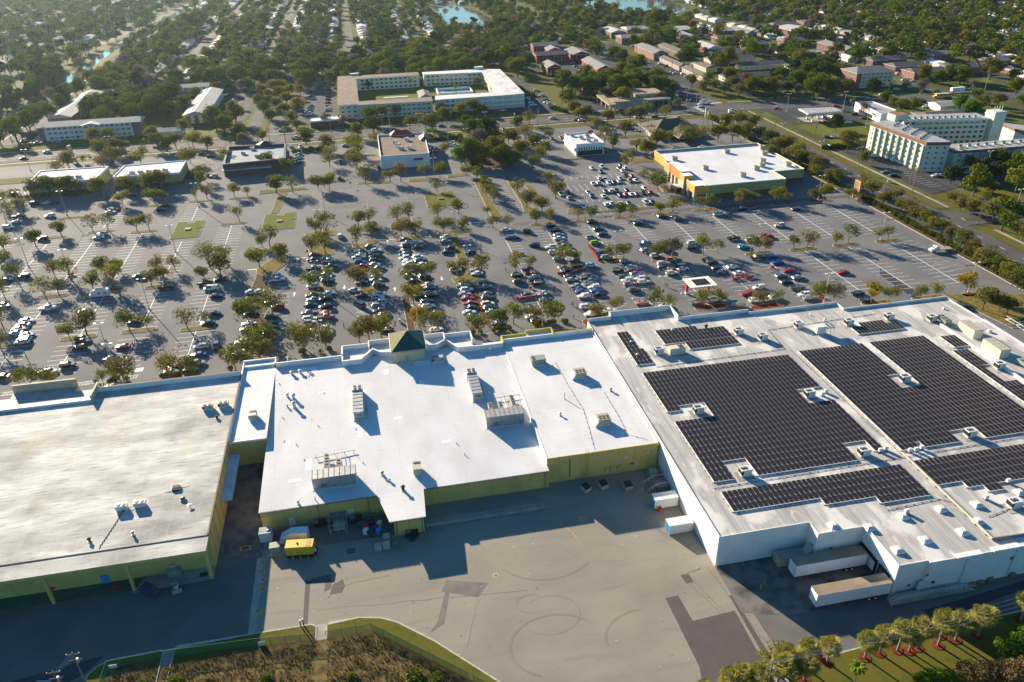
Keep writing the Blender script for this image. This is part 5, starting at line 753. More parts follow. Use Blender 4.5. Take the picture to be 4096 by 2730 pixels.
array('narrow right-hand strip of dark panels near the dividing wall', 156.8, 124.0, 5, 17, [(2, 5, 9, 13), (4, 5, 13, 17)]); array('short strip of three-wide panels near the right parapet', 158.9, 162, 4, 3)
array('small block of dark panels at the top left corner of the solar roof', 67.9, 173.3, 4, 9, [(3, 4, 4, 9)]); array('wide three-row block of dark panels near the front parapet, left', 79.6, 182.6, 18, 4, [(11, 18, 3, 4)]); array('lower part of the upper left panels, beside the cream double unit', 85.6, 178.2, 13, 2); array('small upper right block of dark panels beneath two roof units', 137.2, 175.1, 13, 3, [(0, 3, 2, 3), (10, 13, 2, 3)])
# pipes and cables on the roofs
b = MB(); b.bar((114.2, 93.6, 8.25), (114.2, 122, 8.25), 0.28, 'unit_beige', n=8); b.bar((114.2, 93.6, 8.25), (132, 92.9, 8.25), 0.3, 'steel_dark', n=6); [b.box(113.8, 114.6, y, y+0.25, 7.93, 8.2, 'steel_dark') for y in range(95, 122, 3)]; tag(b.build('roof_duct'), 'fat pale pipe running down the solar roof between the lower panel bands', 'pipe')
def cable(pts, z, label, m='black', r=0.045):
    b = MB()
    for a, c in zip(pts[:-1], pts[1:]): b.bar((a[0], a[1], z+0.12), (c[0], c[1], z+0.12), r, m, n=4)
    for a, c in zip(pts[:-1], pts[1:]):
        L = math.hypot(c[0]-a[0], c[1]-a[1]); n = max(1, int(L/1.9))
        for i in range(n): x = a[0]+(c[0]-a[0])*i/n; y = a[1]+(c[1]-a[1])*i/n; b.box(x-0.13, x+0.13, y-0.08, y+0.08, z, z+0.09, 'black')
    tag(b.build('roof_conduit'), label, 'conduit', 'thin conduits on the store roofs')
cable([(113.3, 172.8), (113.9, 129.2), (113.8, 122)], 7.92, 'conduit on black blocks along the walkway between the two large panel fields'); cable([(67, 120.2), (113, 120.8), (150, 121.6)], 7.92, 'conduit on black blocks below the two large panel fields'); cable([(73, 171.5), (112, 172.5), (112.8, 184), (150, 186)], 7.92, 'conduit above the large left panel field'); cable([(99.5, 105.8), (112, 106.5), (114, 105)], 7.92, 'conduit beneath the long low panel band'); cable([(118.5, 99.5), (128, 101.5), (150, 101)], 7.92, 'conduit among the lower right skylights')
cable([(46.2, 181), (46.5, 170), (47.4, 157), (46.6, 149), (45.4, 140)], 7.42, 'thin wavy conduit down the middle of the right wing of the clean white roof', 'steel', 0.035); cable([(50.5, 171.8), (53, 172), (55, 163), (55.3, 152), (55, 144), (59, 141)], 7.42, 'thin conduit from the six-fan unit down the clean white roof', 'steel', 0.035)
# middle roof machinery
def penthouse(name, x, y, w, d, h, z, label, ribs, rz=0, vert=True):
    o = empty(name, (x, y, z), label, 'machine house'); b = MB(); b.box(-w/2, w/2, -d/2, d/2, 0.05, h, 'steel'); b.box(-w/2-0.25, w/2+0.25, -d/2-0.25, d/2+0.25, 0, 0.12, 'wall_white'); b.build('body', o)
    b = MB(); b.box(-w/2-0.08, w/2+0.08, -d/2-0.08, d/2+0.08, h+0.003, h+0.15, 'steel'); n = ribs
    if vert: [b.box(-w/2-0.08, w/2+0.08, -d/2+i*d/n-0.04, -d/2+i*d/n+0.04, h+0.155, h+0.22, 'steel_dark') for i in range(n+1)]
    else: [b.box(-w/2+i*w/n-0.04, -w/2+i*w/n+0.04, -d/2-0.08, d/2+0.08, h+0.155, h+0.22, 'rust') for i in range(n+1)]; [b.box(-w/2+i*w/n-0.03, -w/2+i*w/n+0.03, -d/2-0.03, -d/2, 0.2, h, 'steel_dark') for i in range(n)]
    b.build('lid', o); b = MB(); b.box(-w*0.3, w*0.3, -d/2-0.06, -d/2, h-0.9, h-0.5, 'glass_blue') if vert else b.box(-w*0.32, -w*0.18, -d/2-0.25, -d/2, 0.7, 1.4, 'steel_dark'); b.build('louvre', o)
    if vert:
        b = MB(); b.box(-w/2-0.15, w/2+0.15, d/2+0.1, d/2+2.4, 0.3, h+0.5, 'unit_white'); b.build('fan_section', o); [fan(o, sx*0.6, d/2+0.75+sy*1.05, h+0.5, 0.45) for sx in (-1, 1) for sy in (0, 1)]
        b = MB(); [b.bar((w/2+0.1, -d/2+2+i*0.9, 1.2), (w/2+0.9, -d/2+2+i*0.9, 0.1), 0.06, 'steel') for i in range(4)]; b.bar((w/2+0.9, -d/2+1.5, 0.2), (w/2+0.9, d/2, 0.2), 0.07, 'steel'); b.build('pipework', o)
    return o
penthouse('rooftop_machine_house', -9.35, 171.9, 2.5, 10.2, 2.2, 6.35, 'narrow grey metal machine house with four fans, left of two on the white roof', 6); penthouse('rooftop_machine_house', 21.8, 173.4, 2.5, 10.0, 2.3, 6.4, 'narrow grey metal machine house with four fans, right of two on the white roof', 6)
penthouse('rooftop_machine_house', -15.4, 143.9, 9.8, 3.2, 3.1, 5.35, 'wide ribbed grey machine house near the rear eave, left', 8, vert=False); penthouse('rooftop_machine_house', 27.0, 158.0, 9.6, 3.2, 3.1, 5.9, 'wide ribbed grey machine house in the centre right of the white roof', 8, vert=False)
def cond_rack(x, y, z, n, label):
    o = empty('condenser_rack', (x, y, z), label, 'condenser', 'small condensers behind the machine houses'); b = MB(); b.box(-0.55, 0.55, 0, n*1.15, 0.9, 1.8, 'unit_beige'); [b.bar((sx, k*1.15, 0), (sx, k*1.15, 0.9), 0.05, 'steel_dark') for sx in (-0.5, 0.5) for k in range(n+1)]; b.build('casing', o); [fan(o, 0, 0.57+i*1.15, 1.8, 0.42) for i in range(n)]; return o
cond_rack(-17.4, 148.3, 5.6, 4, 'four-fan condenser row behind the left wide machine house'); cond_rack(-14.6, 148.1, 5.6, 2, 'two-fan condenser behind the left wide machine house'); cond_rack(24.3, 162.4, 6.1, 2, 'left two-fan condenser behind the centre right machine house'); cond_rack(27.0, 162.4, 6.1, 2, 'second two-fan condenser behind the centre right machine house'); cond_rack(30.4, 162.4, 6.1, 4, 'four-fan condenser row behind the centre right machine house')
b = MB(); b.bar((-20.3, 153.2, 6.3), (-10.6, 154.2, 6.3), 0.09, 'unit_beige'); [b.bar((x, 153.7, 5.7), (x, 153.7, 6.7), 0.06, 'rust') for x in (-20, -18, -15.5, -13.2, -11)]; [b.bar((x, 154, 6.4), (x, 147.8, 6.4), 0.05, 'steel') for x in (-14.9, -13.9, -13.0)]; tag(b.build('pipe_rack'), 'pipe rack behind the left wide machine house', 'pipework')
b = MB(); b.bar((22.6, 167.8, 6.9), (33, 168.2, 6.9), 0.09, 'steel'); [b.bar((x, 168, 6.2), (x, 168, 7.2), 0.06, 'rust') for x in (24, 26, 29, 31, 33)]; [b.bar((x, 168, 6.9), (x, 162, 6.9), 0.05, 'steel') for x in (25.3, 28.5, 31.8)]; tag(b.build('pipe_rack'), 'pipe rack behind the centre right machine house', 'pipework')
packaged('rooftop_unit', 3.5, 143.6, 5.45, 'tall beige two-fan unit alone on the lower part of the white roof', w=2.0, d=2.9, h=1.5, m='unit_beige', pad=False, fans=((0.0, 1.0), (0.8, 1.0)), side='unit_beige'); packaged('rooftop_unit', 13.6, 190.0, 7.1, 'grey unit with black fan end beside the green tower', w=3.2, d=1.6, h=1.3, m='steel', pad=False)
packaged('rooftop_unit', 41.2, 181.6, 7.44, 'green-grey rooftop unit at the top of the right wing of the white roof', w=4.0, d=2.6, h=1.7, m='unit_green', pad=False, fans=((0, .5), (0, -.5)), side='unit_green')
for x, y, t_ in ((50.8, 172.4, 'farther'), (50.6, 150.0, 'nearer')):
    o = packaged('rooftop_unit', x, y, 7.44, 'beige six-fan rooftop unit with sloping hood, %s of two' % t_, w=3.2, d=2.8, h=1.6, m='unit_beige', pad=False, fans=(), side='unit_beige'); [fan(o, -0.9+i*0.95, -0.75+j*0.9, 1.98, 0.4) for i in range(3) for j in range(2)]; b = MB(); b.prism([(-2.5, -1.5), (-1.65, -1.5), (-1.65, 1.2), (-2.5, 1.2)], 0.2, lambda x, y: 0.4 if x < -2 else 1.5, 'unit_white'); b.build('hood', o)
packaged('rooftop_unit', -36.0, 172.3, 7.3, 'beige two-fan unit on the narrow left strip of the white roof', w=1.9, d=2.6, h=1.3, m='unit_beige', pad=False, fans=((0, .6), (.8, .6)), side='unit_beige')
for x, y, t_ in ((-47.8, 178.2, 'left'), (-43.9, 178.5, 'right')):
    o = packaged('rooftop_unit', x, y, 8, 'rusty two-fan condenser on legs by the right edge of the stained roof, %s of two' % t_, w=2.6, d=1.3, h=1.0, m='unit_beige', pad=False, fans=((.1, 0), (1.3, 0)), side='black')
for x, y, t_ in ((-60.7, 141.9, 'left'), (-57.0, 142.1, 'right')): packaged('rooftop_unit', x, y, 8, 'pale two-fan condenser near the foot of the stained roof, %s of two' % t_, w=2.4, d=1.3, h=0.9, m='unit_white', pad=False, fans=((.1, 0), (1.2, 0)), side='unit_white')
def vent(x, y, z, label, m='galv', h=0.7, r=0.28, hood=True, cat='vent'):
    b = MB(); b.cyl(0, 0, 0, 0.1, r*1.6, 'wall_white', r*1.6, 10); b.cyl(0, 0, 0.1, h, r, m, r, 10)
    if hood: b.cyl(0, 0, h, h+0.12, r*1.5, m, r*1.5, 10); b.cyl(0, 0, h+0.12, h+0.35, r*1.4, m, r*0.5, 10)
    return tag(b.build('roof_vent', None, (x, y, z)), label, cat, 'small vents on the roofs')
VT = [(-26.0, 176.0, 6.6, 'galv', 1.6, 0.42), (-26.3, 180.0, 6.7, 'galv', 1.4, 0.42), (-28.0, 181.3, 6.7, 'galv', 0.9, 0.35), (-27.8, 176.5, 6.6, 'galv', 0.5, 0.2), (-27.3, 192.2, 7.1, 'galv', 0.9, 0.4), (-25, 192.4, 7.1, 'galv', 0.9, 0.4), (-23, 192.5, 7.1, 'steel_dark', 0.6, 0.2), (-22.4, 192.6, 7.1, 'steel_dark', 0.6, 0.2), (-4.7, 144.3, 5.4, 'galv', 0.8, 0.35), (-0.3, 138, 5.2, 'black', 1.1, 0.35), (-3.2, 141.8, 5.3, 'unit_white', 0.5, 0.25), (44.7, 178.6, 7.43, 'galv', 0.5, 0.25), (56.9, 163.5, 7.43, 'unit_beige', 0.7, 0.3), (44.0, 162.6, 7.43, 'galv', 2.0, 0.12), (41.0, 155.5, 7.43, 'galv', 0.6, 0.25), (29.3, 197-5, 7.2, 'galv', 0.7, 0.25), (-23.6, 138.5, 5.2, 'galv', 0.6, 0.25), (-19.9, 139, 5.2, 'rust', 0.8, 0.1), (-18.3, 139.2, 5.2, 'rust', 0.8, 0.1), (15.2, 147.3, 5.5, 'rust', 0.6, 0.1), (13.8, 152, 5.7, 'steel_dark', 0.4, 0.1), (-9, 149.6, 5.6, 'steel_dark', 0.4, 0.1), (-24.9, 160, 6, 'steel_dark', 0.4, 0.1), (-19.7, 166.5, 6.2, 'steel_dark', 0.4, 0.1), (-28.8, 172, 6.4, 'steel_dark', 0.4, 0.1), (-30.5, 188, 7, 'steel_dark', 0.4, 0.1), (-65.0, 132.9, 8, 'rust', 0.6, 0.3), (-56.5, 132.9, 8, 'galv', 0.7, 0.25), (-45.0, 173.3, 8, 'rust', 0.5, 0.35), (-48.2, 142.3, 8, 'steel_dark', 0.3, 0.45), (70.3, 186, 7.92, 'unit_white', 0.5, 0.3), (69.5, 178.4, 7.92, 'unit_white', 0.6, 0.3), (95.2, 189.4, 7.92, 'black', 1.0, 0.4), (84.6, 190, 7.92, 'unit_white', 0.6, 0.3), (132, 185.2, 7.92, 'unit_white', 0.8, 0.3), (130, 190, 7.92, 'unit_white', 0.3, 0.2), (172, 184, 7.92, 'unit_white', 0.3, 0.3), (175, 168, 7.92, 'unit_white', 0.4, 0.5)]
for i, v in enumerate(sorted(VT)):
    ro = 'stained left roof' if v[0] < -42 else 'clean white roof' if v[0] < 61 else 'solar roof'; k = sum(1 for q in sorted(VT)[:i] if ('stained left roof' if q[0] < -42 else 'clean white roof' if q[0] < 61 else 'solar roof') == ro)
    vent(v[0], v[1], v[2], '%s vent stack on the %s, %s from the left' % ({'galv': 'silvery', 'rust': 'rusty', 'black': 'black', 'steel_dark': 'short grey', 'unit_white': 'white', 'unit_beige': 'beige'}[v[3]], ro, nth(k)), v[3], v[4], v[5], v[5] > 0.15)
SM = [(109.4, 148.2), (111.0, 149.3), (109.6, 124.6-0.8), (111.3, 124.2), (116.2, 123.9-1.6), (117.8, 122.3), (119.5, 122.6), (102.6, 104.2), (121.6, 104.4), (130, 108)]
for i, (x, y) in enumerate(sorted(SM)): b = MB(); b.box(-0.45, 0.45, -0.25, 0.25, 0.3, 1.15, 'unit_white'); b.box(0.45, 0.5, -0.2, 0.2, 0.4, 1.1, 'black'); b.box(-0.5, 0.5, -0.4, 0.4, 0, 0.12, 'steel_dark'); tag(b.build('inverter_box', None, (x, y, 7.92)), 'small white box unit on the solar roof, %s from the left' % nth(i), 'equipment box', 'small white boxes beside the panels')
b = MB(); b.cyl(0, 0, 0, 0.5, 0.06, 'steel', n=6); b.cyl(0, 0.1, 0.5, 0.62, 0.55, 'steel', 0.1, 12); tag(b.build('satellite_dish', None, (-46.2, 139.3, 8)), 'small grey satellite dish on the stained roof near its right edge', 'dish')
b = MB(); b.box(-0.9, 0.9, -0.6, 0.6, 0, 0.5, 'unit_white'); b.box(-0.75, 0.75, -0.5, 0.5, 0.5, 0.65, 'rust'); b.face([(-2.6, -0.9, 0.05), (-0.9, -0.7, 0.1), (0.9, -0.65, 0.1), (0.3, -1.3, 0.05)], 'black'); b.face([(0.9, 0, 0.1), (2.6, 0.2, 0.05), (2.4, 1.4, 0.05), (1.2, 1.0, 0.1)], 'steel_dark'); tag(b.build('rusty_roof_hatch', None, (-50.3, 146.5, 8)), 'rust-topped hatch with torn dark sheets on the stained roof', 'hatch')
b = MB()
for i in range(12): b.box(-60.4-i*0.2, -60.25-i*0.2, 140.8-i*0.95, 141.75-i*0.95, 8.01, 8.15, 'black')
b.bar((-58.5, 141.8, 8.3), (-61.5, 141.4, 8.3), 0.06, 'black'); tag(b.build('pipe_bundle'), 'dark pipe run from the lower condensers to the canopy on the stained roof', 'pipe')
for bx, x0, y0, x1, y1, z, n, nm, e in ((0, -162, 412, -140, 428, 6, 5, 'left yellow shop', 0), (0, -122, 413, -98, 428, 6, 5, 'second yellow shop', 0)):
    for i in range(n): packaged('rooftop_unit', x0+4+i*(x1-x0-4)/n, 414.5, z, 'roof unit on the %s, %s from the left' % (nm, nth(i)), group='roof units on the yellow shops', m='unit_beige', pad=False, w=2.6, d=1.8, h=1.1, side='unit_beige')
FU = [(155, 365, 5.9), (186, 370, 5.9), (163.5, 346, 5.9), (176, 331, 5.9), (203, 362, 5.9), (196, 350, 5.9), (205, 341, 5.9), (192, 343, 5.9), (187, 339, 5.9), (207, 372, 5.9)]
for i, (x, y, z) in enumerate(sorted(FU)): packaged('rooftop_unit', x, y, z, 'boxy roof unit on the green-walled store, %s from the left' % nth(i), group='roof units on the green-walled store', m='unit_beige', pad=False, w=2.8, d=2.0, h=1.5, side='unit_beige')
for i, (x, y) in enumerate(((17, 437), (18, 430), (19, 424), (24, 441), (24, 423))): packaged('rooftop_unit', x, y, 6, 'white roof unit on the brown gravel restaurant roof, %s from the left' % nth(i), group='roof units on the restaurant', pad=False, w=2.2, d=2, h=1.3)
for i, (x, y) in enumerate(((117, 424), (120.5, 418), (123, 412), (125, 421), (126.5, 409))): packaged('rooftop_unit', x, y, 6, 'roof machine on the striped-awning diner, %s from the left' % nth(i), group='roof machines on the diner', pad=False, w=2.2, d=1.8, h=1.1, m='steel')
for i, (x, y) in enumerate(((-66, 440), (-58, 432), (-62, 448))): packaged('rooftop_unit', x, y, 5.2, 'roof unit on the black mansard restaurant, %s' % nth(i), group='roof units on the dark restaurant', pad=False, w=2.2, d=1.8, h=1.1)
for i in range(16):
    x = 274+(i % 4)*2.6+i*0.3; y = 338+i*2.2
    packaged('rooftop_unit', x, y, 14.6, 'grey condenser on the mint tower roof, %s from the near end' % nth(i), group='condensers on the mint tower', pad=False, w=1.5, d=1.0, h=0.8, m='steel', fans=((0.1, 0),), side='black')
for i in range(12): packaged('rooftop_unit', 296+i*3.3, 378-i*0.55, 14.2, 'grey condenser on the balcony wing roof, %s from the left' % nth(i), group='condensers on the balcony wing', pad=False, w=1.5, d=1.0, h=0.8, m='steel', fans=((0.1, 0),), side='black')
for i in range(9): packaged('rooftop_unit', 298+i*5, 338, 9.2, 'grey condenser on the three-storey mint wing, %s from the left' % nth(i), group='condensers on the three-storey wing', pad=False, w=1.6, d=1.2, h=0.9, m='steel', fans=((0.1, 0),), side='black')
# ================================================================ loading yard things
def trailer(x0, y0, z, L, label, m='wall_white', rz=0):
    o = empty('semi_trailer', (x0, y0, 0), label, 'trailer', 'white box trailers at the docks', rz); b = MB(); b.box(0, L, 0, 2.6, 1.15, 4.1, 'trim_white', top='roof_tan'); [b.box(0.02+i*0.9, 0.06+i*0.9, -0.015, 0, 1.3, 4.0, 'unit_white') for i in range(int(L/0.9))]; b.build('box', o); b = MB(); b.box(0.4, L-0.4, 0.7, 1.9, 0.85, 1.14, 'black'); b.box(3.2, 3.4, 0.3, 0.5, 0.1, 1.1, 'steel_dark'); b.box(3.2, 3.4, 2.1, 2.3, 0.1, 1.1, 'steel_dark'); b.build('chassis', o)
    b = MB(); b.bar((-0.02, 0.1, 1.2), (-0.02, 0.1, 4.05), 0.05, 'steel'); b.bar((-0.02, 2.5, 1.2), (-0.02, 2.5, 4.05), 0.05, 'steel'); b.bar((-0.02, 0.1, 4.08), (L, 0.0, 4.08), 0.05, 'steel'); b.build('edge_rail', o)
    for x in (L-4.2, L-2.9):
        for y in (0.0, 2.2): b = MB(); b.bar((0, 0, 0), (0, 0.4, 0), 0.5, 'rubber', n=12); b.bar((0, -0.02, 0), (0, 0, 0), 0.25, 'unit_white', n=8); b.build('wheel', o, (x, y, 0.5))
trailer(75.2, 98.7, 0, 15.9, 'long white semi-trailer backed into the dock, farther of two'); trailer(75.4, 90.9, 0, 15.8, 'long white semi-trailer with sunlit tan roof, nearer of two')
o = empty('trash_compactor', (74, 102.5, 0), 'beige trash compactor against the white wall by the docks', 'compactor'); b = MB(); b.box(0, 5.8, 0, 2.4, 0.3, 2.5, 'unit_beige', top='concrete'); b.box(-0.1, 0, 0, 2.4, 0.2, 2.7, 'unit_beige'); b.build('bin', o); b = MB(); b.prism([(5.8, 0.2), (8.0, 0.2), (8.0, 2.2), (5.8, 2.2)], 0.3, lambda x, y: 2.3 if x < 7 else 4.2, 'unit_beige'); b.box(7.2, 7.9, 0.6, 1.4, 4.2, 4.25, 'black'); b.build('chute', o)
def container(x, y, label):
    o = empty('shipping_container', (x, y, 0), label, 'container', 'white shipping containers by the wall'); b = MB(); b.box(0, 5.6, 0, 2.4, 0.1, 2.6, 'trim_white'); [b.box(i*0.28, i*0.28+0.12, -0.03, 0, 0.2, 2.5, 'unit_white') or b.box(i*0.28, i*0.28+0.12, 0, 2.4, 2.603, 2.63, 'unit_white') for i in range(20)]; b.build('body', o); b = MB(); b.box(-0.05, 0, 0.1, 2.3, 0.2, 2.5, 'blue_paint'); [b.bar((-0.08, yy, 0.3), (-0.08, yy, 2.4), 0.03, 'unit_white') for yy in (0.7, 1.0, 1.5, 1.8)]; b.build('door', o)
container(55.4, 125.0, 'white corrugated container with blue door, farther one in the shade'); container(55.5, 116.5, 'white corrugated container with blue door, nearer one in the sun')
def bin_(x, y, rz, label, m='unit_beige', full=False, s=1.0):
    o = empty('dumpster', (x, y, 0), label, 'dumpster', 'open dumpsters behind the stores', rz); b = MB(); P = lambda a, c, h: (a*s, c*s, h*s)
    for f in ([P(-.95, -.8, .15), P(.95, -.8, .15), P(.95, -.95, 1.3), P(-.95, -.95, 1.3)], [P(.95, -.8, .15), P(.95, .9, .15), P(.95, .9, 1.7), P(.95, -.95, 1.3)], [P(.95, .9, .15), P(-.95, .9, .15), P(-.95, .9, 1.7), P(.95, .9, 1.7)][:0] or [P(.95, .9, .15), P(-.95, .9, .15), P(-.95, .9, 1.7), P(.95, .9, 1.7)], [P(-.95, .9, .15), P(-.95, -.8, .15), P(-.95, -.95, 1.3), P(-.95, .9, 1.7)]): b.face(f, m)
    b.face([P(-.9, -.8, 0.6), P(.9, -.8, .6), P(.9, .85, .6), P(-.9, .85, .6)], 'black'); b.box(-.9*s, .9*s, -.75*s, .85*s, 0.05, 0.16, m); [b.box(x_, x_+0.2, -0.99*s, -0.9*s, 0.6, 0.9, m) for x_ in (-0.9, 0.7)]; b.build('bin', o)
    b = MB(); 
    if full: [b.box(x_, x_+0.5, y_, y_+0.5, 0.8, 1.4+0.2*(i % 3), ('cardboard', 'unit_white', 'steel')[i % 3], ang=i) for i, (x_, y_) in enumerate(((-.7, -.5), (-.1, -.6), (.2, .1), (-.6, .2)))]; b.build('rubbish', o)
    else: b.face([P(-.85, -.9, 1.33), P(.85, -.9, 1.33), P(.85, .85, 1.72), P(-.85, .85, 1.72)], 'black'); b.build('lid', o)
bin_(42.0, 134.6, 0.5, 'tan dumpster with black lid, leftmost of three by the yellow wall'); bin_(46.2, 134.8, 0.3, 'tan dumpster with black lid, middle of three by the yellow wall'); bin_(51.8, 133.2, 0.1, 'tan dumpster with black lid, rightmost of three by the yellow wall'); bin_(-47.9, 123.0, 0.3, 'tan dumpster filled with rubbish beside the canopy of the left store', full=True)
b = MB(); b.box(-1.6, 1.0, -0.9, 0.9, 0.1, 1.9, 'navy'); b.box(1.0, 2.3, -0.85, 0.85, 0.1, 1.2, 'navy'); b.box(1.15, 2.2, -0.7, 0.7, 1.2, 1.3, 'rust'); b.box(-2.6, -1.6, -0.7, 0.7, 0.2, 0.5, 'black'); o = tag(b.build('baler', None, (-53.2, 123.6, 0)), 'dark navy compactor with open rusty hopper in the shade by the left canopy', 'compactor'); o.rotation_euler = (0, 0, -0.7)
o = empty('yellow_generator', (-23.2, 128.2, 0), 'yellow diesel generator cabin on a black base among yellow bollards', 'generator', rz=-0.13); b = MB(); b.box(-3.0, 2.8, -1.2, 1.2, 0.9, 3.1, 'yellow_machine'); b.box(1.3, 2.3, -0.9, 0.9, 3.103, 3.14, 'trim_gold'); [b.box(x, x+0.9, -1.22, -1.2, 1.3, 2.0, 'trim_gold') for x in (-2.6, -0.3)]; b.box(-0.7, -0.5, -0.2, 0.3, 3.103, 3.3, 'black'); b.build('canopy', o); b = MB(); b.box(-2.9, 3.2, -1.15, 1.15, 0, 0.89, 'black'); b.box(2.85, 3.2, -0.5, 0.1, 0.9, 1.3, 'trim_white'); b.build('fuel_base', o)
o = empty('white_storage_tank', (-24.8, 132.8, 0), 'white enclosed tank with sloping end beside the yellow generator', 'tank', rz=-0.12); b = MB(); b.box(-0.8, 3.0, -1.1, 1.1, 0.1, 2.8, 'unit_white'); b.prism([(-3, -1.1), (-0.81, -1.1), (-0.81, 1.1), (-3, 1.1)], 0.1, lambda x, y: 1.3 if x < -2 else 2.7, 'unit_white'); b.box(0.4, 1.4, -1.13, -1.1, 1.6, 1.75, 'red'); b.build('body', o)
b = MB(); b.box(-1.3, 1.3, -1.1, 1.1, 0.05, 2.5, 'unit_white', top='roof_old'); b.box(-1.35, 1.35, -1.15, -1.05, 2.4, 2.65, 'trim_white'); b.cyl(0.6, -0.2, 2.5, 2.8, 0.3, 'steel', n=8); tag(b.build('white_utility_cabinet', None, (-31.0, 134.6, 0)), 'white square utility cabinet at the corner of the middle store', 'cabinet')
b = MB(); b.box(-1.2, 1.0, -0.9, 0.9, 0.2, 1.9, 'unit_green'); b.box(-1.8, 1.9, -1.4, 1.3, 0, 0.15, 'concrete'); tag(b.build('transformer', None, (-28.7, 130.2, 0)), 'pale green transformer on a slab left of the yellow generator', 'transformer')
b = MB(); b.box(-1.0, 1.0, -0.9, 0.9, 0.1, 1.7, 'unit_green'); b.box(-1.3, 1.4, -1.3, 1.2, 0, 0.1, 'concrete'); tag(b.build('transformer', None, (60.0-0.8, 136.4, 0)), 'pale green transformer in the far corner of the yard', 'transformer')
b = MB(); b.box(-1.2, 1.2, -0.8, 0.8, 0.1, 1.7, 'unit_green'); tag(b.build('transformer', None, (-49.0, 127.8, 0)), 'pale green transformer beneath the left canopy', 'transformer')
b = MB(); [b.bar((x, y, 0), (x, y, 2.6), 0.06, 'steel') for x in (-17.2, -15.4, -13.4) for y in (132.8, 137)]; [b.bar((-17.2, y, z), (-13.4, y, z), 0.05, 'steel') for y in (132.8, 137) for z in (1.3, 2.6)]; [b.bar((x, 132.8, 2.6), (x, 137, 2.6), 0.05, 'steel') for x in (-17.2, -15.4, -13.4)]; b.box(-16.4, -13.9, 133.6, 136.3, 0.1, 1.6, 'unit_green'); b.sheet([(-17.1, 135.0), (-13.5, 135.0), (-13.5, 137), (-17.1, 137)], 2.62, 'glass_blue'); tag(b.build('caged_compactor'), 'green machine inside a steel cage under the yellow wall', 'cage')
BO = [(-31.8, 130.6), (-29.4, 128.3), (-26.4, 129.0), (-24.9, 126.6), (-23.3, 126.3), (-21.7, 126.1), (-20.2, 125.9), (-19.0, 128.7), (-17.0, 132.6), (-13.8, 132.6), (33.0, 131.4), (61.6, 105.2), (67.8, 99.0-0.8), (69.2, 99.2), (90.1, 88.3), (108.6, 89.6), (56.0, 130.0), (57.2, 133.9)]
for i, (x, y) in enumerate(BO): b = MB(); b.cyl(0, 0, 0, 1.15, 0.11, 'orange', 0.11, 8); b.cyl(0, 0, 1.15, 1.22, 0.11, 'orange', 0.04, 8); tag(b.build('bollard', None, (x, y, 0)), ('yellow bollard around the generator, %s from the left' % nth(i)) if i < 10 else 'yellow steel bollard ' + ('at the end of the ramp railing', 'at the corner of the white store', 'left of the compactor, first', 'left of the compactor, second', 'at the foot of the dock stair', 'at the far end of the access ramp', 'in front of the far container', 'beside the short stair')[i-10], 'bollard', 'yellow bollards')
CR = [('green', -10.4, 133.8, 'metal_green'), ('red', -9.5, 132.5, 'red'), ('navy', -8.2, 134, 'navy'), ('blue', -8.5, 130.7, 'navy'), ('blue', -6.6, 131.0, 'blue_paint'), ('white', -9.4, 131.5, 'unit_white'), ('cream', -6.4, 133.2, 'unit_cream'), ('navy', -7.2, 132, 'navy')]
for i, (c, x, y, m) in enumerate(CR): b = MB(); b.box(-0.6, 0.6, -0.5, 0.5, 0.0, 0.14, 'wood'); b.box(-0.58, 0.58, -0.48, 0.48, 0.14, 1.25, m, top='black' if i in (2, 3) else m); tag(b.build('pallet_of_crates', None, (x, y, 0)), '%s stacked crates on a pallet by the rear annex, %s in the heap' % (c, nth(i)), 'crates', 'stacked crates behind the annex').rotation_euler = (0, 0, i*0.21)
for i, (x, y) in enumerate([(-7.0, 126.0), (-5.2, 126.2), (-5.1, 128.6)]): b = MB(); b.box(-0.75, 0.75, -0.7, 0.7, 0, 1.2, 'cardboard'); [b.box(-0.76, 0.76, -0.72, -0.7, z, z+0.03, 'steel_dark') for z in (0.3, 0.7)]; tag(b.build('cardboard_bale', None, (x, y, 0)), 'strapped bale of crushed cardboard, %s' % ('near left one', 'near right one', 'back one')[i], 'bale', 'cardboard bales in the yard')
def pallet(x, y, rz, label, n=6, m='wood', leaning=False):
    b = MB()
    for k in range(n): z = k*0.14; [b.box(-0.6, 0.6, -0.5+j*0.2, -0.38+j*0.2, z+0.10, z+0.125, m) for j in range(6)]; [b.box(-0.6+j*0.55, -0.5+j*0.55, -0.5, 0.62, z, z+0.10, m) for j in range(3)]
    o = tag(b.build('pallet_stack', None, (x, y, 0)), label, 'pallets', 'stacks of wooden pallets'); o.rotation_euler = (0, 0, rz)
pallet(-3.2, 126.3, 0.1, 'pale wooden pallets beside the cardboard bales'); pallet(0.5, 127.2, 0.2, 'low dark pallet stack in the annex shade, left', 4, 'navy'); pallet(2.4, 127.4, 0.1, 'low brown pallet stack in the annex shade, right', 3)
pallet(109.5, 90.0, 0.1, 'stack of brown pallets by the ramp, first', 3); pallet(111.4, 90.2, 0.3, 'stack of brown pallets by the ramp, second', 4); pallet(113.6, 90.3, 0.1, 'stack of pale pallets by the ramp, third', 6); pallet(118.5, 91.0-0.6, 0.0, 'pallets standing by the white wall at the right', 8)
for i, (x, y) in enumerate([(0.5, 128.6), (-11.5, 135.9), (-19.5, 136.2)]): b = MB(); b.box(-1.4, 1.4, -0.6, 0.6, 0, 1.3, 'black'); b.box(-1.3, -0.2, -0.5, 0.5, 1.3, 1.5, 'steel_dark'); tag(b.build('black_bin_row', None, (x, y, 0)), 'row of black bins against the yellow wall, %s from the right' % ('first', 'second', 'third')[i], 'bins', 'black bins')
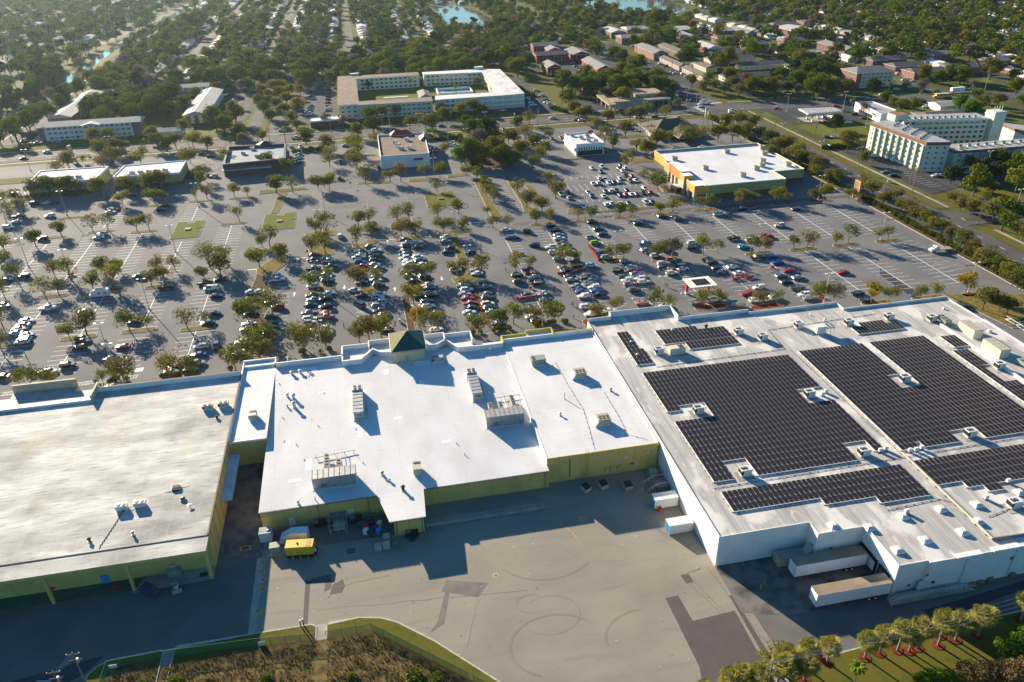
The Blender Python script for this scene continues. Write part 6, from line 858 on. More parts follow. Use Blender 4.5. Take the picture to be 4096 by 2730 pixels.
MH = [(-31.3, 127.6, 0.5), (-31.2, 124.8, 0.5), (-30.9, 122.4, 0.5), (-30.8, 119.8, 0.55), (-31.2, 114.2, 0.6), (16.5, 113.2, 0.5), (38.6, 125.6, 0.5), (6.5, 127.5, 0.35), (20, 108.9, 0.3)]
b = MB()
for x, y, r in MH: b.cyl(x, y, 0, 0.016, r*1.35, 'paint_yellow' if r > 0.4 else 'concrete', n=16); b.cyl(x, y, 0, 0.022, r*0.85, 'steel_dark', n=16)
b.box(-36.5, -34.3, 132, 133.3, 0, 0.018, 'orange'); b.box(-36.2, -34.6, 132.25, 133.05, 0, 0.024, 'black'); b.box(-13.6, -11.9, 126, 127.6, 0, 0.016, 'patch'); b.box(-44.0, -42.4, 125.9, 127.1, 0.07, 0.09, 'black'); S('manhole_covers', b)
# ================================================================ cars
CC = {'w': ('white', (0.72, 0.72, 0.70)), 's': ('silver', (0.40, 0.41, 0.42)), 'g': ('grey', (0.13, 0.135, 0.14)), 'k': ('black', (0.010, 0.011, 0.013)), 'r': ('red', (0.42, 0.012, 0.012)), 'm': ('maroon', (0.10, 0.012, 0.016)), 'b': ('blue', (0.012, 0.06, 0.32)),
      'n': ('navy', (0.012, 0.022, 0.055)), 'e': ('dark green', (0.02, 0.05, 0.04)), 't': ('tan', (0.36, 0.29, 0.19)), 'l': ('lime green', (0.33, 0.50, 0.012)), 'c': ('teal', (0.02, 0.28, 0.36)), 'p': ('salmon pink', (0.42, 0.16, 0.12)), 'u': ('blue-grey', (0.16, 0.22, 0.29)), 'y': ('yellow', (0.65, 0.32, 0.01)), 'o': ('brown', (0.045, 0.022, 0.012)), 'G': ('bright green', (0.02, 0.35, 0.08))}
for k, (n, c) in CC.items(): mat('car_'+k, c, 0.28, metal=0.35 if k in 'sgut' else 0.0, coat=0.6, spec=0.6)
mat('lamp_glass', (0.7, 0.72, 0.7), 0.15); mat('lamp_red', (0.4, 0.01, 0.01), 0.25); mat('tyre', (0.018, 0.018, 0.018), 0.85); mat('rim', (0.35, 0.35, 0.36), 0.35, metal=0.6)
def ring(x, hw, zb, zs, zt, ht):
    return [(x, -hw*0.92, zb), (x, -hw, zb+0.18), (x, -hw, zs), (x, -ht, zt), (x, ht, zt), (x, hw, zs), (x, hw, zb+0.18), (x, hw*0.92, zb)]
KIND = {  # body rings (x, half width, floor, shoulder, top, half top), cabin (x0, x1, x2, x3 at belt/roof), belt z, roof z, wheelbase, radius
 's': dict(L=4.75, body=[(-2.38, .78, .38, .60, .72, .68), (-2.2, .86, .28, .74, .93, .74), (-1.35, .91, .25, .82, .98, .80), (0, .92, .24, .84, .97, .82), (0.95, .91, .25, .80, .93, .80), (1.9, .88, .28, .70, .80, .72), (2.33, .80, .34, .58, .66, .66)], cab=(-1.75, -0.95, 0.25, 1.05), belt=.93, roof=1.43, wb=1.4, r=.33),
 'u': dict(L=4.7, body=[(-2.33, .80, .42, .80, 1.0, .74), (-2.15, .92, .36, .95, 1.12, .80), (-1.3, .95, .34, 1.0, 1.12, .82), (0.2, .95, .34, 1.0, 1.12, .82), (1.05, .94, .34, .95, 1.08, .80), (1.95, .90, .36, .84, .96, .74), (2.33, .82, .42, .68, .80, .68)], cab=(-2.2, -1.85, 0.35, 1.1), belt=1.06, roof=1.72, wb=1.38, r=.37),
 'h': dict(L=4.2, body=[(-2.08, .78, .40, .75, .95, .70), (-1.95, .87, .32, .85, 1.0, .74), (0, .90, .30, .88, 1.0, .78), (0.85, .89, .30, .84, .98, .78), (1.75, .86, .32, .74, .84, .72), (2.08, .78, .38, .60, .70, .66)], cab=(-2.0, -1.6, 0.2, 0.95), belt=.95, roof=1.5, wb=1.28, r=.32),
 'v': dict(L=5.6, body=[(-2.8, .92, .45, 1.1, 1.25, .86), (-2.7, 1.0, .40, 1.2, 1.3, .92), (1.2, 1.0, .38, 1.2, 1.3, .92), (1.9, .98, .38, 1.1, 1.2, .88), (2.6, .92, .42, .92, 1.04, .80), (2.8, .86, .46, .78, .88, .74)], cab=(-2.75, -2.6, 1.2, 1.95), belt=1.22, roof=2.1, wb=1.7, r=.37),
 'p': dict(L=5.7, body=[(-2.85, .90, .50, 1.0, 1.12, .88), (-2.75, .98, .46, 1.06, 1.14, .94), (-0.75, .98, .44, 1.06, 1.14, .94), (1.05, .98, .44, 1.04, 1.14, .86), (2.2, .95, .46, .98, 1.10, .82), (2.8, .88, .50, .82, .95, .78)], cab=(-0.7, -0.5, 0.75, 1.35), belt=1.1, roof=1.85, wb=1.75, r=.41)}
CMESH = {}
def car_meshes(kind, c):
    if (kind, c) in CMESH: return CMESH[(kind, c)]
    K = KIND[kind]; body = 'car_'+c; b = MB(); b.loft([ring(*q) for q in K['body']], body)
    x0, x1, x2, x3 = K['cab']; B, T = K['belt'], K['roof']; hw = K['body'][2][1]; wb, wt = hw*0.93, hw*0.74
    low = [(x0, -wb, B), (x3, -wb, B), (x3, wb, B), (x0, wb, B)]; up = [(x1, -wt, T-.04), (x2, -wt, T-.04), (x2, wt, T-.04), (x1, wt, T-.04)]
    n = len(b.v); b.v += [(x1-.04, -wt-.02, T-.05), (x2+.04, -wt-.02, T-.05), (x2+.04, wt+.02, T-.05), (x1-.04, wt+.02, T-.05), (x1+.08, -wt+.08, T+.02), (x2-.08, -wt+.08, T+.02), (x2-.08, wt-.08, T+.02), (x1+.08, wt-.08, T+.02)]
    for q in ((0, 1, 5, 4), (1, 2, 6, 5), (2, 3, 7, 6), (3, 0, 4, 7), (4, 5, 6, 7), (3, 2, 1, 0)): b.f.append(tuple(n+i for i in q)); b.m.append(b.mi(body))
    for i in range(4): b.bar(low[i], up[i], 0.055, body, n=4)
    xm = (x0+x3)/2-0.1
    if kind != 'p' or True:
        for s in (-1, 1): b.bar((xm, s*wb, B), ((x1+x2)/2, s*wt, T-.04), 0.045, body, n=4)
    if kind in 'uvh':
        for s in (-1, 1): b.bar((x0+.6, s*wb, B), (x1+.45, s*wt, T-.04), 0.06, body, n=4)
    if kind == 'u': [b.bar((x1+.2, s*(wt-.08), T+.05), (x2-.1, s*(wt-.08), T+.05), 0.025, 'steel_dark', n=4) for s in (-1, 1)]
    if kind == 'v':
        for s in (-1, 1): b.face([(x0+.3, s*(wb+.005), B), (-.3, s*(wb+.005), B), (-.3, s*(wt+.02), T-.1), (x0+.3, s*(wt+.02), T-.1)][::s], body)
    if kind == 'p': b.face([(-2.7, -.86, 1.15), (-.8, -.86, 1.15), (-.8, .86, 1.15), (-2.7, .86, 1.15)], 'black'); [b.box(-2.75, -.78, s*.93-.05, s*.93+.05, 1.1, 1.24, body) for s in (-1, 1)]; b.box(-2.84, -2.74, -.9, .9, 1.0, 1.24, body)
    for s in (-1, 1): b.box(x3-.35, x3-.15, s*(hw+.08)-.08, s*(hw+.08)+.08, B-.02, B+.14, body)
    for s in (-1, 1):
        for t in (-1, 1): b.bar((t*K['wb'], s*(hw+.004), K['r']), (t*K['wb'], s*(hw-.12), K['r']), K['r']+.07, 'black', n=10)
    body_me = b.mesh('body'); g = MB(); g.loft([[low[0], low[3], up[3], up[0]], [low[1], low[2], up[2], up[1]]], 'glass'); gl = g.mesh('windows')
    w = MB(); w.bar((0, -.11, 0), (0, .11, 0), K['r'], 'tyre', n=12); wh = w.mesh('wheel'); rm = MB(); rm.bar((0, -.125, 0), (0, .125, 0), K['r']*.6, 'rim', n=8); rim = rm.mesh('rim')
    h = MB(); h.box(-.06, .05, -.17, .17, -.07, .07, 'lamp_glass'); hl = h.mesh('headlight'); h = MB(); h.box(-.05, .06, -.15, .15, -.08, .08, 'lamp_red'); tl = h.mesh('tail_light')
    CMESH[(kind, c)] = (body_me, gl, wh, rim, hl, tl, hw, K); return CMESH[(kind, c)]
NAME = {'s': ('parked_car', 'sedan'), 'u': ('parked_suv', 'suv'), 'h': ('parked_hatchback', 'hatchback'), 'v': ('parked_van', 'van'), 'p': ('pickup_truck', 'pickup truck')}
CARS = []
def car(x, y, kind, c, rz, zone):
    CARS.append([x, y, kind, c, rz, zone])
def put_car(x, y, kind, c, rz, label, group):
    body, gl, wh, rim, hl, tl, hw, K = car_meshes(kind, c)
    o = empty(NAME[kind][0], (x, y, 0.0), label, {'s': 'car', 'u': 'suv', 'h': 'car', 'v': 'van', 'p': 'pickup'}[kind], group, rz)
    link('body', body, o); link('windows', gl, o); near = y < 460
    for s in (-1, 1):
        for t in (-1, 1):
            w = link('wheel', wh, o, (t*K['wb'], s*(hw-.09), K['r']))
            if y < 300: link('rim', rim, w)
    if near:
        zf = K['body'][-1][4]-.08; zr = K['body'][0][4]-.1
        for s in (-1, 1): link('headlight', hl, o, (K['body'][-1][0]-.02, s*(K['body'][-1][1]-.2), zf)); link('tail_light', tl, o, (K['body'][0][0]+.02, s*(K['body'][0][1]-.15), zr))
    return o
RC = random.Random(11)
def zone_of(x, y):
    if 203 < y < 312 and x < 219:
        half = 'far half' if y > 262 else 'near half'
        for lim, c in ((-127, 'leftmost row'), (-109, 'second row from left'), (-90, 'third row from left'), (-71, 'fourth row from left'), (-50, 'row before brown islands'), (-33, 'row along brown islands'), (-12.5, 'row left of green tower'), (5, 'row ending at green tower'), (23, 'row right of green tower'), (33, 'left of grassy divider'), (44, 'right of grassy divider'), (63, 'row beyond grassy divider'), (81, 'row with cart corrals'), (100, 'row beside cart train'), (119, 'row left of kiosk'), (138, 'row of the kiosk'), (156, 'row right of kiosk'), (999, 'sparse right rows')):
            if x < lim: break
        return c+', '+half
    if 312 <= y < 385 and x > 60: return 'lot of the green-walled store'
    if 312 <= y < 400 and x <= -50: return 'in front of the yellow shops'
    if y < 480 and x < 90: return 'around the two restaurants' if x > -100 else 'near the yellow shops'
    if 385 <= y < 478 and 90 <= x < 225: return 'around the striped-awning diner'
    if 478 <= y <= 502 or 226 <= x <= 246: return 'on the road'
    if x > 246 and y < 300: return 'in the lower right side lot'
    if 246 < x and y < 400: return 'in the lot of the mint tower'
    if x > 246 and y < 478: return 'at the fuel station'
    if x < -100: return 'by the left apartments'
    if x < -50: return 'in the right wing apartment lot'
    if x < 0: return 'in the brown-roof apartment lot'
    if x < 150 and y < 700: return 'beside the white-roof apartments'
    if x < 226 and y < 800: return 'among the red blocks'
    if x < 246: return 'on the main road'
    return 'in the brick estate'
def cars(tile, text, rz=0.0, jit=0.03, z=0.75):
    "x y KindColour[v] ... v: turned to face the camera's way (along y)"
    t = text.split()
    for i in range(0, len(t), 3):
        x, y = at(tile, float(t[i]), float(t[i+1]), z); k = t[i+2]; r = rz
        for q in k[2:]:
            if q == 'v': r = pi/2
            if q == 'd': r = -0.45
            if q == 'q': r = -0.9
            if q == 'a': r = -0.25
        if RC.random() < 0.5: r += pi
        CARS.append([x, y, k[0], k[1], r+RC.uniform(-jit, jit), zone_of(x, y)])
cars('e', '150 465 sw 175 418 pk 75 518 uw 455 413 uw 318 300 uk 430 292 sw 492 293 sk 1030 350 ss 1045 357 sm 1015 378 sw 1512 322 uk 1482 357 uk 940 578 uw 903 610 sw 390 625 uk 60 1000 sm 218 968 uk 1270 970 ub 1525 1068 pk 1883 1032 pk 2020 995 sk 1940 1082 vw 1985 1147 sn 2310 1110 sw 440 1262 pw 20 1228 sw 780 1293 ss 248 1373 sw 205 1413 sw 175 1450 sm 140 1487 sw 250 1505 sb 215 1548 uw 1230 1385 sk 755 1540 uk 1965 1308 sk 1910 1392 sk 1965 48 uw 2285 1405 us 2270 1455 uk 2300 1240 uw 2300 1305 sk 1170 215 sw 1215 225 uk')
cars('i', '200 5 uw 735 55 uk 760 -5 sk 1128 45 sr 1845 45 uw 1985 40 unv 1825 118 sb 1815 195 us 1750 255 sk 1610 228 sk 1572 275 st 2200 105 uw 620 215 uk 415 275 sw 455 272 sw 15 320 sk 1020 415 sw 1012 152 sp 2225 5 uw')
cars('f', '532 770 sr 520 812 sk 628 805 st 665 827 pw 530 900 pk 685 880 pk 510 943 sk 520 970 sn 525 1058 uw 650 945 ss 640 975 sw 655 1010 uk 675 1122 sw 512 1142 sk 525 1177 ss 500 1228 se 642 1247 uk 640 1175 uk 490 1305 pg 628 1305 sp 640 1340 pp 492 1358 uw 500 1395 us 632 1443 sw 640 1478 sw 510 1475 ss 610 1510 sw 200 965 uw 195 1000 pw 200 1250 ur 143 1340 ug 128 1390 sk 153 1443 uo 130 1490 uk 120 1535 sr 20 1108 sw 140 1200 uw')
cars('f', '1047 690 st 1098 728 sw 958 740 se 955 768 ss 943 795 pw 958 838 ub 968 873 sr 1088 757 uk 1090 788 un 1097 823 uk 1090 858 ss 1130 890 sg 1115 965 uw 1100 1000 sw 1130 1047 ug 975 990 sn 965 1025 sk 1123 1130 sw 1117 1163 uw 1140 1207 uw 1123 1240 us 1137 1287 uk 1168 1322 sg 903 1095 swa 970 1145 ska 948 1230 vnq 1200 1460 sk', rz=-0.08)
cars('f', '1368 628 sg 1382 658 sw 1468 658 sw 1360 697 sk 1483 697 sm 1368 730 sk 1365 765 uk 1365 800 uw 1395 828 sw 1398 858 uw 1490 793 uw 1508 822 ug 1515 860 sw 1550 970 uk 1405 960 sw 1435 1008 sk 1475 905 sw 1570 1045 sw 1588 1080 sk 1600 1120 ss 1610 1145 uk 1570 1200 ug 1585 1245 uw 1640 1305 ss 1500 1150 sk 1655 1455 sw', rz=0.18)
cars('f', '1740 610 uw 1738 645 ss 1778 712 uk 1755 743 sk 1967 752 un 1833 910 uw 1860 888 sw 2027 942 sw 2020 905 ss 1900 1052 sg 1935 1092 uw 1915 1128 sw 1940 1168 sr 1960 1212 sr 1965 1255 sk 1958 1298 sw 1990 1335 sk 2085 1013 ss 2100 1070 pu 2110 1130 sg 2130 1165 ue 2130 1222 uw 2150 1260 uk 2170 1290 ss 2300 540 sw 2325 608 su 2230 1400 sk 773 597 uwv 765 67 unv')
cars('g', '797 70 uwv 853 78 swv 742 118 swv 790 113 uwv 887 110 swv 937 105 snv 982 98 swv 988 65 swv 1042 48 ukv 1098 45 srv 1083 92 utv 1137 90 swv 697 197 ssv 730 230 snv 838 232 swv 857 190 snv 905 185 uwv 957 183 ugv 1050 178 snv 990 222 skv 1040 217 srv 1093 215 swv 1140 210 stv 1200 203 ukv 1215 160 swv 1263 195 urv 1228 288 uwv 1287 288 skv 863 310 uwv 912 298 swv 655 330 uwv 448 217 uwv 510 193 skv 522 248 ssv 262 82 uu 1000 300 swv 1070 300 skv 815 8 skv 1010 0 swv', z=0.6, jit=0.05)
cars('g', '355 500 sk 395 545 uk 432 587 su 437 618 sw 463 658 sm 477 685 uk 357 700 uw 385 748 uw 430 807 us 528 740 ss 570 820 ug 152 560 ukq 205 682 ukd 15 607 su 740 467 sk 797 533 sn 835 580 sn 728 612 us 767 660 ul 825 740 sb 868 792 us 1163 480 sk 1383 415 sm 1510 422 ss 1533 442 ug 1905 398 pw 2112 348 uk 1222 668 pb 1235 725 ss 1275 748 sk 1322 778 uw 1430 730 ug 1660 660 uw 1650 705 uk 2038 620 pk 2195 635 uw 2130 697 sc 2310 590 sr 2250 798 pk 2345 788 sb')
cars('g', '140 895 sn 478 885 st 500 912 sk 595 872 uk 185 940 pr 48 957 uk 197 972 ss 210 993 sk 225 1030 uk 65 1017 ug 533 967 sk 550 998 ss 670 955 un 680 982 ug 715 1007 su 725 1037 sg 590 1055 ss 612 1082 sk 753 1067 uw 640 1110 ub 778 1100 sb 660 1150 uw 793 1132 sk 730 865 swd 1043 830 us 972 915 uk 1095 880 sw 1108 910 ug 1142 940 sr 1165 962 sb 1030 977 ug 1058 1003 uw 1178 990 uw 1080 1037 us 1210 1018 uw 1122 1092 ug 143 1137 sk 285 1122 ss 310 1180 sn 160 1265 sk 235 1380 uk 185 1340 sw 685 1247 uw 723 1315 uw 900 1280 sw 1190 1210 sp 1410 1235 sw 1388 850 uw 1397 882 sk 1445 905 uk 1468 937 uw 1515 842 un 1535 865 ug 1570 898 sw 1793 812 sk 1837 837 ue 1892 893 sk 1933 922 su 2027 880 sw 2090 937 sw 1697 1212 ug 1868 1192 ug 2082 1230 utd 2270 1070 uw 2158 1125 ur 2235 1187 uw 2325 1180 uw', rz=0.02)
cars('h', '260 350 sm 107 500 uw 0 600 sr 40 783 sb 88 840 sb 192 912 sr 690 930 sr 125 963 sg 278 977 ss 170 1020 sk 270 1072 pg 335 1135 uw 377 1165 us 50 1165 pw 20 1120 sk 823 1122 sk 905 1185 sk 1800 1240 sg 450 225 uk 1080 10 su 1150 38 sn 1540 42 sw 1590 38 sw 1760 28 sk 1850 15 uw 2240 332 ss 2310 305 uw 1950 12 ss')
cars('a', '430 1395 uw 215 1452 sn 520 1303 ss 345 1315 pk 290 1322 sg 215 1297 sk 240 1285 uk 1255 1257 sk 1308 1248 ug 440 1010 sw 410 1027 sk 380 1045 sk 345 1072 uk 165 1210 ss 2155 912 sk 2145 925 sw 2140 945 ss 2133 960 sw 2110 985 ss 2105 998 uw 2097 1018 su 2078 1058 sk 1620 1425 ssv 1930 1430 sk 1850 1410 sk 575 862 uk 2113 868 sk 2082 868 sw 2262 1018 sw 430 615 sw 465 600 ug 290 715 sk 240 710 sw 1140 245 sk 1185 250 sr')
cars('b', '673 773 sk 665 790 sg 665 820 sk 663 855 sm 662 885 sk 660 910 sn 655 940 sr 660 970 sp 665 990 sw 660 1012 sn 650 1045 sk 525 800 sw 520 820 sw 523 838 sr 518 855 sn 510 885 sg 513 905 sw 500 970 sg 497 990 sk 487 1010 sn 475 1028 sw 480 1052 sw 700 762 sw 235 1195 sw 365 1265 pw 455 1280 uk 820 1335 ss 320 1345 swv 407 1342 swv 390 1415 ss 388 1443 ss 383 1470 um 387 1495 um 775 1487 pnv 1130 1535 skv 1625 1355 sk 1800 1312 uw 1820 1335 pw 1838 1362 sw 1797 1255 ugv 1705 1155 sn 2142 1190 sw 2270 1185 srv 1625 1393 sn 940 1090 sw 2080 1023 sw 2190 1020 sr 2265 1013 sw 1700 1500 sk 865 1260 sk 990 430 sk 960 445 sw 470 525 sk 120 745 sn 2025 625 sn')
cars('c', '370 1082 uw 590 1095 ss 640 1102 sw 1045 1145 sr 1008 1143 uk 1125 1137 sw 1160 1073 pw 450 1262 srv 362 1268 uuv 322 1355 skv 222 1368 sw 732 1540 swv 825 1530 uwv 993 1515 skv 1037 1540 uwv 985 1550 skv 223 830 uw 273 877 uw 307 915 sk 322 938 sw 350 952 uw 385 970 sw 150 908 sk 180 943 ss 200 963 sw 1750 930 uw 1745 950 sw 1790 950 uw 1733 978 sw 2020 1010 sw 2018 1028 sw 2105 1050 sk 2120 1080 uw 2163 1128 uw 1505 1355 sw 1745 1347 sw 1250 578 sw 1365 585 uw 1412 607 uk 1475 660 sr 1500 670 sw 1573 680 uw 1605 697 sw 1633 710 sk 2000 740 sw 560 585 uk 590 610 sb 620 625 sk 640 637 sw 657 652 sw 427 562 sw 1607 435 sk 1110 422 uw 1490 375 sn 1410 390 sw 2050 330 sw 2010 320 ss 910 440 sk 780 450 sr 410 360 pw 335 225 uw')
cars('d', '80 993 sr 622 970 sr 525 1083 uk 605 1080 ug 737 1122 sw 790 1045 uk 545 1253 sb 597 1253 sw 790 1240 uk 780 1300 sw 828 1298 uw 765 1325 ss 588 1345 us 850 1365 uk 907 1400 uk 970 1430 uw 1045 865 sw 1420 927 sk 1755 905 pk 1545 835 sG 1255 735 vw 1197 675 uw 1330 742 sw 1185 818 sw 1310 797 uw 1450 980 pw 885 1080 sk 865 455 sw 930 470 sw 990 490 sw 1805 815 sw 1860 815 uw 285 683 su 105 578 sn 10 585 sw')
CARS.sort(key=lambda c: (c[5], c[1], c[0]))
CNT = {}
for c in CARS: CNT[(c[5], c[2], c[3])] = CNT.get((c[5], c[2], c[3]), 0)+1
SEEN = {}; NK = {}
for x, y, k, c, r, z in CARS:
    key = (z, k, c); i = SEEN.get(key, 0); SEEN[key] = i+1; cn, kn = CC[c][0], NAME[k][1]
    if k == 'v': kn = 'van'
    pre = '%s %s' % (cn, kn)
    l = pre+' '+z if CNT[key] == 1 else '%s %s, %s from the near end, %s' % (cn, kn, nth(i), z)
    put_car(x, y, k, c, r, l, 'cars parked or driving across the scene')
# special vehicles
def wheels(o, pts, r=0.45, w=0.3):
    for x, y in pts: b = MB(); b.bar((0, -w/2, 0), (0, w/2, 0), r, 'tyre', n=12); b.bar((0, -w/2-0.01, 0), (0, w/2+0.01, 0), r*0.5, 'rim', n=8); b.build('wheel', o, (x, y, r))
x, y = at('e', 915, 1130, 1.2); o = empty('motorhome', (x, y, 0), 'white motorhome with dark side windows parked across the left lot', 'motorhome', rz=pi); b = MB(); b.loft([ring(*q) for q in ((-3.5, 1.05, .5, 2.2, 2.7, .95), (-3.3, 1.1, .45, 2.4, 2.9, 1.0), (1.6, 1.1, .45, 2.4, 2.95, 1.0), (2.3, 1.08, .45, 2.0, 2.5, .95), (2.9, 1.0, .45, 1.2, 1.3, .9), (3.5, .95, .5, .95, 1.1, .85))], 'car_w'); b.build('body', o); b = MB(); [b.box(xx, xx+0.9, -1.12, 1.12, 1.55, 2.1, 'glass') for xx in (-2.6, -0.6)]; b.box(2.35, 2.6, -.85, .85, 1.4, 1.95, 'glass'); b.build('windows', o); b = MB(); b.box(-1.6, -0.8, -.4, .4, 2.9, 3.15, 'unit_white'); b.box(0.3, 0.9, -.3, .3, 2.9, 3.05, 'unit_white'); b.build('roof_vent', o); wheels(o, [(-2.2, .95), (-2.2, -.95), (2.3, .95), (2.3, -.95)], 0.38, 0.25)
x, y = at('g', 1500, 165, 1.5); o = empty('delivery_truck', (x, y, 0), 'dark brown delivery truck with pale roof in front of the orange entrance', 'delivery truck', rz=pi/2+0.05); b = MB(); b.box(-3.6, 2.4, -1.15, 1.15, 0.6, 3.1, 'car_o', top='unit_white'); b.box(2.4, 3.5, -1.05, 1.05, 0.6, 1.9, 'car_o'); b.prism([(2.4, -1.05), (3.1, -1.05), (3.1, 1.05), (2.4, 1.05)], 1.9, lambda x, y: 2.9 if x < 2.6 else 2.2, 'glass'); b.build('body', o); wheels(o, [(-2.2, 1), (-2.2, -1), (2.5, .95), (2.5, -.95)])
x, y = at('d', 1590, 880, 1.4); o = empty('school_bus', (x, y, 0), 'yellow school bus with white roof on the crossing road at the upper right', 'bus', rz=pi-0.08); b = MB(); b.box(-5.2, 4.2, -1.2, 1.2, 0.6, 2.95, 'car_y', top='unit_white'); b.box(4.2, 5.6, -1.0, 1.0, 0.6, 1.7, 'car_y'); b.build('body', o); b = MB(); [b.box(-4.8+i*0.85, -4.15+i*0.85, -1.23, 1.23, 1.75, 2.4, 'glass') for i in range(10)]; b.build('windows', o); wheels(o, [(-3, 1.1), (-3, -1.1), (4.2, 1.0), (4.2, -1.0)])
x, y = at('h', 1580, 720, 1.0); o = empty('flatbed_truck', (x, y, 0), 'white-cabbed flatbed tow truck parked by the hedge at the right edge of the lot', 'truck', rz=pi); b = MB(); b.loft([ring(*q) for q in ((1.2, 1.1, .6, 1.6, 2.5, .95), (2.6, 1.1, .6, 1.6, 2.6, .95), (3.2, 1.05, .6, 1.5, 1.7, .9), (4.4, .95, .6, 1.3, 1.5, .85))], 'car_w'); b.build('cab', o); b = MB(); b.box(2.75, 3.15, -.85, .85, 1.65, 2.2, 'glass'); b.build('windshield', o); b = MB(); b.box(-4.6, 1.0, -1.25, 1.25, 1.0, 1.2, 'concrete'); b.box(-4.4, 1.2, -.5, .5, .6, 1.0, 'black'); b.cyl(0.7, 0.2, 1.2, 2.0, 0.25, 'orange'); b.build('flatbed', o); wheels(o, [(-2.6, 1), (-2.6, -1), (-3.6, 1), (-3.6, -1), (3.2, 1), (3.2, -1)])
x, y = at('d', 1740, 830, 1.4); o = empty('semi_trailer', (x, y, 0), 'small white box trailer parked beyond the crossing road, upper right', 'trailer', 'white box trailers'); b = MB(); b.box(-5, 5, -1.2, 1.2, 1, 3.4, 'trim_white'); b.build('box', o); wheels(o, [(-3.5, 1), (-3.5, -1)])
for (x, y), l in ((at('g', 1945, 950, .5), 'black motorcycle parked behind a blue-grey sedan right of the kiosk'), (at('f', 1885, 1010, .5), 'black motorcycle on the brown strip by the grassy divider')):
    o = empty('motorcycle', (x, y, 0), l, 'motorcycle', rz=0.4); b = MB(); b.box(-.4, .4, -.12, .12, .5, .8, 'black'); b.box(-.7, .0, -.14, .14, .75, .86, 'steel_dark'); b.bar((.5, -.35, 1.05), (.5, .35, 1.05), .03, 'steel'); b.bar((.5, 0, 1.05), (.75, 0, .32), .04, 'steel'); b.build('frame', o); wheels(o, [(-.7, 0), (.75, 0)], .32, .12)
# ================================================================ trees
leafmat('leaf_lot', [(0.1, 0.122, 0.022), (0.168, 0.175, 0.024), (0.19, 0.15, 0.06), (0.207, 0.194, 0.022), (0.131, 0.158, 0.031), (0.187, 0.155, 0.031), (0.11, 0.16, 0.045)], 0.35)
leafmat('leaf_wood', [(0.061, 0.1, 0.013), (0.104, 0.143, 0.014), (0.174, 0.187, 0.021), (0.086, 0.148, 0.013), (0.211, 0.168, 0.025), (0.077, 0.115, 0.017), (0.159, 0.196, 0.013), (0.15, 0.143, 0.028)], 0.25)
leafmat('leaf_yellow', [(0.260, 0.195, 0.016), (0.338, 0.221, 0.016)], 0.35); leafmat('leaf_bright', [(0.105, 0.195, 0.018), (0.150, 0.225, 0.018)], 0.35); leafmat('leaf_rust', [(0.224, 0.105, 0.028), (0.196, 0.126, 0.042)], 0.3); leafmat('leaf_bare', [(0.176, 0.144, 0.104), (0.208, 0.168, 0.128)], 0.2); leafmat('leaf_dark', [(0.048, 0.080, 0.023), (0.067, 0.095, 0.030)], 0.2)
leafmat('leaf_palm', [(0.20, 0.20, 0.04), (0.30, 0.26, 0.06)], 0.3); leafmat('leaf_hedge', [(0.081, 0.117, 0.017), (0.126, 0.144, 0.022)], 0.25); leafmat('leaf_dry', [(0.272, 0.196, 0.076), (0.170, 0.119, 0.051), (0.323, 0.255, 0.119)], 0.3)
def leaves(b, c, r, n, size, rnd, m, flat=0.75, up=0.3):
    k = b.mi(m)
    for _ in range(n):
        while True:
            d = Vector((rnd.uniform(-1, 1), rnd.uniform(-1, 1), rnd.uniform(-1, 1)))
            if 0.1 < d.length < 1: break
        L = d.length; d *= (0.55+0.45*L**0.3)/L if rnd.random() < 0.75 else 1
        p = Vector((c[0]+d.x*r, c[1]+d.y*r, c[2]+d.z*r*flat)); s = size*rnd.uniform(0.6, 1.3)
        a = Vector((rnd.uniform(-1, 1), rnd.uniform(-1, 1), rnd.uniform(-.6, .6))).normalized(); e = a.orthogonal(); e.rotate(Matrix.Rotation(rnd.uniform(0, 6.3), 3, a)); e.normalize()
        q = len(b.v); a = a*s; e = e*s*rnd.uniform(.45, .8); b.v += [tuple(p-a), tuple(p+e), tuple(p+a), tuple(p-e)]; b.f.append((q, q+1, q+2, q+3)); b.m.append(k)
def tree_mesh(seed, R, H, base, nclump, nleaf, size, m, bark='bark', tr=0.22, flat=0.7, limbs=5):
    rnd = random.Random(seed); cl = []; zc = (base+H)/2; hz = (H-base)/2
    for i in range(nclump):
        a = rnd.uniform(0, 2*pi)+i*2.4; t = rnd.random()**0.6; u = rnd.uniform(-0.75, 1)
        rr = R*0.72*t*math.sqrt(max(0.05, 1-u*u*0.8)); cl.append((rr*cos(a), rr*sin(a), zc+u*hz*0.72, R*rnd.uniform(0.26, 0.44)))
    c = MB()
    for x, y, z, r in cl: leaves(c, (x, y, z), r, nleaf, size, rnd, m, flat)
    t = MB(); sp = base*0.85; lean = rnd.uniform(-.3, .3); t.bar((0, 0, -0.1), (lean*0.5, 0, sp), tr*1.25, bark, tr*0.9, 7)
    for i in range(limbs):
        x, y, z, r = cl[i*len(cl)//limbs]; mid = (lean*.5+x*0.45, y*0.45, sp+(z-sp)*0.5); t.bar((lean*.5, 0, sp*0.93), mid, tr*0.62, bark, tr*0.42, 5); t.bar(mid, (x, y, z), tr*0.42, bark, tr*0.12, 5)
        x2, y2, z2, r2 = cl[(i*len(cl)//limbs+1) % len(cl)]; t.bar(mid, (x2, y2, z2), tr*0.3, bark, tr*0.1, 4)
    return c.mesh('crown'), t.mesh('trunk')
LOT = [tree_mesh(100+i, 4.3+0.35*(i % 4), 6.6+0.5*(i % 5), 2.0+0.2*(i % 3), 12+2*(i % 4), (95, 60, 110, 55, 80)[i % 5], 0.28, 'leaf_lot', 'bark' if i % 2 else 'bark_pale', 0.17, limbs=6) for i in range(10)]
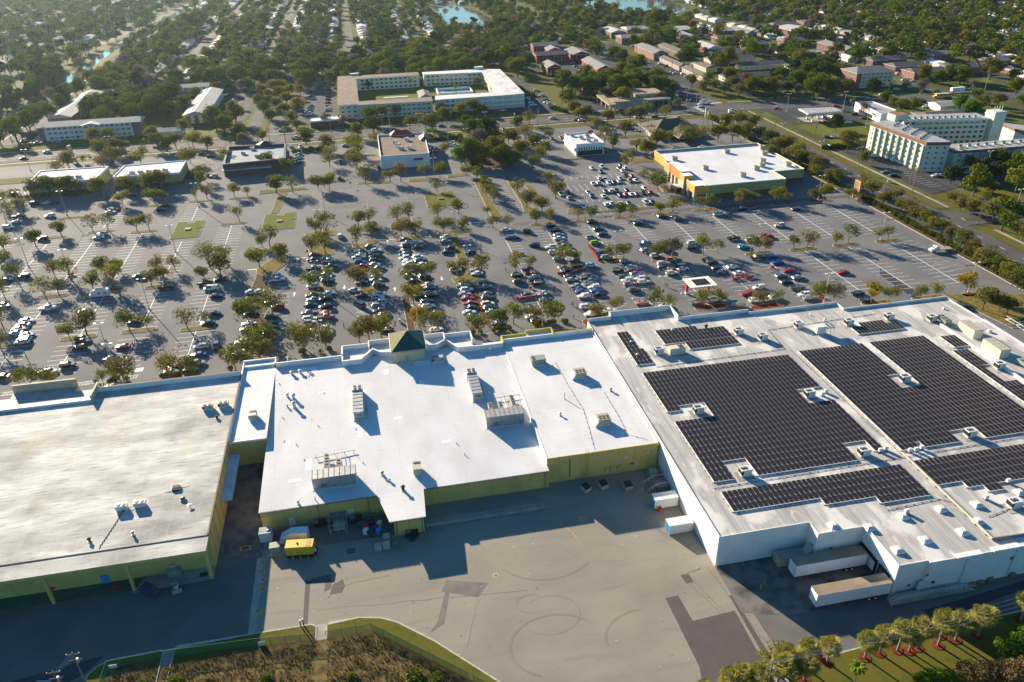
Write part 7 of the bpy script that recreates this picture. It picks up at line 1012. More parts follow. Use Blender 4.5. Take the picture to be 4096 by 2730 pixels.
LOTB = [tree_mesh(150+i, 5.6, 9.4, 2.6, 20, 120, 0.34, 'leaf_lot', 'bark', 0.26) for i in range(3)]
SPARSE = [tree_mesh(170+i, 4.2, 7.0, 2.2, 16, 60, 0.24, 'leaf_lot', 'bark_pale', 0.16, limbs=7) for i in range(2)]
BIG = [tree_mesh(200+i, 6.8+0.5*(i % 3), 11.5+(i % 4), 2.5, 22, 105, 0.52, 'leaf_wood', 'bark', 0.4) for i in range(6)]
BARE = [tree_mesh(230+i, 6.2, 11.0, 3.0, 22, 60, 0.42, 'leaf_bare', 'bark_pale', 0.35, limbs=9) for i in range(2)]
DARK = [tree_mesh(240+i, 5.8, 14.0, 1.5, 24, 100, 0.5, 'leaf_dark', 'bark', 0.35) for i in range(2)]
YEL = [tree_mesh(250, 6.6, 10.5, 2.5, 22, 110, 0.42, 'leaf_yellow', 'bark', 0.3)]; RUST = [tree_mesh(252, 5.6, 9.5, 2.5, 20, 90, 0.45, 'leaf_rust', 'bark', 0.3)]; BRI = [tree_mesh(254+i, 6.0, 10.5, 2.5, 22, 110, 0.45, 'leaf_bright', 'bark', 0.3) for i in range(2)]
DRYT = [tree_mesh(270+i, 5.6, 9.0, 1.5, 24, 110, 0.3, 'leaf_dry', 'bark_pale', 0.22, limbs=8) for i in range(2)]
YELS = [tree_mesh(262, 4.0, 7.0, 2.3, 13, 90, 0.27, 'leaf_yellow', 'bark_pale', 0.16)]
FAR = []
for i, (m, R_, H_) in enumerate((('leaf_wood', 7.0, 12), ('leaf_wood', 6.2, 11), ('leaf_wood', 8.2, 13), ('leaf_wood', 5.2, 9), ('leaf_wood', 7.4, 14), ('leaf_dark', 5.8, 14), ('leaf_bare', 6.6, 11), ('leaf_rust', 5.6, 9.5), ('leaf_bright', 5.6, 10), ('leaf_wood', 6.6, 10))):
    c, t = tree_mesh(300+i, R_, H_, 2.2, 15, 34, 0.85, m, 'bark', 0.4, limbs=4); FAR.append((c, t, i))
def palm_mesh(seed, H, crown=1.9, nf=34, trunk=0.2):
    rnd = random.Random(seed); c = MB(); k = 'leaf_palm'
    for i in range(nf):
        a = i*2.39996; el = radians(70-105*(i/nf)+rnd.uniform(-8, 8)); L = crown*rnd.uniform(.7, 1.2); d = Vector((cos(a)*cos(el), sin(a)*cos(el), sin(el))); tip = Vector((0, 0, H))+d*L*0.55
        c.bar((0, 0, H), tip, 0.025, k, 0.015, 3)
        side = Vector((-sin(a), cos(a), 0)); upv = side.cross(d)
        for j in range(9):
            f = (j-4)/4*1.25; q = (d*cos(f)+side*sin(f)); w = (side*cos(f)-d*sin(f))*0.055*crown/1.6; e = tip+q*L*0.55*(1-abs(j-4)*0.06)-Vector((0, 0, 0.18+0.1*abs(j-4)/4)); mid = tip+q*L*0.3
            c.face([tuple(tip), tuple(mid+w), tuple(e), tuple(mid-w)], k)
    t = MB(); z = 0; x = 0; ln = rnd.uniform(-.06, .06)
    for s in range(6): z2 = H*(s+1)/6; t.bar((x, 0, z), (x+ln, 0, z2), trunk*(1.1-0.04*s), 'bark_pale', trunk*(1.06-0.04*s), 8); x += ln; z = z2
    return c.mesh('crown'), t.mesh('trunk')
PALM = [palm_mesh(400+i, 4.3+0.4*i, 2.15, 60) for i in range(3)]; PALMT = [palm_mesh(410+i, 8+i, 2.1, 26) for i in range(2)]
def feather_palm(seed, H, crown=3.2, nf=16):
    rnd = random.Random(seed); c = MB()
    for i in range(nf):
        a = i*2.39996; el = radians(60-70*(i/nf)); p = Vector((0, 0, H)); side = Vector((-sin(a), cos(a), 0))
        for s in range(7):
            d = Vector((cos(a)*cos(el), sin(a)*cos(el), sin(el))); q = p+d*crown/7; w = 0.55*(1-abs(s-3)/5)
            for sg in (-1, 1): c.face([tuple(p), tuple(q), tuple(q+side*sg*w+Vector((0, 0, -0.25))), tuple(p+side*sg*w+Vector((0, 0, -0.22)))], 'leaf_bright')
            p = q; el -= radians(15)
    t = MB(); t.bar((0, 0, 0), (0.2, 0, H), 0.2, 'bark_pale', 0.15, 7); return c.mesh('crown'), t.mesh('trunk')
FP = [feather_palm(430, 7), feather_palm(431, 9)]
def shrub_mesh(seed, r, m, n=260, s=0.16):
    rnd = random.Random(seed); b = MB(); [leaves(b, (rnd.uniform(-.4, .4)*r, rnd.uniform(-.4, .4)*r, r*0.55), r*0.7, n//3, s, rnd, m, 0.8) for _ in range(3)]; return b.mesh('foliage')
SHR = [shrub_mesh(500+i, 0.8, 'leaf_hedge') for i in range(3)]+[shrub_mesh(505, 0.8, 'leaf_yellow')]; SHB = [shrub_mesh(510+i, 1.6, 'leaf_hedge', 420, 0.26) for i in range(2)]
TREES = []
RT = random.Random(21)
def tree(x, y, fam, s=None, name='tree', zone='', kind='', cat='tree', group=''):
    TREES.append([x, y, fam, s or RT.uniform(0.85, 1.12), name, zone, kind, cat, group])
def trees(tile, text, fam=None):
    t = text.split()
    for i in range(0, len(t), 3):
        x, y = at(tile, float(t[i]), float(t[i+1]), 0); k = t[i+2]
        f, kd = {'l': (LOT, 'leafy olive-green'), 'b': (LOTB, 'large broad-crowned'), 's': (SPARSE, 'thin sparse-leaved'), 'y': (YEL, 'big golden-yellow'), 'Y': (YELS, 'small yellow-green'), 'g': (BRI, 'bright green'), 'd': (DARK, 'dense dark green'), 'r': (RUST, 'rust-orange'), 'B': (BIG, 'large spreading'), 'n': (BARE, 'greyish almost bare')}[k[0]]
        sc = {'-': 0.72, '+': 1.22}.get(k[1:2], 1.0)*RT.uniform(0.92, 1.08)
        TREES.append([x, y, f, sc, 'oak_tree' if k[0] in 'ls' else 'shade_tree' if k[0] in 'bB' else 'broadleaf_tree', None, kd, 'tree', 'trees of the parking lot and streets'])
trees('e', '855 562 l 995 550 l 1260 558 l 1375 552 l 565 597 b- 330 695 b- 45 745 l 210 385 l 90 440 l 2200 472 l 2155 240 l 2273 228 l- 1905 260 l 1795 270 l- 1418 300 l 1515 290 l- 1130 320 l 330 235 b 470 230 b 620 230 b 720 215 l 930 235 b 1180 205 b 1380 190 b 1490 170 b 150 290 b- 175 1040 l 420 1170 l 540 1135 s 650 1000 l 500 960 l 860 1090 l 1040 1080 l+ 960 945 l 1105 930 l- 940 950 l- 1395 1060 l 1520 1030 l 1460 930 s 1610 920 s 1930 895 l+ 1880 1000 l- 2030 965 l 2070 850 s 1195 1480 l 1355 1455 l- 640 1540 l- 800 1510 l+ 1725 1455 l 1890 1430 l- 2290 1420 l+ 45 1170 l 25 1430 l 1850 150 l 1870 90 l 60 330 l 25 900 l')
trees('i', '300 425 l 180 400 s- 490 400 l- 955 405 l- 1060 360 l- 1145 385 l+ 1555 330 l 1745 305 l- 2165 262 l+ 2320 150 l 20 90 s')
trees('f', '190 210 b 340 200 l 575 180 l 675 170 l 630 165 l- 1010 130 l+ 1235 110 l 1330 100 l+ 1555 50 l 1690 60 l 1935 50 l- 2030 80 l 555 585 l 650 600 l+ 515 750 l 640 760 l+ 235 830 b- 130 700 s+ 35 890 l 60 700 l- 940 515 l 1035 490 l 930 700 l 1068 630 l 1335 610 l 1470 600 l 1300 480 l 1410 470 l+ 1725 580 l 1900 550 l 1670 440 l 1860 400 l 2090 130 l- 2120 190 l 2150 250 l 2180 300 l 2130 410 s- 2175 530 s 2310 510 l- 1660 190 l- 660 1050 s 490 1100 l 965 1070 l 1110 1090 l 1425 1060 l 1555 1010 l 1850 970 l 2070 975 l 150 1310 l+ 1450 1230 l 1470 1170 l- 1555 1480 l 1660 1460 s 1500 1440 Y 2040 1500 l 2230 1450 b- 950 1575 l 1040 1555 l 1150 1530 l 0 1330 l 430 1620 b- 640 1600 l 300 20 l 120 -20 b')
trees('j', '50 190 l+ 455 115 l+ 640 70 l- 150 60 l 20 90 l')
trees('g', '50 210 l 135 340 l 275 380 l 220 490 l 350 480 l- 400 260 l 330 155 l 605 455 l- 725 445 l 990 425 b- 1100 415 l- 1365 395 l- 1475 380 l 1725 360 l- 1830 350 l 2090 330 l 2175 320 l 1340 190 l+ 1295 130 l 1210 80 l- 465 860 l 590 850 l- 890 830 s 1025 805 l 1340 810 l 1470 795 n- 1755 770 s+ 1885 755 l- 2190 760 l 2325 740 l- 35 935 l 160 910 l- 390 1400 l+ 230 1395 s 790 1360 l- 945 1290 l- 1300 1250 l 1440 1280 l- 1765 1245 l 1925 1225 l- 2275 1230 l- 15 1410 l')
trees('h', '70 300 l 165 290 s- 400 275 l- 510 270 l 735 255 l- 235 715 l- 355 705 l 618 685 l- 733 665 l 1000 640 s- 1100 635 l- 75 1215 l- 465 1200 l 597 1215 n- 940 1215 Y 1103 1200 l- 1390 1175 l- 1518 1155 l- 1810 1125 Y 1965 1285 l+ 2190 1320 b- 2110 1290 l 870 195 l 950 240 l 1050 330 b- 1130 300 l 1220 390 b- 1290 430 l 1350 470 b- 1440 520 l 1500 570 b- 1590 600 l 1660 650 b- 1760 730 l+ 1850 780 b- 1930 860 b- 2010 900 l+ 2090 950 b- 2180 1010 b- 2240 1060 l 2320 1100 b- 440 60 l 560 110 b- 640 140 l 1880 230 B 1760 370 b- 2050 240 b- 2270 200 B 1850 410 b- 2140 550 B 2060 480 b 1960 330 b- 2330 640 b- 1670 130 d- 1950 60 d- 2080 100 d- 2250 90 B 1690 310 l-')
trees('a', '930 1440 b 1075 1415 b 1160 1405 b- 1010 1330 b 870 1330 b 1460 1380 b 1540 1390 b 1620 1370 b 1400 1300 b 1775 1350 l+ 1910 1390 b 640 1550 b 760 1500 l- 540 1600 l+ 1050 1530 l+ 1300 1520 l+ 960 1560 l+ 1750 1500 l+ 1700 1550 l 2240 1330 b- 2125 1340 l- 2200 1260 b 200 1200 B- 490 960 b+ 590 930 b 750 660 n 840 745 r 1700 1230 b 2080 1510 l')
trees('b', '395 1030 y 410 880 y- 420 830 b 150 1140 b 200 1020 b 110 1000 b 170 860 b 240 850 b 380 1200 b- 460 1330 b 1080 1230 B 1060 1150 B 1160 1100 b 1415 1190 l+ 1560 1180 b 1620 1200 b 1500 1120 b- 1735 1130 b 1700 1060 n- 1300 1080 n- 1925 1190 B- 1880 1080 b 2080 1060 B- 2000 1040 b 2040 800 b- 1040 830 b- 910 1060 d- 660 1390 b 690 1450 l+ 680 1530 l+ 940 1270 b 900 1390 l+ 930 1440 l+ 900 1510 l+ 930 1560 l+ 1090 1330 s 640 1150 n- 800 1170 n- 60 1310 l 2100 1330 n- 2010 1290 l 2240 1450 B- 1970 1450 r- 1990 1520 l+ 2280 1530 B- 2140 1500 b 2080 1550 b 2200 1350 b 2320 1320 b 1730 1420 l')
trees('b', '330 640 b 350 720 b+ 300 700 b 250 620 b 180 700 B 150 780 b+ 220 760 b 310 900 b 290 980 b 250 1080 b 230 940 b+ 130 940 b 90 1080 b+ 60 900 b 30 1000 b 340 1150 b 200 560 B 280 540 B 360 600 B 90 640 B 30 730 b')
trees('c', '50 1200 b 20 1330 b 120 1290 l+ 200 1400 b 80 1450 b 250 1500 l+ 310 1430 l+ 20 1550 b 180 1560 l 340 1280 l- 620 1130 b 670 1110 b 560 1060 b 880 1140 b 930 1100 l 760 1190 l+ 1085 1120 b 1175 1110 b 1240 1060 l+ 1405 1100 s+ 1510 1010 n- 1360 950 n- 1000 960 b+ 880 900 n- 160 1150 l+ 1040 1270 b 850 1330 l+ 930 1370 l 1140 1390 l+ 1330 1350 b 1240 1460 b 1450 1330 l+ 1610 1330 l+ 1560 1280 l 1750 1310 l+ 1890 1310 b 2020 1300 b 2130 1280 b 2260 1300 b 1960 1190 b 2080 1180 b 2200 1200 b 1840 1150 l 1480 880 b 1050 1560 l+ 1100 1500 l 460 860 B+ 580 880 B 700 870 B 780 850 B 960 850 B 1060 830 B 1150 800 B 1240 820 B 1320 780 B 1000 700 B 1100 690 B+ 1180 640 B 1020 600 B 930 560 B 1750 860 b 1850 850 b 1950 870 b 1650 800 b 2200 880 B 2320 880 B 2080 900 b')
trees('d', '0 1340 b 60 1420 b 160 1420 b 20 1500 b 240 1480 l+ 300 1540 b 370 1560 b 150 1530 l+ 440 1600 b 720 1400 b+ 860 1510 b- 620 1200 d- 880 1060 n- 950 890 d 1080 960 B- 1150 1030 b 1220 1050 b 1330 1030 b 1900 950 b 1880 840 n- 1260 830 b- 1420 830 n- 1390 850 n- 2100 1000 b 1750 1030 g 1850 1080 g 1950 1020 b 2270 870 B 2330 1000 b 1650 760 d 1760 740 d 1840 760 l 1980 700 d 100 770 B 60 880 b 180 870 b 260 880 n- 420 900 B 560 900 B 700 880 B 460 800 B 300 620 B+ 480 650 B 380 630 B 230 560 B 2100 1530 b 2200 1560 g- 2300 1570 g- 1850 1560 l 2290 1300 b- 2130 1560 d-')
BAND = [(235, 'storefront islands'), (270, 'second island band'), (295, 'third island band'), (325, 'far island band'), (395, 'before outer shops'), (478, 'along outer shops'), (530, 'along the wide road'), (5000, 'behind the wide road')]
for t in TREES:
    x, y = t[0], t[1]; band = [n for lim, n in BAND if y < lim][0]
    t[5] = band+', '+('left part' if x < -70 else 'left of tower' if x < -12 else 'near tower' if x < 45 else 'kiosk side' if x < 140 else 'right side' if x < 222 else 'beyond cross road')
TREES.sort(key=lambda t: (t[5], t[0]))
cnt = {}; seen = {}
for t in TREES: cnt[(t[5], t[6])] = cnt.get((t[5], t[6]), 0)+1
for i, (x, y, fam, sc, name, zone, kd, cat, grp) in enumerate(TREES):
    k = seen.get((zone, kd), 0); seen[(zone, kd)] = k+1
    lb = '%s tree, %s%s' % (kd, zone, '' if cnt[(zone, kd)] == 1 else ', %s from the left' % nth(k))
    o = empty(name, (x, y, 0), lb, 'tree', grp, RT.uniform(0, 6.28), sc); c, tk = fam[RT.randrange(len(fam))]; link('crown', c, o); link('trunk', tk, o)
# palms by the service road and elsewhere
for i, (x, y, s) in enumerate(((78.5, 79.2, 1), (81.6, 79.5, 1), (85.2, 79.4, 1.05), (87.1, 78.8, .9), (89.1, 79.1, 1.1), (93.1, 78.8, 1.15), (94.9, 80.6, 1), (97.0, 79.2, 1.05), (101.6, 79.1, 1.1), (112.1, 80.6, 1.1), (71.3, 79.8, .95), (66.9, 79.6, 1), (65.4, 77.3, 1), (62.3, 79.2, 1.05), (60.2, 77.2, 1.15), (56.3, 76.6, 1.1), (53.6, 77.8, 0.95), (50.9, 77.0, 1.0), (46.2, 76.9, 0.8))):
    o = empty('palm_tree', (x, y, 0.1), 'fan palm along the service road at the lower right, %s listed from the right to the left' % nth(i) if 0 else 'bushy fan palm on the lower right lawn, %s of the row' % nth(i), 'palm', 'fan palms on the roadside lawn', i*1.3, s); c, tk = PALM[i % 3]; link('crown', c, o); link('trunk', tk, o)
    if x > 63: b = MB(); b.prism([(x+1.15*cos(j*pi/8), y+1.0*sin(j*pi/8)) for j in range(16)], 0.15, 0.24, 'mulch'); tag(b.build('mulch_ring'), kind='structure')
PL = [(at('a', 430, 1300), 8), (at('a', 375, 1290), 7), (at('a', 1130, 1225), 9), (at('a', 1180, 1215), 8), (at('a', 1730, 1175), 7), (at('a', 1940, 1130), 6), (at('a', 1910, 1060), 6), (at('a', 1345, 1385), 6), (at('a', 110, 1310), 7), (at('a', 170, 1340), 7), (at('a', 140, 1250), 6), (at('a', 70, 1250), 6), (at('b', 20, 1310), 8), (at('b', 65, 1320), 8), (at('b', 130, 1315), 7), (at('b', 275, 1325), 9), (at('b', 1990, 600), 8), (at('c', 1180, 1215), 6), (at('c', 1275, 1240), 6), (at('c', 1790, 1190), 7), (at('c', 1750, 1180), 6), (at('d', 1075, 1440), 9), (at('d', 1125, 1450), 10), (at('d', 1145, 1445), 9), (at('d', 1275, 1500), 7), (at('d', 1370, 1540), 9), (at('d', 1735, 1540), 8), (at('d', 280, 1220), 6), (at('d', 430, 1230), 6), (at('d', 1385, 945), 7), (at('h', 1305, 115), 7), (at('h', 1335, 135), 7), (at('d', 1205, 770), 6), (at('c', 325, 750), 6), (at('c', 355, 760), 6), (at('c', 585, 915), 7), (at('a', 285, 1140), 6), (at('d', 900, 1300), 6)]
PL.sort()
for i, ((x, y), h) in enumerate(PL):
    o = empty('palm_tree', (x, y, 0), 'slim tall palm beyond the parking lot, %s counted from the left' % nth(i), 'palm', 'slim palms beyond the lot', i*0.9, h/8.5); c, tk = PALMT[i % 2]; link('crown', c, o); link('trunk', tk, o)
for i, (x, y) in enumerate(sorted([at('b', 1425, 835), at('b', 1640, 870), at('b', 1840, 870), at('b', 1870, 860), at('b', 1970, 700), at('b', 2100, 850), at('d', 765, 1005), at('d', 440, 980), at('b', 1590, 1290), at('b', 1640, 1290), at('d', 1100, 870), at('p', 780, 1600)])):
    o = empty('feather_palm', (x, y, 0), 'feather palm with drooping green fronds, %s from the left of its kind' % nth(i), 'palm', 'feather palms', i*1.1, 0.55 if y < 100 else 0.9); c, tk = FP[i % 2]; link('crown', c, o); link('trunk', tk, o)
# shrubs and hedges
SP = [at(t, x, y) for t, x, y in (('g', 215, 1425), ('g', 250, 1420), ('g', 335, 1410), ('g', 370, 1412), ('g', 470, 1395), ('g', 500, 1400), ('i', 885, 385), ('i', 1010, 385), ('i', 1050, 375), ('i', 1170, 355), ('i', 1500, 335), ('i', 1640, 320), ('i', 1780, 305), ('i', 2115, 265), ('j', 425, 115), ('j', 600, 105), ('j', 680, 85), ('f', 2180, 1480), ('f', 2225, 1470), ('f', 2280, 1475), ('f', 2330, 1460), ('f', 1990, 1500), ('f', 2060, 1490), ('g', 830, 1355), ('g', 800, 1340))]
SP += [(66.5, 214), (70, 216.5), (76.5, 215)]
for i, (x, y) in enumerate(sorted(SP)): o = tag(link('shrub', SHR[3] if 45 < x < 52 and i % 2 else SHR[i % 3], None, (x, y, 0.15)), 'round shrub on a storefront island, %s from the left' % nth(i), 'shrub', 'shrubs on the storefront islands'); o.scale = (1.1+0.3*(i % 3),)*3; o.rotation_euler = (0, 0, i)
k = 0
for j in range(96):
    y = 304-j*1.75; x = 223.4+RT.uniform(-1.2, .6)
    if y < 130: continue
    o = tag(link('hedge_bush', SHB[j % 2], None, (x, y, 0.1)), 'bush in the hedge along the right edge of the lot, %s from the far end' % nth(k), 'bush', 'bushes of the hedge at the right edge'); o.rotation_euler = (0, 0, j); k += 1
HG = []
for a, c, n in (((160, 540), (222, 508), 1), ((250, 382), (268, 383), 12), ((-130, 468), (-175, 468), 1), ((34, 460), (58, 460), 14), ((57, 462), (57, 394), 18), ((44, 560), (44, 560), 1), ((298, 384), (262, 384), 14), ((220, 466), (222, 320), 34), ((129, 520), (136, 505), 8), ((112, 640), (126, 560), 26), ((-96, 420), (-80, 420), 5), ((-40, 455), (-20, 457), 8), ((-170, 406), (-136, 407), 10), ((300, 686), (340, 664), 18), ((150, 392), (215, 388), 18)):
    for i in range(n): HG.append((a[0]+(c[0]-a[0])*i/max(1, n)+RT.uniform(-.5, .5), a[1]+(c[1]-a[1])*i/max(1, n)+RT.uniform(-.5, .5)))
for i, (x, y) in enumerate(sorted(HG)): o = tag(link('bush', SHB[i % 2], None, (x, y, 0)), 'small bush beyond the main lot', 'bush', 'small bushes beyond the main lot'); o.rotation_euler = (0, 0, i); o.scale = (RT.uniform(.8, 1.5),)*3
# dense mangrove hedge along the canal
k = 0
for i in range(44):
    y = 500+i*7.0
    if 515 < y < 530 or y > 775: continue
    x = (-248 if y < 740 else -252)+RT.uniform(-4, 4); x -= 6*(i % 2)
    o = empty('canal_tree', (x, y, 0), 'dense dark tree in the thicket along the canal, %s from the near end' % nth(k), 'tree', 'thicket along the canal', i, RT.uniform(.55, .8)); c, tk = DARK[i % 2]; link('crown', c, o); link('trunk', tk, o); k += 1
# bottom right bushes and dry tree
for i, (t, x, y, m, s) in enumerate((('p', 130, 1490, SPARSE, .9), ('p', 60, 1480, SPARSE, .9), ('p', 200, 1520, SPARSE, .8), ('p', 1850, 1600, DRYT, .55), ('p', 2000, 1560, DRYT, .5), ('p', 2170, 1600, DRYT, .6), ('p', 1780, 1500, DRYT, .35), ('p', 2300, 1560, DRYT, .55), ('p', 2150, 1330, BRI, .35), ('p', 2280, 1330, BRI, .4), ('p', 2230, 1250, BRI, .3), ('p', 1500, 1600, BRI, .35), ('p', 1620, 1590, BRI, .3), ('p', 1400, 1620, BRI, .3), ('p', 2330, 1200, BRI, .35))):
    gx, gy = at(t, x, y); o = empty('undergrowth_tree', (gx, gy, 0), ('bushy bright green' if m is BRI else 'dry brownish' if m is DRYT else 'thin grey-green')+' small tree at the lower right corner, entry %s of its thicket' % nth(i), 'tree', 'thicket at the lower right corner', i, s); c, tk = m[i % len(m)]; link('crown', c, o); link('trunk', tk, o)
# dry weeds in the basin: one uncountable mass
b = MB(); rw = random.Random(77)
def inside(x, y): return (-56.5 < x < -48 and y < 105) or (-47 < x < -31 and y < 104.8) or (-31 <= x < -19.9 and y < 103.9) or (-17.7 < x < -9 and y < 103.6) or (-9 <= x < 34 and y < 103.5-(x+9)*0.88)
for _ in range(16000):
    x = rw.uniform(-56, 32); y = rw.uniform(72, 104.5)
    if not inside(x, y) or y < 102-(x+52)*0.26-3: continue
    for q in range(3):
        a = rw.uniform(0, 6.3); h = rw.uniform(.15, .5)*(1+0.6*sin(x*0.9)*sin(y*1.3)); l = rw.uniform(.1, .3); w = 0.07; ox, oy = rw.uniform(-.15, .15), rw.uniform(-.15, .15)
        b.face([(x+ox-w*sin(a), y+oy+w*cos(a), .2), (x+ox+w*sin(a), y+oy-w*cos(a), .2), (x+ox+l*cos(a), y+oy+l*sin(a), .2+h)], 'leaf_dry' if rw.random() < .88 else 'leaf_hedge')
tag(b.build('weeds'), kind='stuff')
for i, (x, y, q) in enumerate(((-44, 99.5, 1.2), (-40, 98, .9), (-2, 92.5, 1.3), (1.5, 91, .9), (-28.5, 97.5, .8), (10, 86, .9), (-13, 94.5, .7), (-50, 101, .8))):
    o = tag(link('scrub_bush', SHB[i % 2], None, (x, y, .2)), 'green scrub bush in the dry overgrown basin, %s listed' % nth(i), 'bush', 'scrub bushes in the dry basin'); o.scale = (q, q, q*.6); o.rotation_euler = (0, 0, i)
# ================================================================ light poles, kiosk, carts, people, signs
def pole_mesh(H, arms=2):
    b = MB(); b.cyl(0, 0, 0, 0.7, 0.33, 'pole_conc', 0.33, 8); b.cyl(0, 0, 0.7, H, 0.16, 'pole_conc', 0.10, 8); p = b.mesh('pole'); h = MB()
    h.bar((-0.9, 0, H-.05), (0.9, 0, H-.05), 0.05, 'steel'); h.box(-1.5, -0.7, -.25, .25, H-.12, H+.10, 'unit_white'); 
    if arms == 2: h.box(0.7, 1.5, -.25, .25, H-.12, H+.10, 'unit_white')
    return p, h.mesh('lamp_head')
PM = pole_mesh(11.6)
LP = [('e', 260, 875), ('e', 615, 410), ('e', 1825, 335), ('e', 1615, 750), ('e', 1370, 1272), ('e', 60, 480), ('e', 280, 0), ('e', 650, 985), ('e', 215, 420), ('f', 635, 400), ('f', 1740, 335), ('f', 1838, 620), ('f', 1952, 950), ('f', 575, 1100), ('f', 595, 600), ('f', 1495, 1530), ('f', 20, 1700), ('f', 1640, 90), ('g', 402, 250), ('g', 670, 455), ('g', 957, 812), ('g', 1362, 1255), ('g', 1773, 368), ('g', 2265, 745), ('g', 278, 1425), ('g', 1325, 60), ('h', 460, 270), ('h', 1035, 635), ('h', 508, 1230), ('h', 1835, 1125), ('i', 1080, 330), ('a', 1030, 1440), ('a', 1745, 1400), ('b', 1765, 1310), ('b', 1500, 1220), ('b', 1172, 1230), ('b', 1635, 1560), ('b', 1932, 1370), ('b', 690, 1220), ('b', 2107, 1205), ('c', 940, 1190), ('c', 1140, 1390), ('c', 1095, 1550), ('c', 1243, 1255), ('c', 922, 1370), ('c', 232, 1510), ('c', 1215, 1110), ('c', 1605, 1090), ('c', 1735, 1100), ('c', 1910, 1300), ('c', 978, 1060), ('c', 1600, 990), ('d', 115, 1320), ('d', 460, 1500), ('d', 1990, 1600), ('d', 170, 1030), ('d', 895, 1180), ('h', 2255, 410), ('d', 690, 1010), ('e', 150, 1530), ('e', 1000, 1700), ('f', 610, 1680)]
LPP = sorted(at(*q) for q in LP)
for i, (x, y) in enumerate(LPP):
    o = empty('lamp_post', (x, y, 0), 'tall pale twin-headed lamp post %s, %s of all from the left' % ('in the parking lot' if y < 470 else 'by the road', nth(i)), 'lamp post', 'twin-headed lamp posts'); link('pole', PM[0], o); link('lamp_head', PM[1], o)
# kiosk with panels
o = empty('drive_up_kiosk', (109.8, 227.3, 0), 'open kiosk with a white ribbed roof, red edge and two rows of solar panels', 'kiosk'); b = MB(); b.box(-4.9, 4.9, -3.9, 3.9, 4.3, 4.55, 'red', top='unit_white'); [b.box(-4.8+i*0.6, -4.72+i*0.6, -3.85, 3.85, 4.56, 4.66, 'unit_white') for i in range(17)]; b.build('roof', o)
b = MB(); b.box(-4.5, -3.7, 0.5, 1.3, 0.9, 4.3, 'red'); b.box(-4.6, -3.6, 0.4, 1.4, 0, 0.9, 'unit_white'); b.box(3.7, 4.4, 0.5, 1.3, 0, 4.3, 'red'); b.build('pillar', o)
pk = MB(); pk.box(0, 1.25, 0, 2.1, 4.72, 4.78, 'panel'); pkm = pk.mesh('panel')
for i in range(4):
    for j in range(2): link('panel', pkm, o, (-2.4+i*1.35, -2.2+j*2.2, 0))
# shopping carts
b = MB(); b.prism([(-.45, -.25), (.45, -.3), (.45, .3), (-.45, .25)], 0.45, 0.95, 'red'); b.face([(-.4, -.2, .97), (.4, -.25, .97), (.4, .25, .97), (-.4, .2, .97)], 'black'); b.bar((.45, -.3, 1.02), (.45, .3, 1.02), .03, 'red'); b.box(-.45, .4, -.22, .22, .12, .2, 'red'); [b.bar((xx, yy-.02, .06), (xx, yy+.02, .06), .06, 'black') for xx in (-.38, .38) for yy in (-.2, .2)]; [b.bar((.4, yy, .15), (.45, yy, .6), .02, 'red') for yy in (-.2, .2)]
cm = b.mesh('cart'); bw = MB(); bw.v, bw.f, bw.m = b.v, b.f, b.m; bw.mats = ['blue_paint' if q == 'red' else q for q in b.mats]; cmb = bw.mesh('cart')
CG = []
a, c = at('g', 705, 700), at('g', 793, 830)
for i in range(30): f = i/29; CG.append((a[0]+(c[0]-a[0])*f+0.5*sin(f*3), a[1]+(c[1]-a[1])*f, math.atan2(c[1]-a[1], c[0]-a[0]), 'red shopping cart in the long nested train, %s from its far end' % nth(i)))
for t, x, y, n, r, ds in (('g', 455, 950, 6, 0.1, 'left of the double cart corral by the tan sedan'), ('g', 625, 930, 12, 0.25, 'in the long corral right of the tan sedan'), ('g', 130, 1178, 16, 0.1, 'in the corral by the solar store corner'), ('g', 250, 1155, 5, 0.3, 'at the right end of the lower left corral'), ('g', 1130, 1055, 6, 0.0, 'in the corral by the grey pickup row'), ('g', 2065, 1003, 7, 0.1, 'in the left corral right of the kiosk'), ('g', 2185, 988, 8, 0.2, 'in the right corral right of the kiosk'), ('g', 95, 772, 4, 0, 'beside the left island trees'), ('g', 945, 825, 5, 0.1, 'on the island with the lamp post'), ('g', 1452, 822, 5, 0, 'on the island with the bare tree'), ('g', 175, 1087, 2, 0, 'alone between dark cars'), ('e', 660, 965, 6, 0.1, 'beside the left island'), ('f', 2010, 1155, 2, .3, 'on the brown strip'), ('f', 2060, 1275, 2, .3, 'lower on the brown strip'), ('f', 1450, 1325, 2, .4, 'by the thin trees'), ('f', 2240, 1430, 2, .4, 'behind the storefront shrubs'), ('f', 1503, 1078, 2, 0, 'next to a black car'), ('h', 45, 895, 2, 0, 'near the blue sedans'), ('h', 90, 860, 1, 0, 'behind the blue sedan'), ('h', 480, 1165, 2, 0, 'left of the lamp post island'), ('h', 510, 1172, 1, 0, 'right of the lamp post island'), ('h', 490, 293, 2, 0, 'at the far corner island'), ('m', 600, 690, 10, 0.25, 'under the rear canopy of the left store'), ('m', 940, 625, 5, 0.25, 'under the rear canopy, second group'), ('m', 1085, 705, 1, 0.9, 'alone at the canopy edge'), ('p', 478, 1345, 2, 0.4, 'on the lawn near the palms'), ('k', 1360, 1555, 1, .5, 'near the container'), ('c', 2100, 1310, 1, 0, 'by the far trees')):
    x0, y0 = at(t, x, y)
    for i in range(n): CG.append((x0-(n/2-i)*0.42*cos(r), y0-(n/2-i)*0.42*sin(r), r, 'red shopping cart %s, %s along' % (ds, nth(i)) if n > 1 else 'single red shopping cart '+ds))
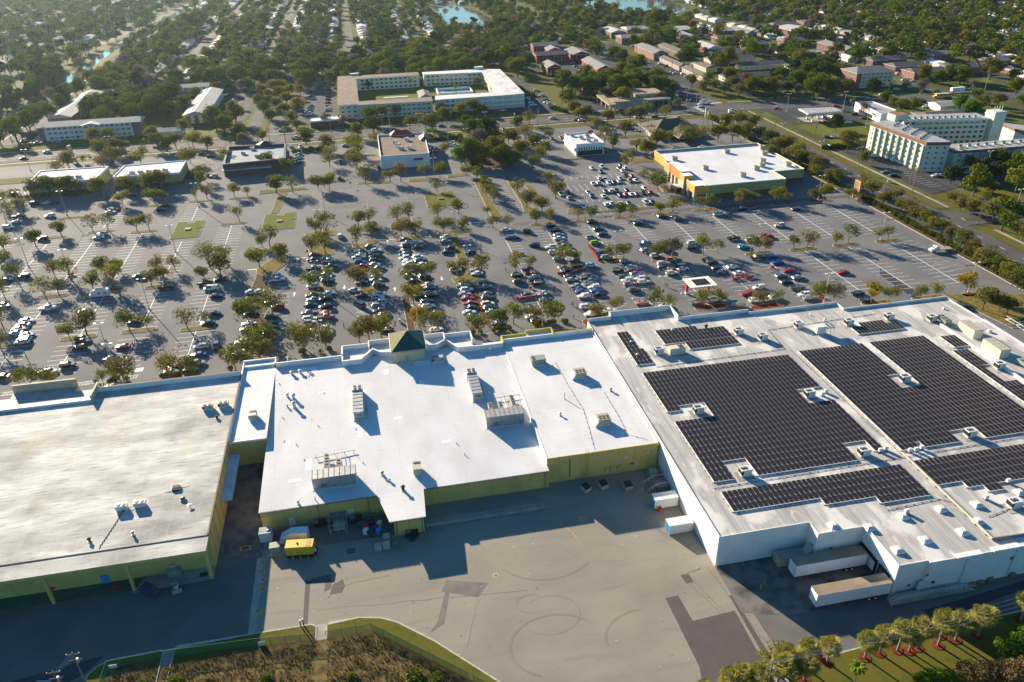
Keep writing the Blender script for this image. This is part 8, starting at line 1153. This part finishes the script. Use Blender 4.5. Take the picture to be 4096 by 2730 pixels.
for x, y, r, l in CG: o = tag(link('shopping_cart', cm, None, (x, y, 0.06 if y < 135 and x < -40 else 0.0)), l, 'shopping cart', 'red shopping carts'); o.rotation_euler = (0, 0, r)
x, y = at('h', 1312, 1155); tag(link('shopping_cart', cmb, None, (x, y, 0)), 'single blue shopping cart in front of the solar store', 'shopping cart')
for i, (t, x, y, L) in enumerate((('g', 620, 930, 7), ('g', 170, 1175, 9), ('g', 2065, 1003, 5), ('g', 2190, 988, 5), ('g', 1190, 1075, 8), ('g', 1250, 640, 10), ('g', 100, 775, 6), ('g', 1590, 965, 5), ('f', 2320, 790, 6), ('h', 90, 930, 7))):
    x, y = at(t, x, y); b = MB(); [b.bar((sx*L/2, sy*1.3, 0), (sx*L/2, sy*1.3, 1.0), .04, 'galv') for sx in (-1, 0, 1) for sy in (-1, 1)]; [b.bar((-L/2, sy*1.3, z), (L/2, sy*1.3, z), .035, 'galv') for sy in (-1, 1) for z in (.5, 1.0)]; b.bar((-L/2, 0, 0), (-L/2, 0, 2.4), .04, 'galv'); b.box(-L/2-.04, -L/2+.04, -.3, .3, 1.8, 2.5, 'red'); tag(b.build('cart_corral', None, (x, y, 0)), 'grey pipe cart corral with a small red sign, %s of the set' % nth(i), 'cart corral', 'cart corrals')
# people: one skinned body each, clothes as children
def skin(name, verts, edges, radii, m, root=0):
    me = bpy.data.meshes.new(name); me.from_pydata(verts, edges, []); ob = bpy.data.objects.new(name, me); COL.objects.link(ob); md = ob.modifiers.new('s', 'SKIN'); md.use_smooth_shade = True
    for i, r in enumerate(radii): me.skin_vertices[0].data[i].radius = (r, r*0.85)
    me.skin_vertices[0].data[root].use_root = True; sb = ob.modifiers.new('d', 'SUBSURF'); sb.levels = 1; sb.render_levels = 1
    dg = bpy.context.evaluated_depsgraph_get(); out = bpy.data.meshes.new_from_object(ob.evaluated_get(dg)); bpy.data.objects.remove(ob); out.name = name; out.materials.clear(); out.materials.append(MATS[m])
    return out
mat('skin', (0.42, 0.24, 0.16), 0.6); mat('hair', (0.03, 0.02, 0.012), 0.8); mat('denim', (0.03, 0.05, 0.10), 0.85); mat('shirt_blue', (0.06, 0.16, 0.42), 0.85); mat('shirt_red', (0.45, 0.03, 0.03), 0.85); mat('shirt_dark', (0.03, 0.03, 0.035), 0.85); mat('shirt_green', (0.05, 0.2, 0.06), 0.85); mat('shirt_white', (0.6, 0.6, 0.58), 0.85)
PV = [(0, 0, .95), (0, 0, 1.2), (0, 0, 1.42), (.02, 0, 1.52), (.03, 0, 1.66), (.03, 0, 1.76), (0, .19, 1.42), (.03, .25, 1.15), (.16, .24, .95), (.20, .24, .88), (0, -.19, 1.42), (-.05, -.25, 1.15), (.05, -.24, .93), (.09, -.24, .86), (0, .09, .9), (.12, .1, .5), (.02, .1, .08), (.2, .1, .04), (0, -.09, .9), (-.06, -.1, .5), (-.22, -.1, .1), (-.08, -.1, .04)]
PE = [(0, 1), (1, 2), (2, 3), (3, 4), (4, 5), (2, 6), (6, 7), (7, 8), (8, 9), (2, 10), (10, 11), (11, 12), (12, 13), (0, 14), (14, 15), (15, 16), (16, 17), (0, 18), (18, 19), (19, 20), (20, 21)]
PR = [.13, .12, .13, .055, .10, .07, .06, .045, .035, .03, .06, .045, .035, .03, .085, .055, .04, .035, .085, .055, .04, .035]
body_me = skin('body', PV, PE, PR, 'skin'); SHI = {c: skin('shirt', [PV[i] for i in (0, 1, 2, 6, 7, 10, 11)], [(0, 1), (1, 2), (2, 3), (3, 4), (2, 5), (5, 6)], [.155, .15, .155, .085, .065, .085, .065], c) for c in ('shirt_blue', 'shirt_red', 'shirt_dark', 'shirt_green', 'shirt_white')}
trou = skin('trousers', [PV[i] for i in (0, 14, 15, 16, 18, 19, 20)], [(0, 1), (1, 2), (2, 3), (0, 4), (4, 5), (5, 6)], [.15, .11, .08, .065, .11, .08, .065], 'denim'); hb = MB(); hb.cyl(.02, 0, 1.66, 1.80, .115, 'hair', .07, 8); hair = hb.mesh('hair')
PP = [('f', 808, 1440, 'shirt_red', 'walking alone left of the green tower'), ('f', 1323, 1350, 'shirt_green', 'pushing a laden cart right of the tower'), ('f', 735, 1105, 'shirt_blue', 'beside a white sedan left of the tower'), ('f', 1717, 1315, 'shirt_dark', 'standing by a silver sedan near the brown strip'), ('f', 2295, 925, 'shirt_green', 'walking at the edge of the right-hand lots'), ('f', 1145, 775, 'shirt_dark', 'behind a white sedan in the double row'), ('g', 1412, 1070, 'shirt_dark', 'left of a couple by the kiosk'), ('g', 1427, 1070, 'shirt_blue', 'right of a couple by the kiosk'), ('g', 548, 1245, 'shirt_red', 'in red at the solar store front, left'), ('g', 562, 1245, 'shirt_red', 'in red at the solar store front, right'), ('g', 597, 1280, 'shirt_blue', 'in blue before the white suv'), ('g', 563, 1355, 'shirt_red', 'nearest the solar store corner'), ('g', 537, 1105, 'shirt_blue', 'between parked cars left of a black suv'), ('g', 2250, 868, 'shirt_dark', 'crossing the aisle right of the kiosk'), ('g', 1270, 268, 'shirt_green', 'by a white suv near the orange entrance'), ('g', 1100, 185, 'shirt_blue', 'beside a black suv in the upper lot'), ('g', 795, 800, 'shirt_red', 'pushing the long red cart train'), ('h', 73, 525, 'shirt_dark', 'behind the white suv alone in the right rows'), ('d', 325, 1285, 'shirt_dark', 'on the pavement by the cross road')]
for i, (t, x, y, c, l) in enumerate(PP):
    gx, gy = at(t, x, y); o = empty('person', (gx, gy, 0), 'person with %s top and dark trousers %s' % (c[6:], l), 'person', 'people in the parking lot', i*1.7); link('body', body_me, o); link('shirt', SHI[c], o); link('trousers', trou, o); link('hair', hair, o)
gx, gy = at('f', 1323, 1395); b = MB(); b.box(-.35, .35, -.7, .7, .3, 1.0, 'unit_green'); b.box(-.3, .3, -.6, .6, 1.0, 1.35, 'cardboard'); [b.bar((sx*.3, sy*.6, .08), (sx*.34, sy*.6, .08), .08, 'black') for sx in (-1, 1) for sy in (-1, 1)]; tag(b.build('goods_cart', None, (gx, gy, 0)), 'laden goods trolley pushed by a person right of the green tower', 'trolley')
# signs
def sign(t, x, y, w, h, H, m, face, label, rz=0, d=0.5, marks=None):
    gx, gy = at(t, x, y); o = empty('pylon_sign', (gx, gy, 0), label, 'sign', None, rz); b = MB(); [b.box(s*w/2-.35 if s > 0 else -w/2-.05, s*w/2+.05 if s > 0 else -w/2+.35, -d/2, d/2, 0, H, m) for s in (-1, 1)]; b.box(-w/2, w/2, -d/2, d/2, H-.5, H, m); b.build('frame', o); b = MB(); b.box(-w/2+.36, w/2-.36, -d/2+.08, d/2-.08, H-h, H-.51, face)
    for i in range(3): b.box(-w/2+.6, w/2-.6, -d/2+.05, -d/2+.078, H-1.5-i*h/4.2, H-1.0-i*h/4.2, marks or 'red')
    b.build('face', o)
sign('h', 800, 258, 4.2, 6.5, 8.5, 'orange', 'roof_tan', 'orange-framed shopping centre sign at the far right corner of the lot', rz=1.57)
sign('a', 670, 1480, 3.4, 6.5, 8.8, 'orange', 'trim_white', 'orange-framed shopping centre sign by the road at the far left', rz=1.2)
sign('c', 25, 1170, 2.4, 5, 8.5, 'unit_white', 'unit_beige', 'tall pale sign beside the road above the diner', rz=1.4); sign('c', 1508, 945, 2.4, 2.2, 7, 'metal_green', 'G' and 'metal_green', 'green bank sign on a white pole at the corner lawn', marks='trim_white'); sign('c', 1785, 1090, 2.2, 2.4, 7, 'unit_white', 'navy', 'purple and white sign on a tall pole by the crossing', marks='trim_white'); sign('d', 2340, 620, 1.6, 2.2, 6, 'unit_white', 'unit_white', 'white and red fuel sign near the upper right edge') if 0 else None
def smallsign(t, x, y, H, m, label, w=.55):
    gx, gy = at(t, x, y); b = MB(); b.cyl(0, 0, 0, H, .045, 'galv'); b.bar((0, -.03, H), (0, -.06, H), w*.62, m, n=8); tag(b.build('road_sign', None, (gx, gy, 0)), label, 'sign', 'small signs on posts')
for i, (t, x, y) in enumerate((('f', 478, 790), ('f', 1290, 625), ('f', 872, 155))): smallsign(t, x, y, 2.4, 'red', 'red octagonal stop sign on a grey post, %s' % ('left, before the tower rows', 'right, before the tower rows', 'by the far entrance')[i], .8)
for i, (t, x, y) in enumerate((('g', 585, 445), ('g', 1343, 390), ('g', 965, 430), ('g', 1698, 370), ('g', 2067, 320), ('h', 1300, 190), ('h', 1450+70, 205), ('g', 172, 490))): smallsign(t, x, y, 2.6, 'blue_paint' if i % 2 == 0 else 'unit_white', 'small rectangular sign post on the far islands, %s' % nth(i))
# fuel price and monument marks
for t, x, y, l in (('c', 320, 1170, 'tiny red and white sign by the pavement above the diner'), ('a', 815, 1440, 'white board sign on the road verge at the left'), ('b', 1978, 1205, 'white board sign on the verge beyond the restaurant'), ('h', 1108, 110, 'white utility box on the verge of the cross road')):
    gx, gy = at(t, x, y); b = MB(); b.box(-.9, .9, -.15, .15, .3, 1.5, 'unit_white'); b.box(-.7, -.6, -.1, .1, 0, .3, 'steel_dark'); b.box(.6, .7, -.1, .1, 0, .3, 'steel_dark'); tag(b.build('board_sign', None, (gx, gy, 0)), l, 'sign')
gx, gy = at('c', 1315, 1095); b = MB(); b.box(-2.2, 2.2, -1, 1, 2.5, 2.7, 'roof_tan'); [b.bar((sx*2, sy*.9, 0), (sx*2, sy*.9, 2.5), .07, 'steel_dark') for sx in (-1, 1) for sy in (-1, 1)]; b.box(-2, 2, .8, .9, .4, 2.2, 'glass_blue'); b.box(-1.5, 1.5, .2, .6, .4, .5, 'wood'); tag(b.build('bus_shelter', None, (gx, gy, 0)), 'bus shelter with a tan roof on the verge near the brown hip roof', 'bus shelter')
# utility poles and wires
def upole(x, y, H, label, m='pole_wood', r=.17, arms=1, group='utility poles'):
    o = empty('utility_pole', (x, y, 0), label, 'utility pole', group); b = MB(); b.cyl(0, 0, 0, H, r, m, r*.65, 8); b.build('pole', o); b = MB(); [b.bar((-1.1, 0, H-.5-k*1.4), (1.1, 0, H-.5-k*1.4), .06, m) for k in range(arms)]; [b.cyl(sx, 0, H-.5, H-.2, .07, 'unit_white', n=6) for sx in (-1, 0.0, 1)]; b.build('crossarm', o)
    b = MB(); b.cyl(.32, 0, H-2.6, H-1.6, .24, 'steel', n=8); b.build('transformer', o)
def wire(a, c, za, zc, label, off=0.0, m='galv', r=.02, sag=.9):
    b = MB(); n = 8; P = [(a[0]+(c[0]-a[0])*i/n+off, a[1]+(c[1]-a[1])*i/n, za+(zc-za)*i/n-sag*4*(i/n)*(1-i/n)) for i in range(n+1)]
    for p, q in zip(P[:-1], P[1:]): b.bar(p, q, r, m, n=3)
    tag(b.build('overhead_wire'), label, 'wire', 'overhead wires')
ys = [180, 222, 262, 305, 348, 392, 436, 478, 520, 562, 604, 646, 690, 734, 790, 850]
for i, y in enumerate(ys):
    x = 249.5 if y < 480 else 248 if y < 700 else 241
    upole(x, y, 12, 'wooden utility pole on the right verge of the cross road, %s from the near end' % nth(i), arms=1+(i % 2))
    if i:
        x0 = 249.5 if ys[i-1] < 480 else 248 if ys[i-1] < 700 else 241
        for k, off in enumerate((-.9, 0, .9)): wire((x0, ys[i-1]), (x, y), 11.4, 11.4, '%s wire of the cross road line, span %s from the near end' % (('left', 'middle', 'right')[k], nth(i-1)), off)
for i, (t, x, y) in enumerate((('b', 1235, 1230), ('c', 238, 1160), ('a', 150, 1200), ('c', 158, 1040), ('c', 1690, 975), ('c', 1278, 1000), ('b', 375, 1200), ('d', 1990, 830))): gx, gy = at(t, x, y); upole(gx, gy, 15 if i == 0 else 11, 'pale utility pole along the wide road, entry %s' % nth(i), 'pole_conc', .2, 2)
for i, (t, x, y, H) in enumerate((('a', 140, 790, 26), ('a', 545, 575, 27), ('a', 820, 440, 27), ('a', 1050, 345, 28), ('a', 1247, 275, 28), ('a', 1410, 200, 28), ('a', 1525, 90, 28), ('a', 1410, 305, 20), ('a', 1255, 350, 20))):
    gx, gy = at(t, x, y); o = empty('power_pylon_pole', (gx, gy, 0), 'tall slim grey power pole along the canal road, %s from the near end' % nth(i), 'power pole', 'tall power poles by the canal'); b = MB(); b.cyl(0, 0, 0, H, .38, 'galv', .18, 8); b.build('pole', o); b = MB(); [b.bar((0, 0, H-1-k*2.6), (2.2, 0, H-.6-k*2.6), .09, 'galv') for k in range(3)]; b.build('crossarm', o)
upole(-58.6, 100.9, 11.4, 'wooden utility pole with many insulators at the bottom left corner, taller one', r=.2, arms=2); upole(-61.2, 98.4, 10.6, 'wooden utility pole with tangled fittings at the bottom left corner, lower one', r=.18, arms=2); upole(56.4, 74.6, 10.8, 'wooden utility pole rising among the palms at the bottom right', r=.18, arms=2)
for k in range(4): wire((-59.5+k*.35, 100.9), (-61.6+k*.35, 98.4), 10.8, 10.1, 'short slack wire between the two bottom left poles, %s' % nth(k), r=.015, sag=.5)
for k in range(4): wire((56.4, 74.6+k*.3), (130, 77+k*1.2), 10.4-k*.3, 10.2, 'long wire leaving the bottom right pole to the right, %s' % nth(k), r=.02, sag=1)
# green chain-link fence
def fence(pts, H, label, sp=2.9, m='fence_green', name='chain_link_fence'):
    o = empty(name, (pts[0][0], pts[0][1], .15), label, 'fence', 'green chain-link fence runs'); ox, oy = pts[0]
    mesh = MB(); n = 0; rail = MB(); P = []
    for a, c in zip(pts[:-1], pts[1:]):
        L = math.hypot(c[0]-a[0], c[1]-a[1]); k = max(1, round(L/sp)); P += [(a[0]+(c[0]-a[0])*i/k-ox, a[1]+(c[1]-a[1])*i/k-oy) for i in range(k)]
        rail.bar((a[0]-ox, a[1]-oy, H), (c[0]-ox, c[1]-oy, H), .035, m); w = int(L/.2)
        d = ((c[0]-a[0])/L, (c[1]-a[1])/L)
        for i in range(w):
            for s in (-1, 1):
                u0 = i*.2; u1 = u0+s*H*.75
                if not 0 <= u1 <= L: u1c = max(0, min(L, u1)); h1 = H*abs(u1c-u0)/(H*.75); u1 = u1c
                else: h1 = H
                if h1 > .1: mesh.bar((a[0]-ox+d[0]*u0, a[1]-oy+d[1]*u0, .03), (a[0]-ox+d[0]*u1, a[1]-oy+d[1]*u1, h1), .02, m, n=3)
    P.append((pts[-1][0]-ox, pts[-1][1]-oy))
    for x, y in P: b = MB(); b.cyl(0, 0, 0, H+.08, .045, m, n=6); b.build('post', o, (x, y, 0))
    mesh.build('mesh', o); rail.build('rail', o)
fence([(-57.2, 98), (-57.0, 106.2), (-47.5, 106.4), (-30.8, 105.6), (-19.7, 104.5)], 1.9, 'green chain-link fence, left run before the drain channel'); fence([(-17.7, 104.5), (-9.2, 104.5), (8.2, 89.3), (26, 72)], 1.9, 'green chain-link fence, right run bending along the yard kerb')
b = MB(); b.box(-47.7, -45.9, 96, 108.4, .0, .05, 'concrete'); b.box(-19.6, -17.9, 92, 108.2, 0, .05, 'concrete'); b.box(-47.85, -47.65, 96, 108, .05, .3, 'curb'); b.box(-45.95, -45.8, 96, 108, .05, .3, 'curb'); S('drain_channel', b)
for i, (x, y) in enumerate(((-22.6, 108.3), (-22.1, 108.5))): b = MB(); b.cyl(0, 0, 0, 1.7, .13, 'steel_dark', n=8); b.cyl(0, 0, 1.7, 1.8, .17, 'unit_white', n=8); tag(b.build('short_post', None, (x, y, .15)), 'short grey post at the kerb, %s of a pair' % ('left', 'right')[i], 'post')
b = MB(); b.box(-.2, .2, -.1, .1, .3, 1, 'unit_white'); b.box(-.6, .6, -.03, .03, 0, 1.1, 'unit_white'); tag(b.build('notice_board', None, (-29.6, 105.3, .15)), 'pale notice board on the green fence', 'sign'); b = MB(); b.box(-.7, .7, -.05, .05, .2, 1.0, 'unit_white'); tag(b.build('notice_board', None, (-56.0, 105.9, .15)), 'pale notice board at the left corner of the green fence', 'sign')
rb = random.Random(5); b = MB()
for i in range(150): x, y = rb.uniform(-30, 60), rb.uniform(84, 133); s = rb.uniform(.04, .13); b.box(x-s, x+s, y-s*.6, y+s*.6, 0.0, .03, ('patch', 'patch_mid', 'unit_white', 'rust')[i % 4 if i % 9 else 2])
tag(b.build('litter'), kind='stuff')
# ================================================================ suburb: houses and woodland
def project(x, y, z=0):
    q = Vector((x, y, z-CAMH)); d = q.dot(FWD)
    return (CX+FPX*q.dot(RGT)/d, CY-FPX*q.dot(UPV)/d) if d > 1 else (-9999, 0)
def seen_(x, y, mg=160): px, py = project(x, y, 4); return -mg < px < 4096+mg and py > -mg*0.6
BOX = [(-140, 60, 380, 478), (60, 232, 200, 478), (-300, 240, 60, 470), (-600, 900, 472, 506), (222, 249, -100, 760), (228, 242, 735, 1320), (-204, -134, 505, 560), (-206, -186, 560, 652), (-134, -76, 505, 632), (-162, -110, 640, 662), (-204, -168, 650, 670), (-205, -198, 500, 540), (-60, -48, 505, 700), (-73, -65, 505, 700), (-47, 54, 503, 640), (48, 116, 510, 640), (112, 134, 505, 632), (150, 212, 596, 668), (155, 212, 684, 772), (156, 226, 498, 538), (246, 300, 400, 506), (246, 345, 300, 400), (262, 345, 425, 482), (300, 372, 320, 395), (336, 396, 408, 456), (-256, -222, 480, 850), (300, 700, 440, 476), (256, 300, 430, 482), (246, 256, 505, 690), (284, 292, 190, 300), (246, 290, 196, 298), (162, 226, 668, 684)]
for x0, x1, y0, y1 in [(q[0]-3, q[1]+3, q[2]-3, q[3]+3) for q in BR]: BOX.append((x0, x1, y0, y1))
BOX += [(353, 390, 516, 544), (312, 345, 580, 606), (322, 356, 622, 642), (400, 412, 500, 560), (446, 456, 500, 700)]
STR = [(-79, 780, 1500, 4), (-3.5, 760, 1600, 4), (72, 830, 1600, 4.5), (-157, 690, 1500, 4), (148, 1180, 1600, 4), (402, 480, 1300, 4), (485, 480, 1100, 4), (-56, 640, 800, 5)]
HSTR = [(660, -260, -16, 5), (848, -225, 150, 4), (1186, -228, 340, 4), (880, 310, 600, 4), (1000, 330, 640, 4)]
def pond(x, y): return (104 < x < 173 and 955 < y < 1185) or (338 < x < 452 and 960 < y < 1255)
def west(y): return -243-12 if y < 850 else -262 if y < 1000 else -256 if y < 1150 else -246
def clear(x, y, r=0.0):
    for a, c, d, e in BOX:
        if a-r < x < c+r and d-r < y < e+r: return False
    for sx, a, c, w in STR:
        if abs(x-sx) < w+r and a < y < c: return False
    for sy, a, c, w in HSTR:
        if abs(y-sy) < w+r and a < x < c: return False
    if pond(x, y): return False
    if y > 470 and abs(x+(241 if y < 760 else 247 if y < 1060 else 237)) < 11+r: return False
    cw = -295+(y-700)*0.071 if y < 883 else -282+(y-883)*0.077
    if y > 690 and abs(x-cw) < 7+r: return False
    return True
HOUSES = []; HT = {}
def house_set(w, d, roof, wall, hip):
    k = (w, d, roof, wall, hip)
    if k in HT: return HT[k]
    a = MB(); a.box(-w/2, w/2, -d/2, d/2, 0, 2.8, wall); a.box(w/2-4, w/2+2.5, -d/2-2, -d/2+0.5, 0, 2.7, wall); b = MB(); gable(b, -w/2, w/2, -d/2, d/2, 2.8, 1.5, roof, wall, 'x', .7, hip); gable(b, w/2-4.2, w/2+2.7, -d/2-2, -d/2+3, 2.75, 1.1, roof, wall, 'y', .5, 0); dr = MB(); dr.box(-.5, .5, -d/2-.05, -d/2, 0, 2.1, 'black'); g = MB(); g.box(w/2-3.4, w/2+1.8, -d/2-2.06, -d/2-2.0, .2, 2.2, 'unit_white')
    wd = MB(); wd.box(-.8, .8, -.05, .03, 1.0, 2.1, 'glass'); HT[k] = (a.mesh('wall'), b.mesh('roof'), dr.mesh('door'), g.mesh('garage_door'), wd.mesh('window')); return HT[k]
RH = random.Random(31); RF = ['shingle_light', 'shingle_grey', 'shingle_white', 'shingle_brown', 'shingle_light', 'roof_grey', 'shingle_white', 'shingle_grey']; WF = ['wall_white', 'wall_cream', 'wall_tan', 'wall_mint', 'wall_white', 'brick_pink']
cand = []
for sx, a, c, w in STR[:-1]+[(-310, 560, 1600, 4), (-385, 560, 1600, 4), (-470, 560, 1600, 4), (225, 800, 1600, 4), (300, 1010, 1600, 4), (560, 480, 1400, 4), (640, 480, 1400, 4), (720, 480, 1400, 4), (800, 700, 1400, 4), (-232, 900, 1500, 3)]:
    for s in (-1, 1):
        y = a+12
        while y < c:
            cand.append((sx+s*(w+12)+RH.uniform(-1, 1), y, s)); y += RH.uniform(19, 25)
for y in range(560, 1100, 23): cand.append((-262-9, y, 1)) if y > 1000 else None; 
for x, y, s in cand:
    if seen_(x, y, 60) and clear(x, y, 8.5) and all((x-h[0])**2+(y-h[1])**2 > 15**2 for h in HOUSES): HOUSES.append((x, y, s))
HOUSES.sort(key=lambda h: h[0]**2+h[1]**2); FARH = HOUSES[290:]; HOUSES = HOUSES[:290]; HOUSES.sort(); print('far houses', len(FARH))
def region(x, y): return ('far' if y > 1000 else 'middle' if y > 740 else 'near')+' '+('suburb beyond the canal' if x < -240 else 'suburb left of centre' if x < -60 else 'suburb behind the courtyard' if x < 100 else 'suburb by the ponds' if x < 232 else 'suburb right of ponds' if x < 420 else 'upper right suburb')
hc = {}
HN = {'shingle_light': 'pale grey', 'shingle_grey': 'mid grey', 'shingle_white': 'white', 'shingle_brown': 'brown', 'roof_grey': 'flat grey'}
for x, y, s in HOUSES:
    rf = RH.choice(RF); wl = RH.choice(WF); w = RH.choice((14, 17)); ms = house_set(w, 9.5, rf, wl, RH.choice((0, 4))); rg = region(x, y); k = hc.get((rf, rg), 0); hc[(rf, rg)] = k+1
    o = empty('suburban_house', (x, y, 0), 'house with %s roof, %s from left, %s' % (HN[rf], nth(k), rg), 'house', 'suburban houses', -s*pi/2+pi+RH.uniform(-.05, .05)); link('wall', ms[0], o); link('roof', ms[1], o)
    if y < 950: link('door', ms[2], o); link('garage_door', ms[3], o); [link('window', ms[4], o, (xx, -4.75, 0)) for xx in (-w/2+2, -w/2+4.6)]
dh = MB()
for x, y, s in FARH:
    a = -s*pi/2+pi; rf = RH.choice(RF); q = MB(); q.box(-7.5, 7.5, -4.7, 4.7, 0, 2.8, RH.choice(WF)); gable(q, -7.5, 7.5, -4.7, 4.7, 2.8, 1.5, rf, 'wall_white', 'x', .7, 3); n = len(dh.v)
    dh.v += [(x+v[0]*cos(a)-v[1]*sin(a), y+v[0]*sin(a)+v[1]*cos(a), v[2]) for v in q.v]; dh.f += [tuple(n+i for i in f) for f in q.f]; dh.m += [dh.mi(q.mats[k]) for k in q.m]
if FARH: tag(dh.build('distant_houses'), kind='stuff')
# trees of the suburb
RWD = random.Random(41); PT = []
def density(x, y): return 1.0 if y > 510 else 0.0
yy = 508.0
while yy < 1750:
    st = 11.0 if yy < 800 else 12.5 if yy < 1150 else 14.5; xx = -1000.0
    while xx < 1300:
        x = xx+RWD.uniform(-.45, .45)*st; y = yy+RWD.uniform(-.45, .45)*st; xx += st
        if not seen_(x, y): continue
        r = 2.5 if y < 900 else 1.5
        if not clear(x, y, r): continue
        if RWD.random() < (.22 if y < 760 else 0.2): continue
        if any((x-h[0])**2+(y-h[1])**2 < 9**2 for h in HOUSES+FARH): continue
        if 240 < x < 500 and y < 900 and RWD.random() < .3: continue
        if 100 < x < 165 and 512 < y < 700 and RWD.random() < .6: continue
        PT.append((x, y))
    yy += st
for x0, x1, y0, y1, n in ((-184, -118, 545, 636, 36), (50, 75, 392, 462, 9), (-96, -78, 508, 545, 5), (246, 300, 60, 190, 20), (256, 300, 212, 250, 9), (262, 310, 284, 300, 0)):
    for _ in range(n): PT.append((RWD.uniform(x0, x1), RWD.uniform(y0, y1)))
PT.sort(key=lambda p: p[0]**2+p[1]**2)
FK = ['olive-green', 'olive-green', 'broad olive-green', 'small olive-green', 'tall olive-green', 'dense dark green', 'greyish bare', 'rust-tinted', 'bright green', 'olive-green']
WT = [0, 1, 2, 3, 4, 9, 0, 1, 2, 4, 5, 6, 6, 8, 9, 0, 1, 4, 9, 2, 3, 5, 0, 1, 2, 3, 7, 9, 4, 5, 6, 2]
NI = 295; cc = {}
BIGS = {0: BIG[0], 1: BIG[1], 2: BIG[2], 3: BIG[3], 4: BIG[4], 9: BIG[5], 5: DARK[0], 6: BARE[0], 7: RUST[0], 8: BRI[0]}
HIT = []
for x, y in sorted(PT[:NI]):
    v = RWD.choice(WT); rg = region(x, y) if y > 510 else 'roadside beyond the cross road'; k = cc.get((FK[v], rg), 0); cc[(FK[v], rg)] = k+1
    o = empty('suburb_tree', (x, y, 0), '%s tree, %s, %s from the left' % (FK[v], rg, nth(k) if k < 60 else 'another'), 'tree', 'trees of the suburb', RWD.uniform(0, 6.3), RWD.uniform(.8, 1.2)); c, t = BIGS[v]; link('crown', c, o); link('trunk', t, o)
# the remaining woodland reads as one mass
lib = bpy.data.collections.new('woodland_kinds')
for c, t, i in FAR:
    b = bpy.data.meshes.new('woodland_tree'); vs = []; fs = []; mi = []; mats = []
    for me in (c, t):
        base = len(vs); vs += [tuple(v.co) for v in me.vertices]; mo = len(mats); mats += list(me.materials)
        for p in me.polygons: fs.append(tuple(base+j for j in p.vertices)); mi.append(mo+p.material_index)
    b.from_pydata(vs, [], fs); [b.materials.append(m) for m in mats]; b.polygons.foreach_set('material_index', mi)
    lib.objects.link(bpy.data.objects.new('woodland_tree_%02d' % i, b))
pts = PT[NI:]; me = bpy.data.meshes.new('woodland'); me.from_pydata([(x, y, 0) for x, y in pts], [], [])
for nm, ty, vals in (('idx', 'INT', [RWD.choice(WT) for _ in pts]), ('rot', 'FLOAT', [RWD.uniform(0, 6.28) for _ in pts]), ('scl', 'FLOAT', [RWD.choice((.7, .8, .9, 1.0, 1.1, 1.25)) for _ in pts])):
    at_ = me.attributes.new(nm, ty, 'POINT'); at_.data.foreach_set('value', vals)
wood = bpy.data.objects.new('woodland', me); COL.objects.link(wood); tag(wood, kind='stuff')
ng = bpy.data.node_groups.new('scatter', 'GeometryNodeTree'); ng.interface.new_socket('Geometry', in_out='INPUT', socket_type='NodeSocketGeometry'); ng.interface.new_socket('Geometry', in_out='OUTPUT', socket_type='NodeSocketGeometry')
N = ng.nodes; gi = N.new('NodeGroupInput'); go = N.new('NodeGroupOutput'); ci = N.new('GeometryNodeCollectionInfo'); ci.inputs[0].default_value = lib; ci.inputs['Separate Children'].default_value = True; ci.inputs['Reset Children'].default_value = True
ip = N.new('GeometryNodeInstanceOnPoints'); ip.inputs['Pick Instance'].default_value = True; mp_ = N.new('GeometryNodeMeshToPoints')
def na(nm, ty): a = N.new('GeometryNodeInputNamedAttribute'); a.data_type = ty; a.inputs['Name'].default_value = nm; return a
ia, ra, sa = na('idx', 'INT'), na('rot', 'FLOAT'), na('scl', 'FLOAT'); cx_ = N.new('ShaderNodeCombineXYZ'); L_ = ng.links.new
L_(gi.outputs[0], mp_.inputs[0]); L_(mp_.outputs[0], ip.inputs['Points']); L_(ci.outputs[0], ip.inputs['Instance']); L_([s for s in ia.outputs if s.enabled][0], ip.inputs['Instance Index']); L_([s for s in ra.outputs if s.enabled][0], cx_.inputs['Z']); L_(cx_.outputs[0], ip.inputs['Rotation']); L_([s for s in sa.outputs if s.enabled][0], ip.inputs['Scale']); L_(ip.outputs[0], go.inputs[0])
wood.modifiers.new('scatter', 'NODES').node_group = ng
print('trees', len(TREES), 'suburb', len(PT), 'houses', len(HOUSES), 'cars', len(CARS), 'objects', len(bpy.data.objects))
# ================================================================ air
b = MB(); b.box(-9500, 9500, -9500, 14500, -1.2, 123, 'black'); hz = b.build('haze'); tag(hz, kind='stuff')
hm = bpy.data.materials.new('haze'); hm.use_nodes = True; hn = hm.node_tree; hn.nodes.clear(); pv = hn.nodes.new('ShaderNodeVolumePrincipled'); pv.inputs['Density'].default_value = 0.000032; pv.inputs['Color'].default_value = (0.68, 0.86, 1.0, 1); pv.inputs['Anisotropy'].default_value = 0.62
ho = hn.nodes.new('ShaderNodeOutputMaterial'); hn.links.new(pv.outputs[0], ho.inputs['Volume']); hz.data.materials.clear(); hz.data.materials.append(hm)
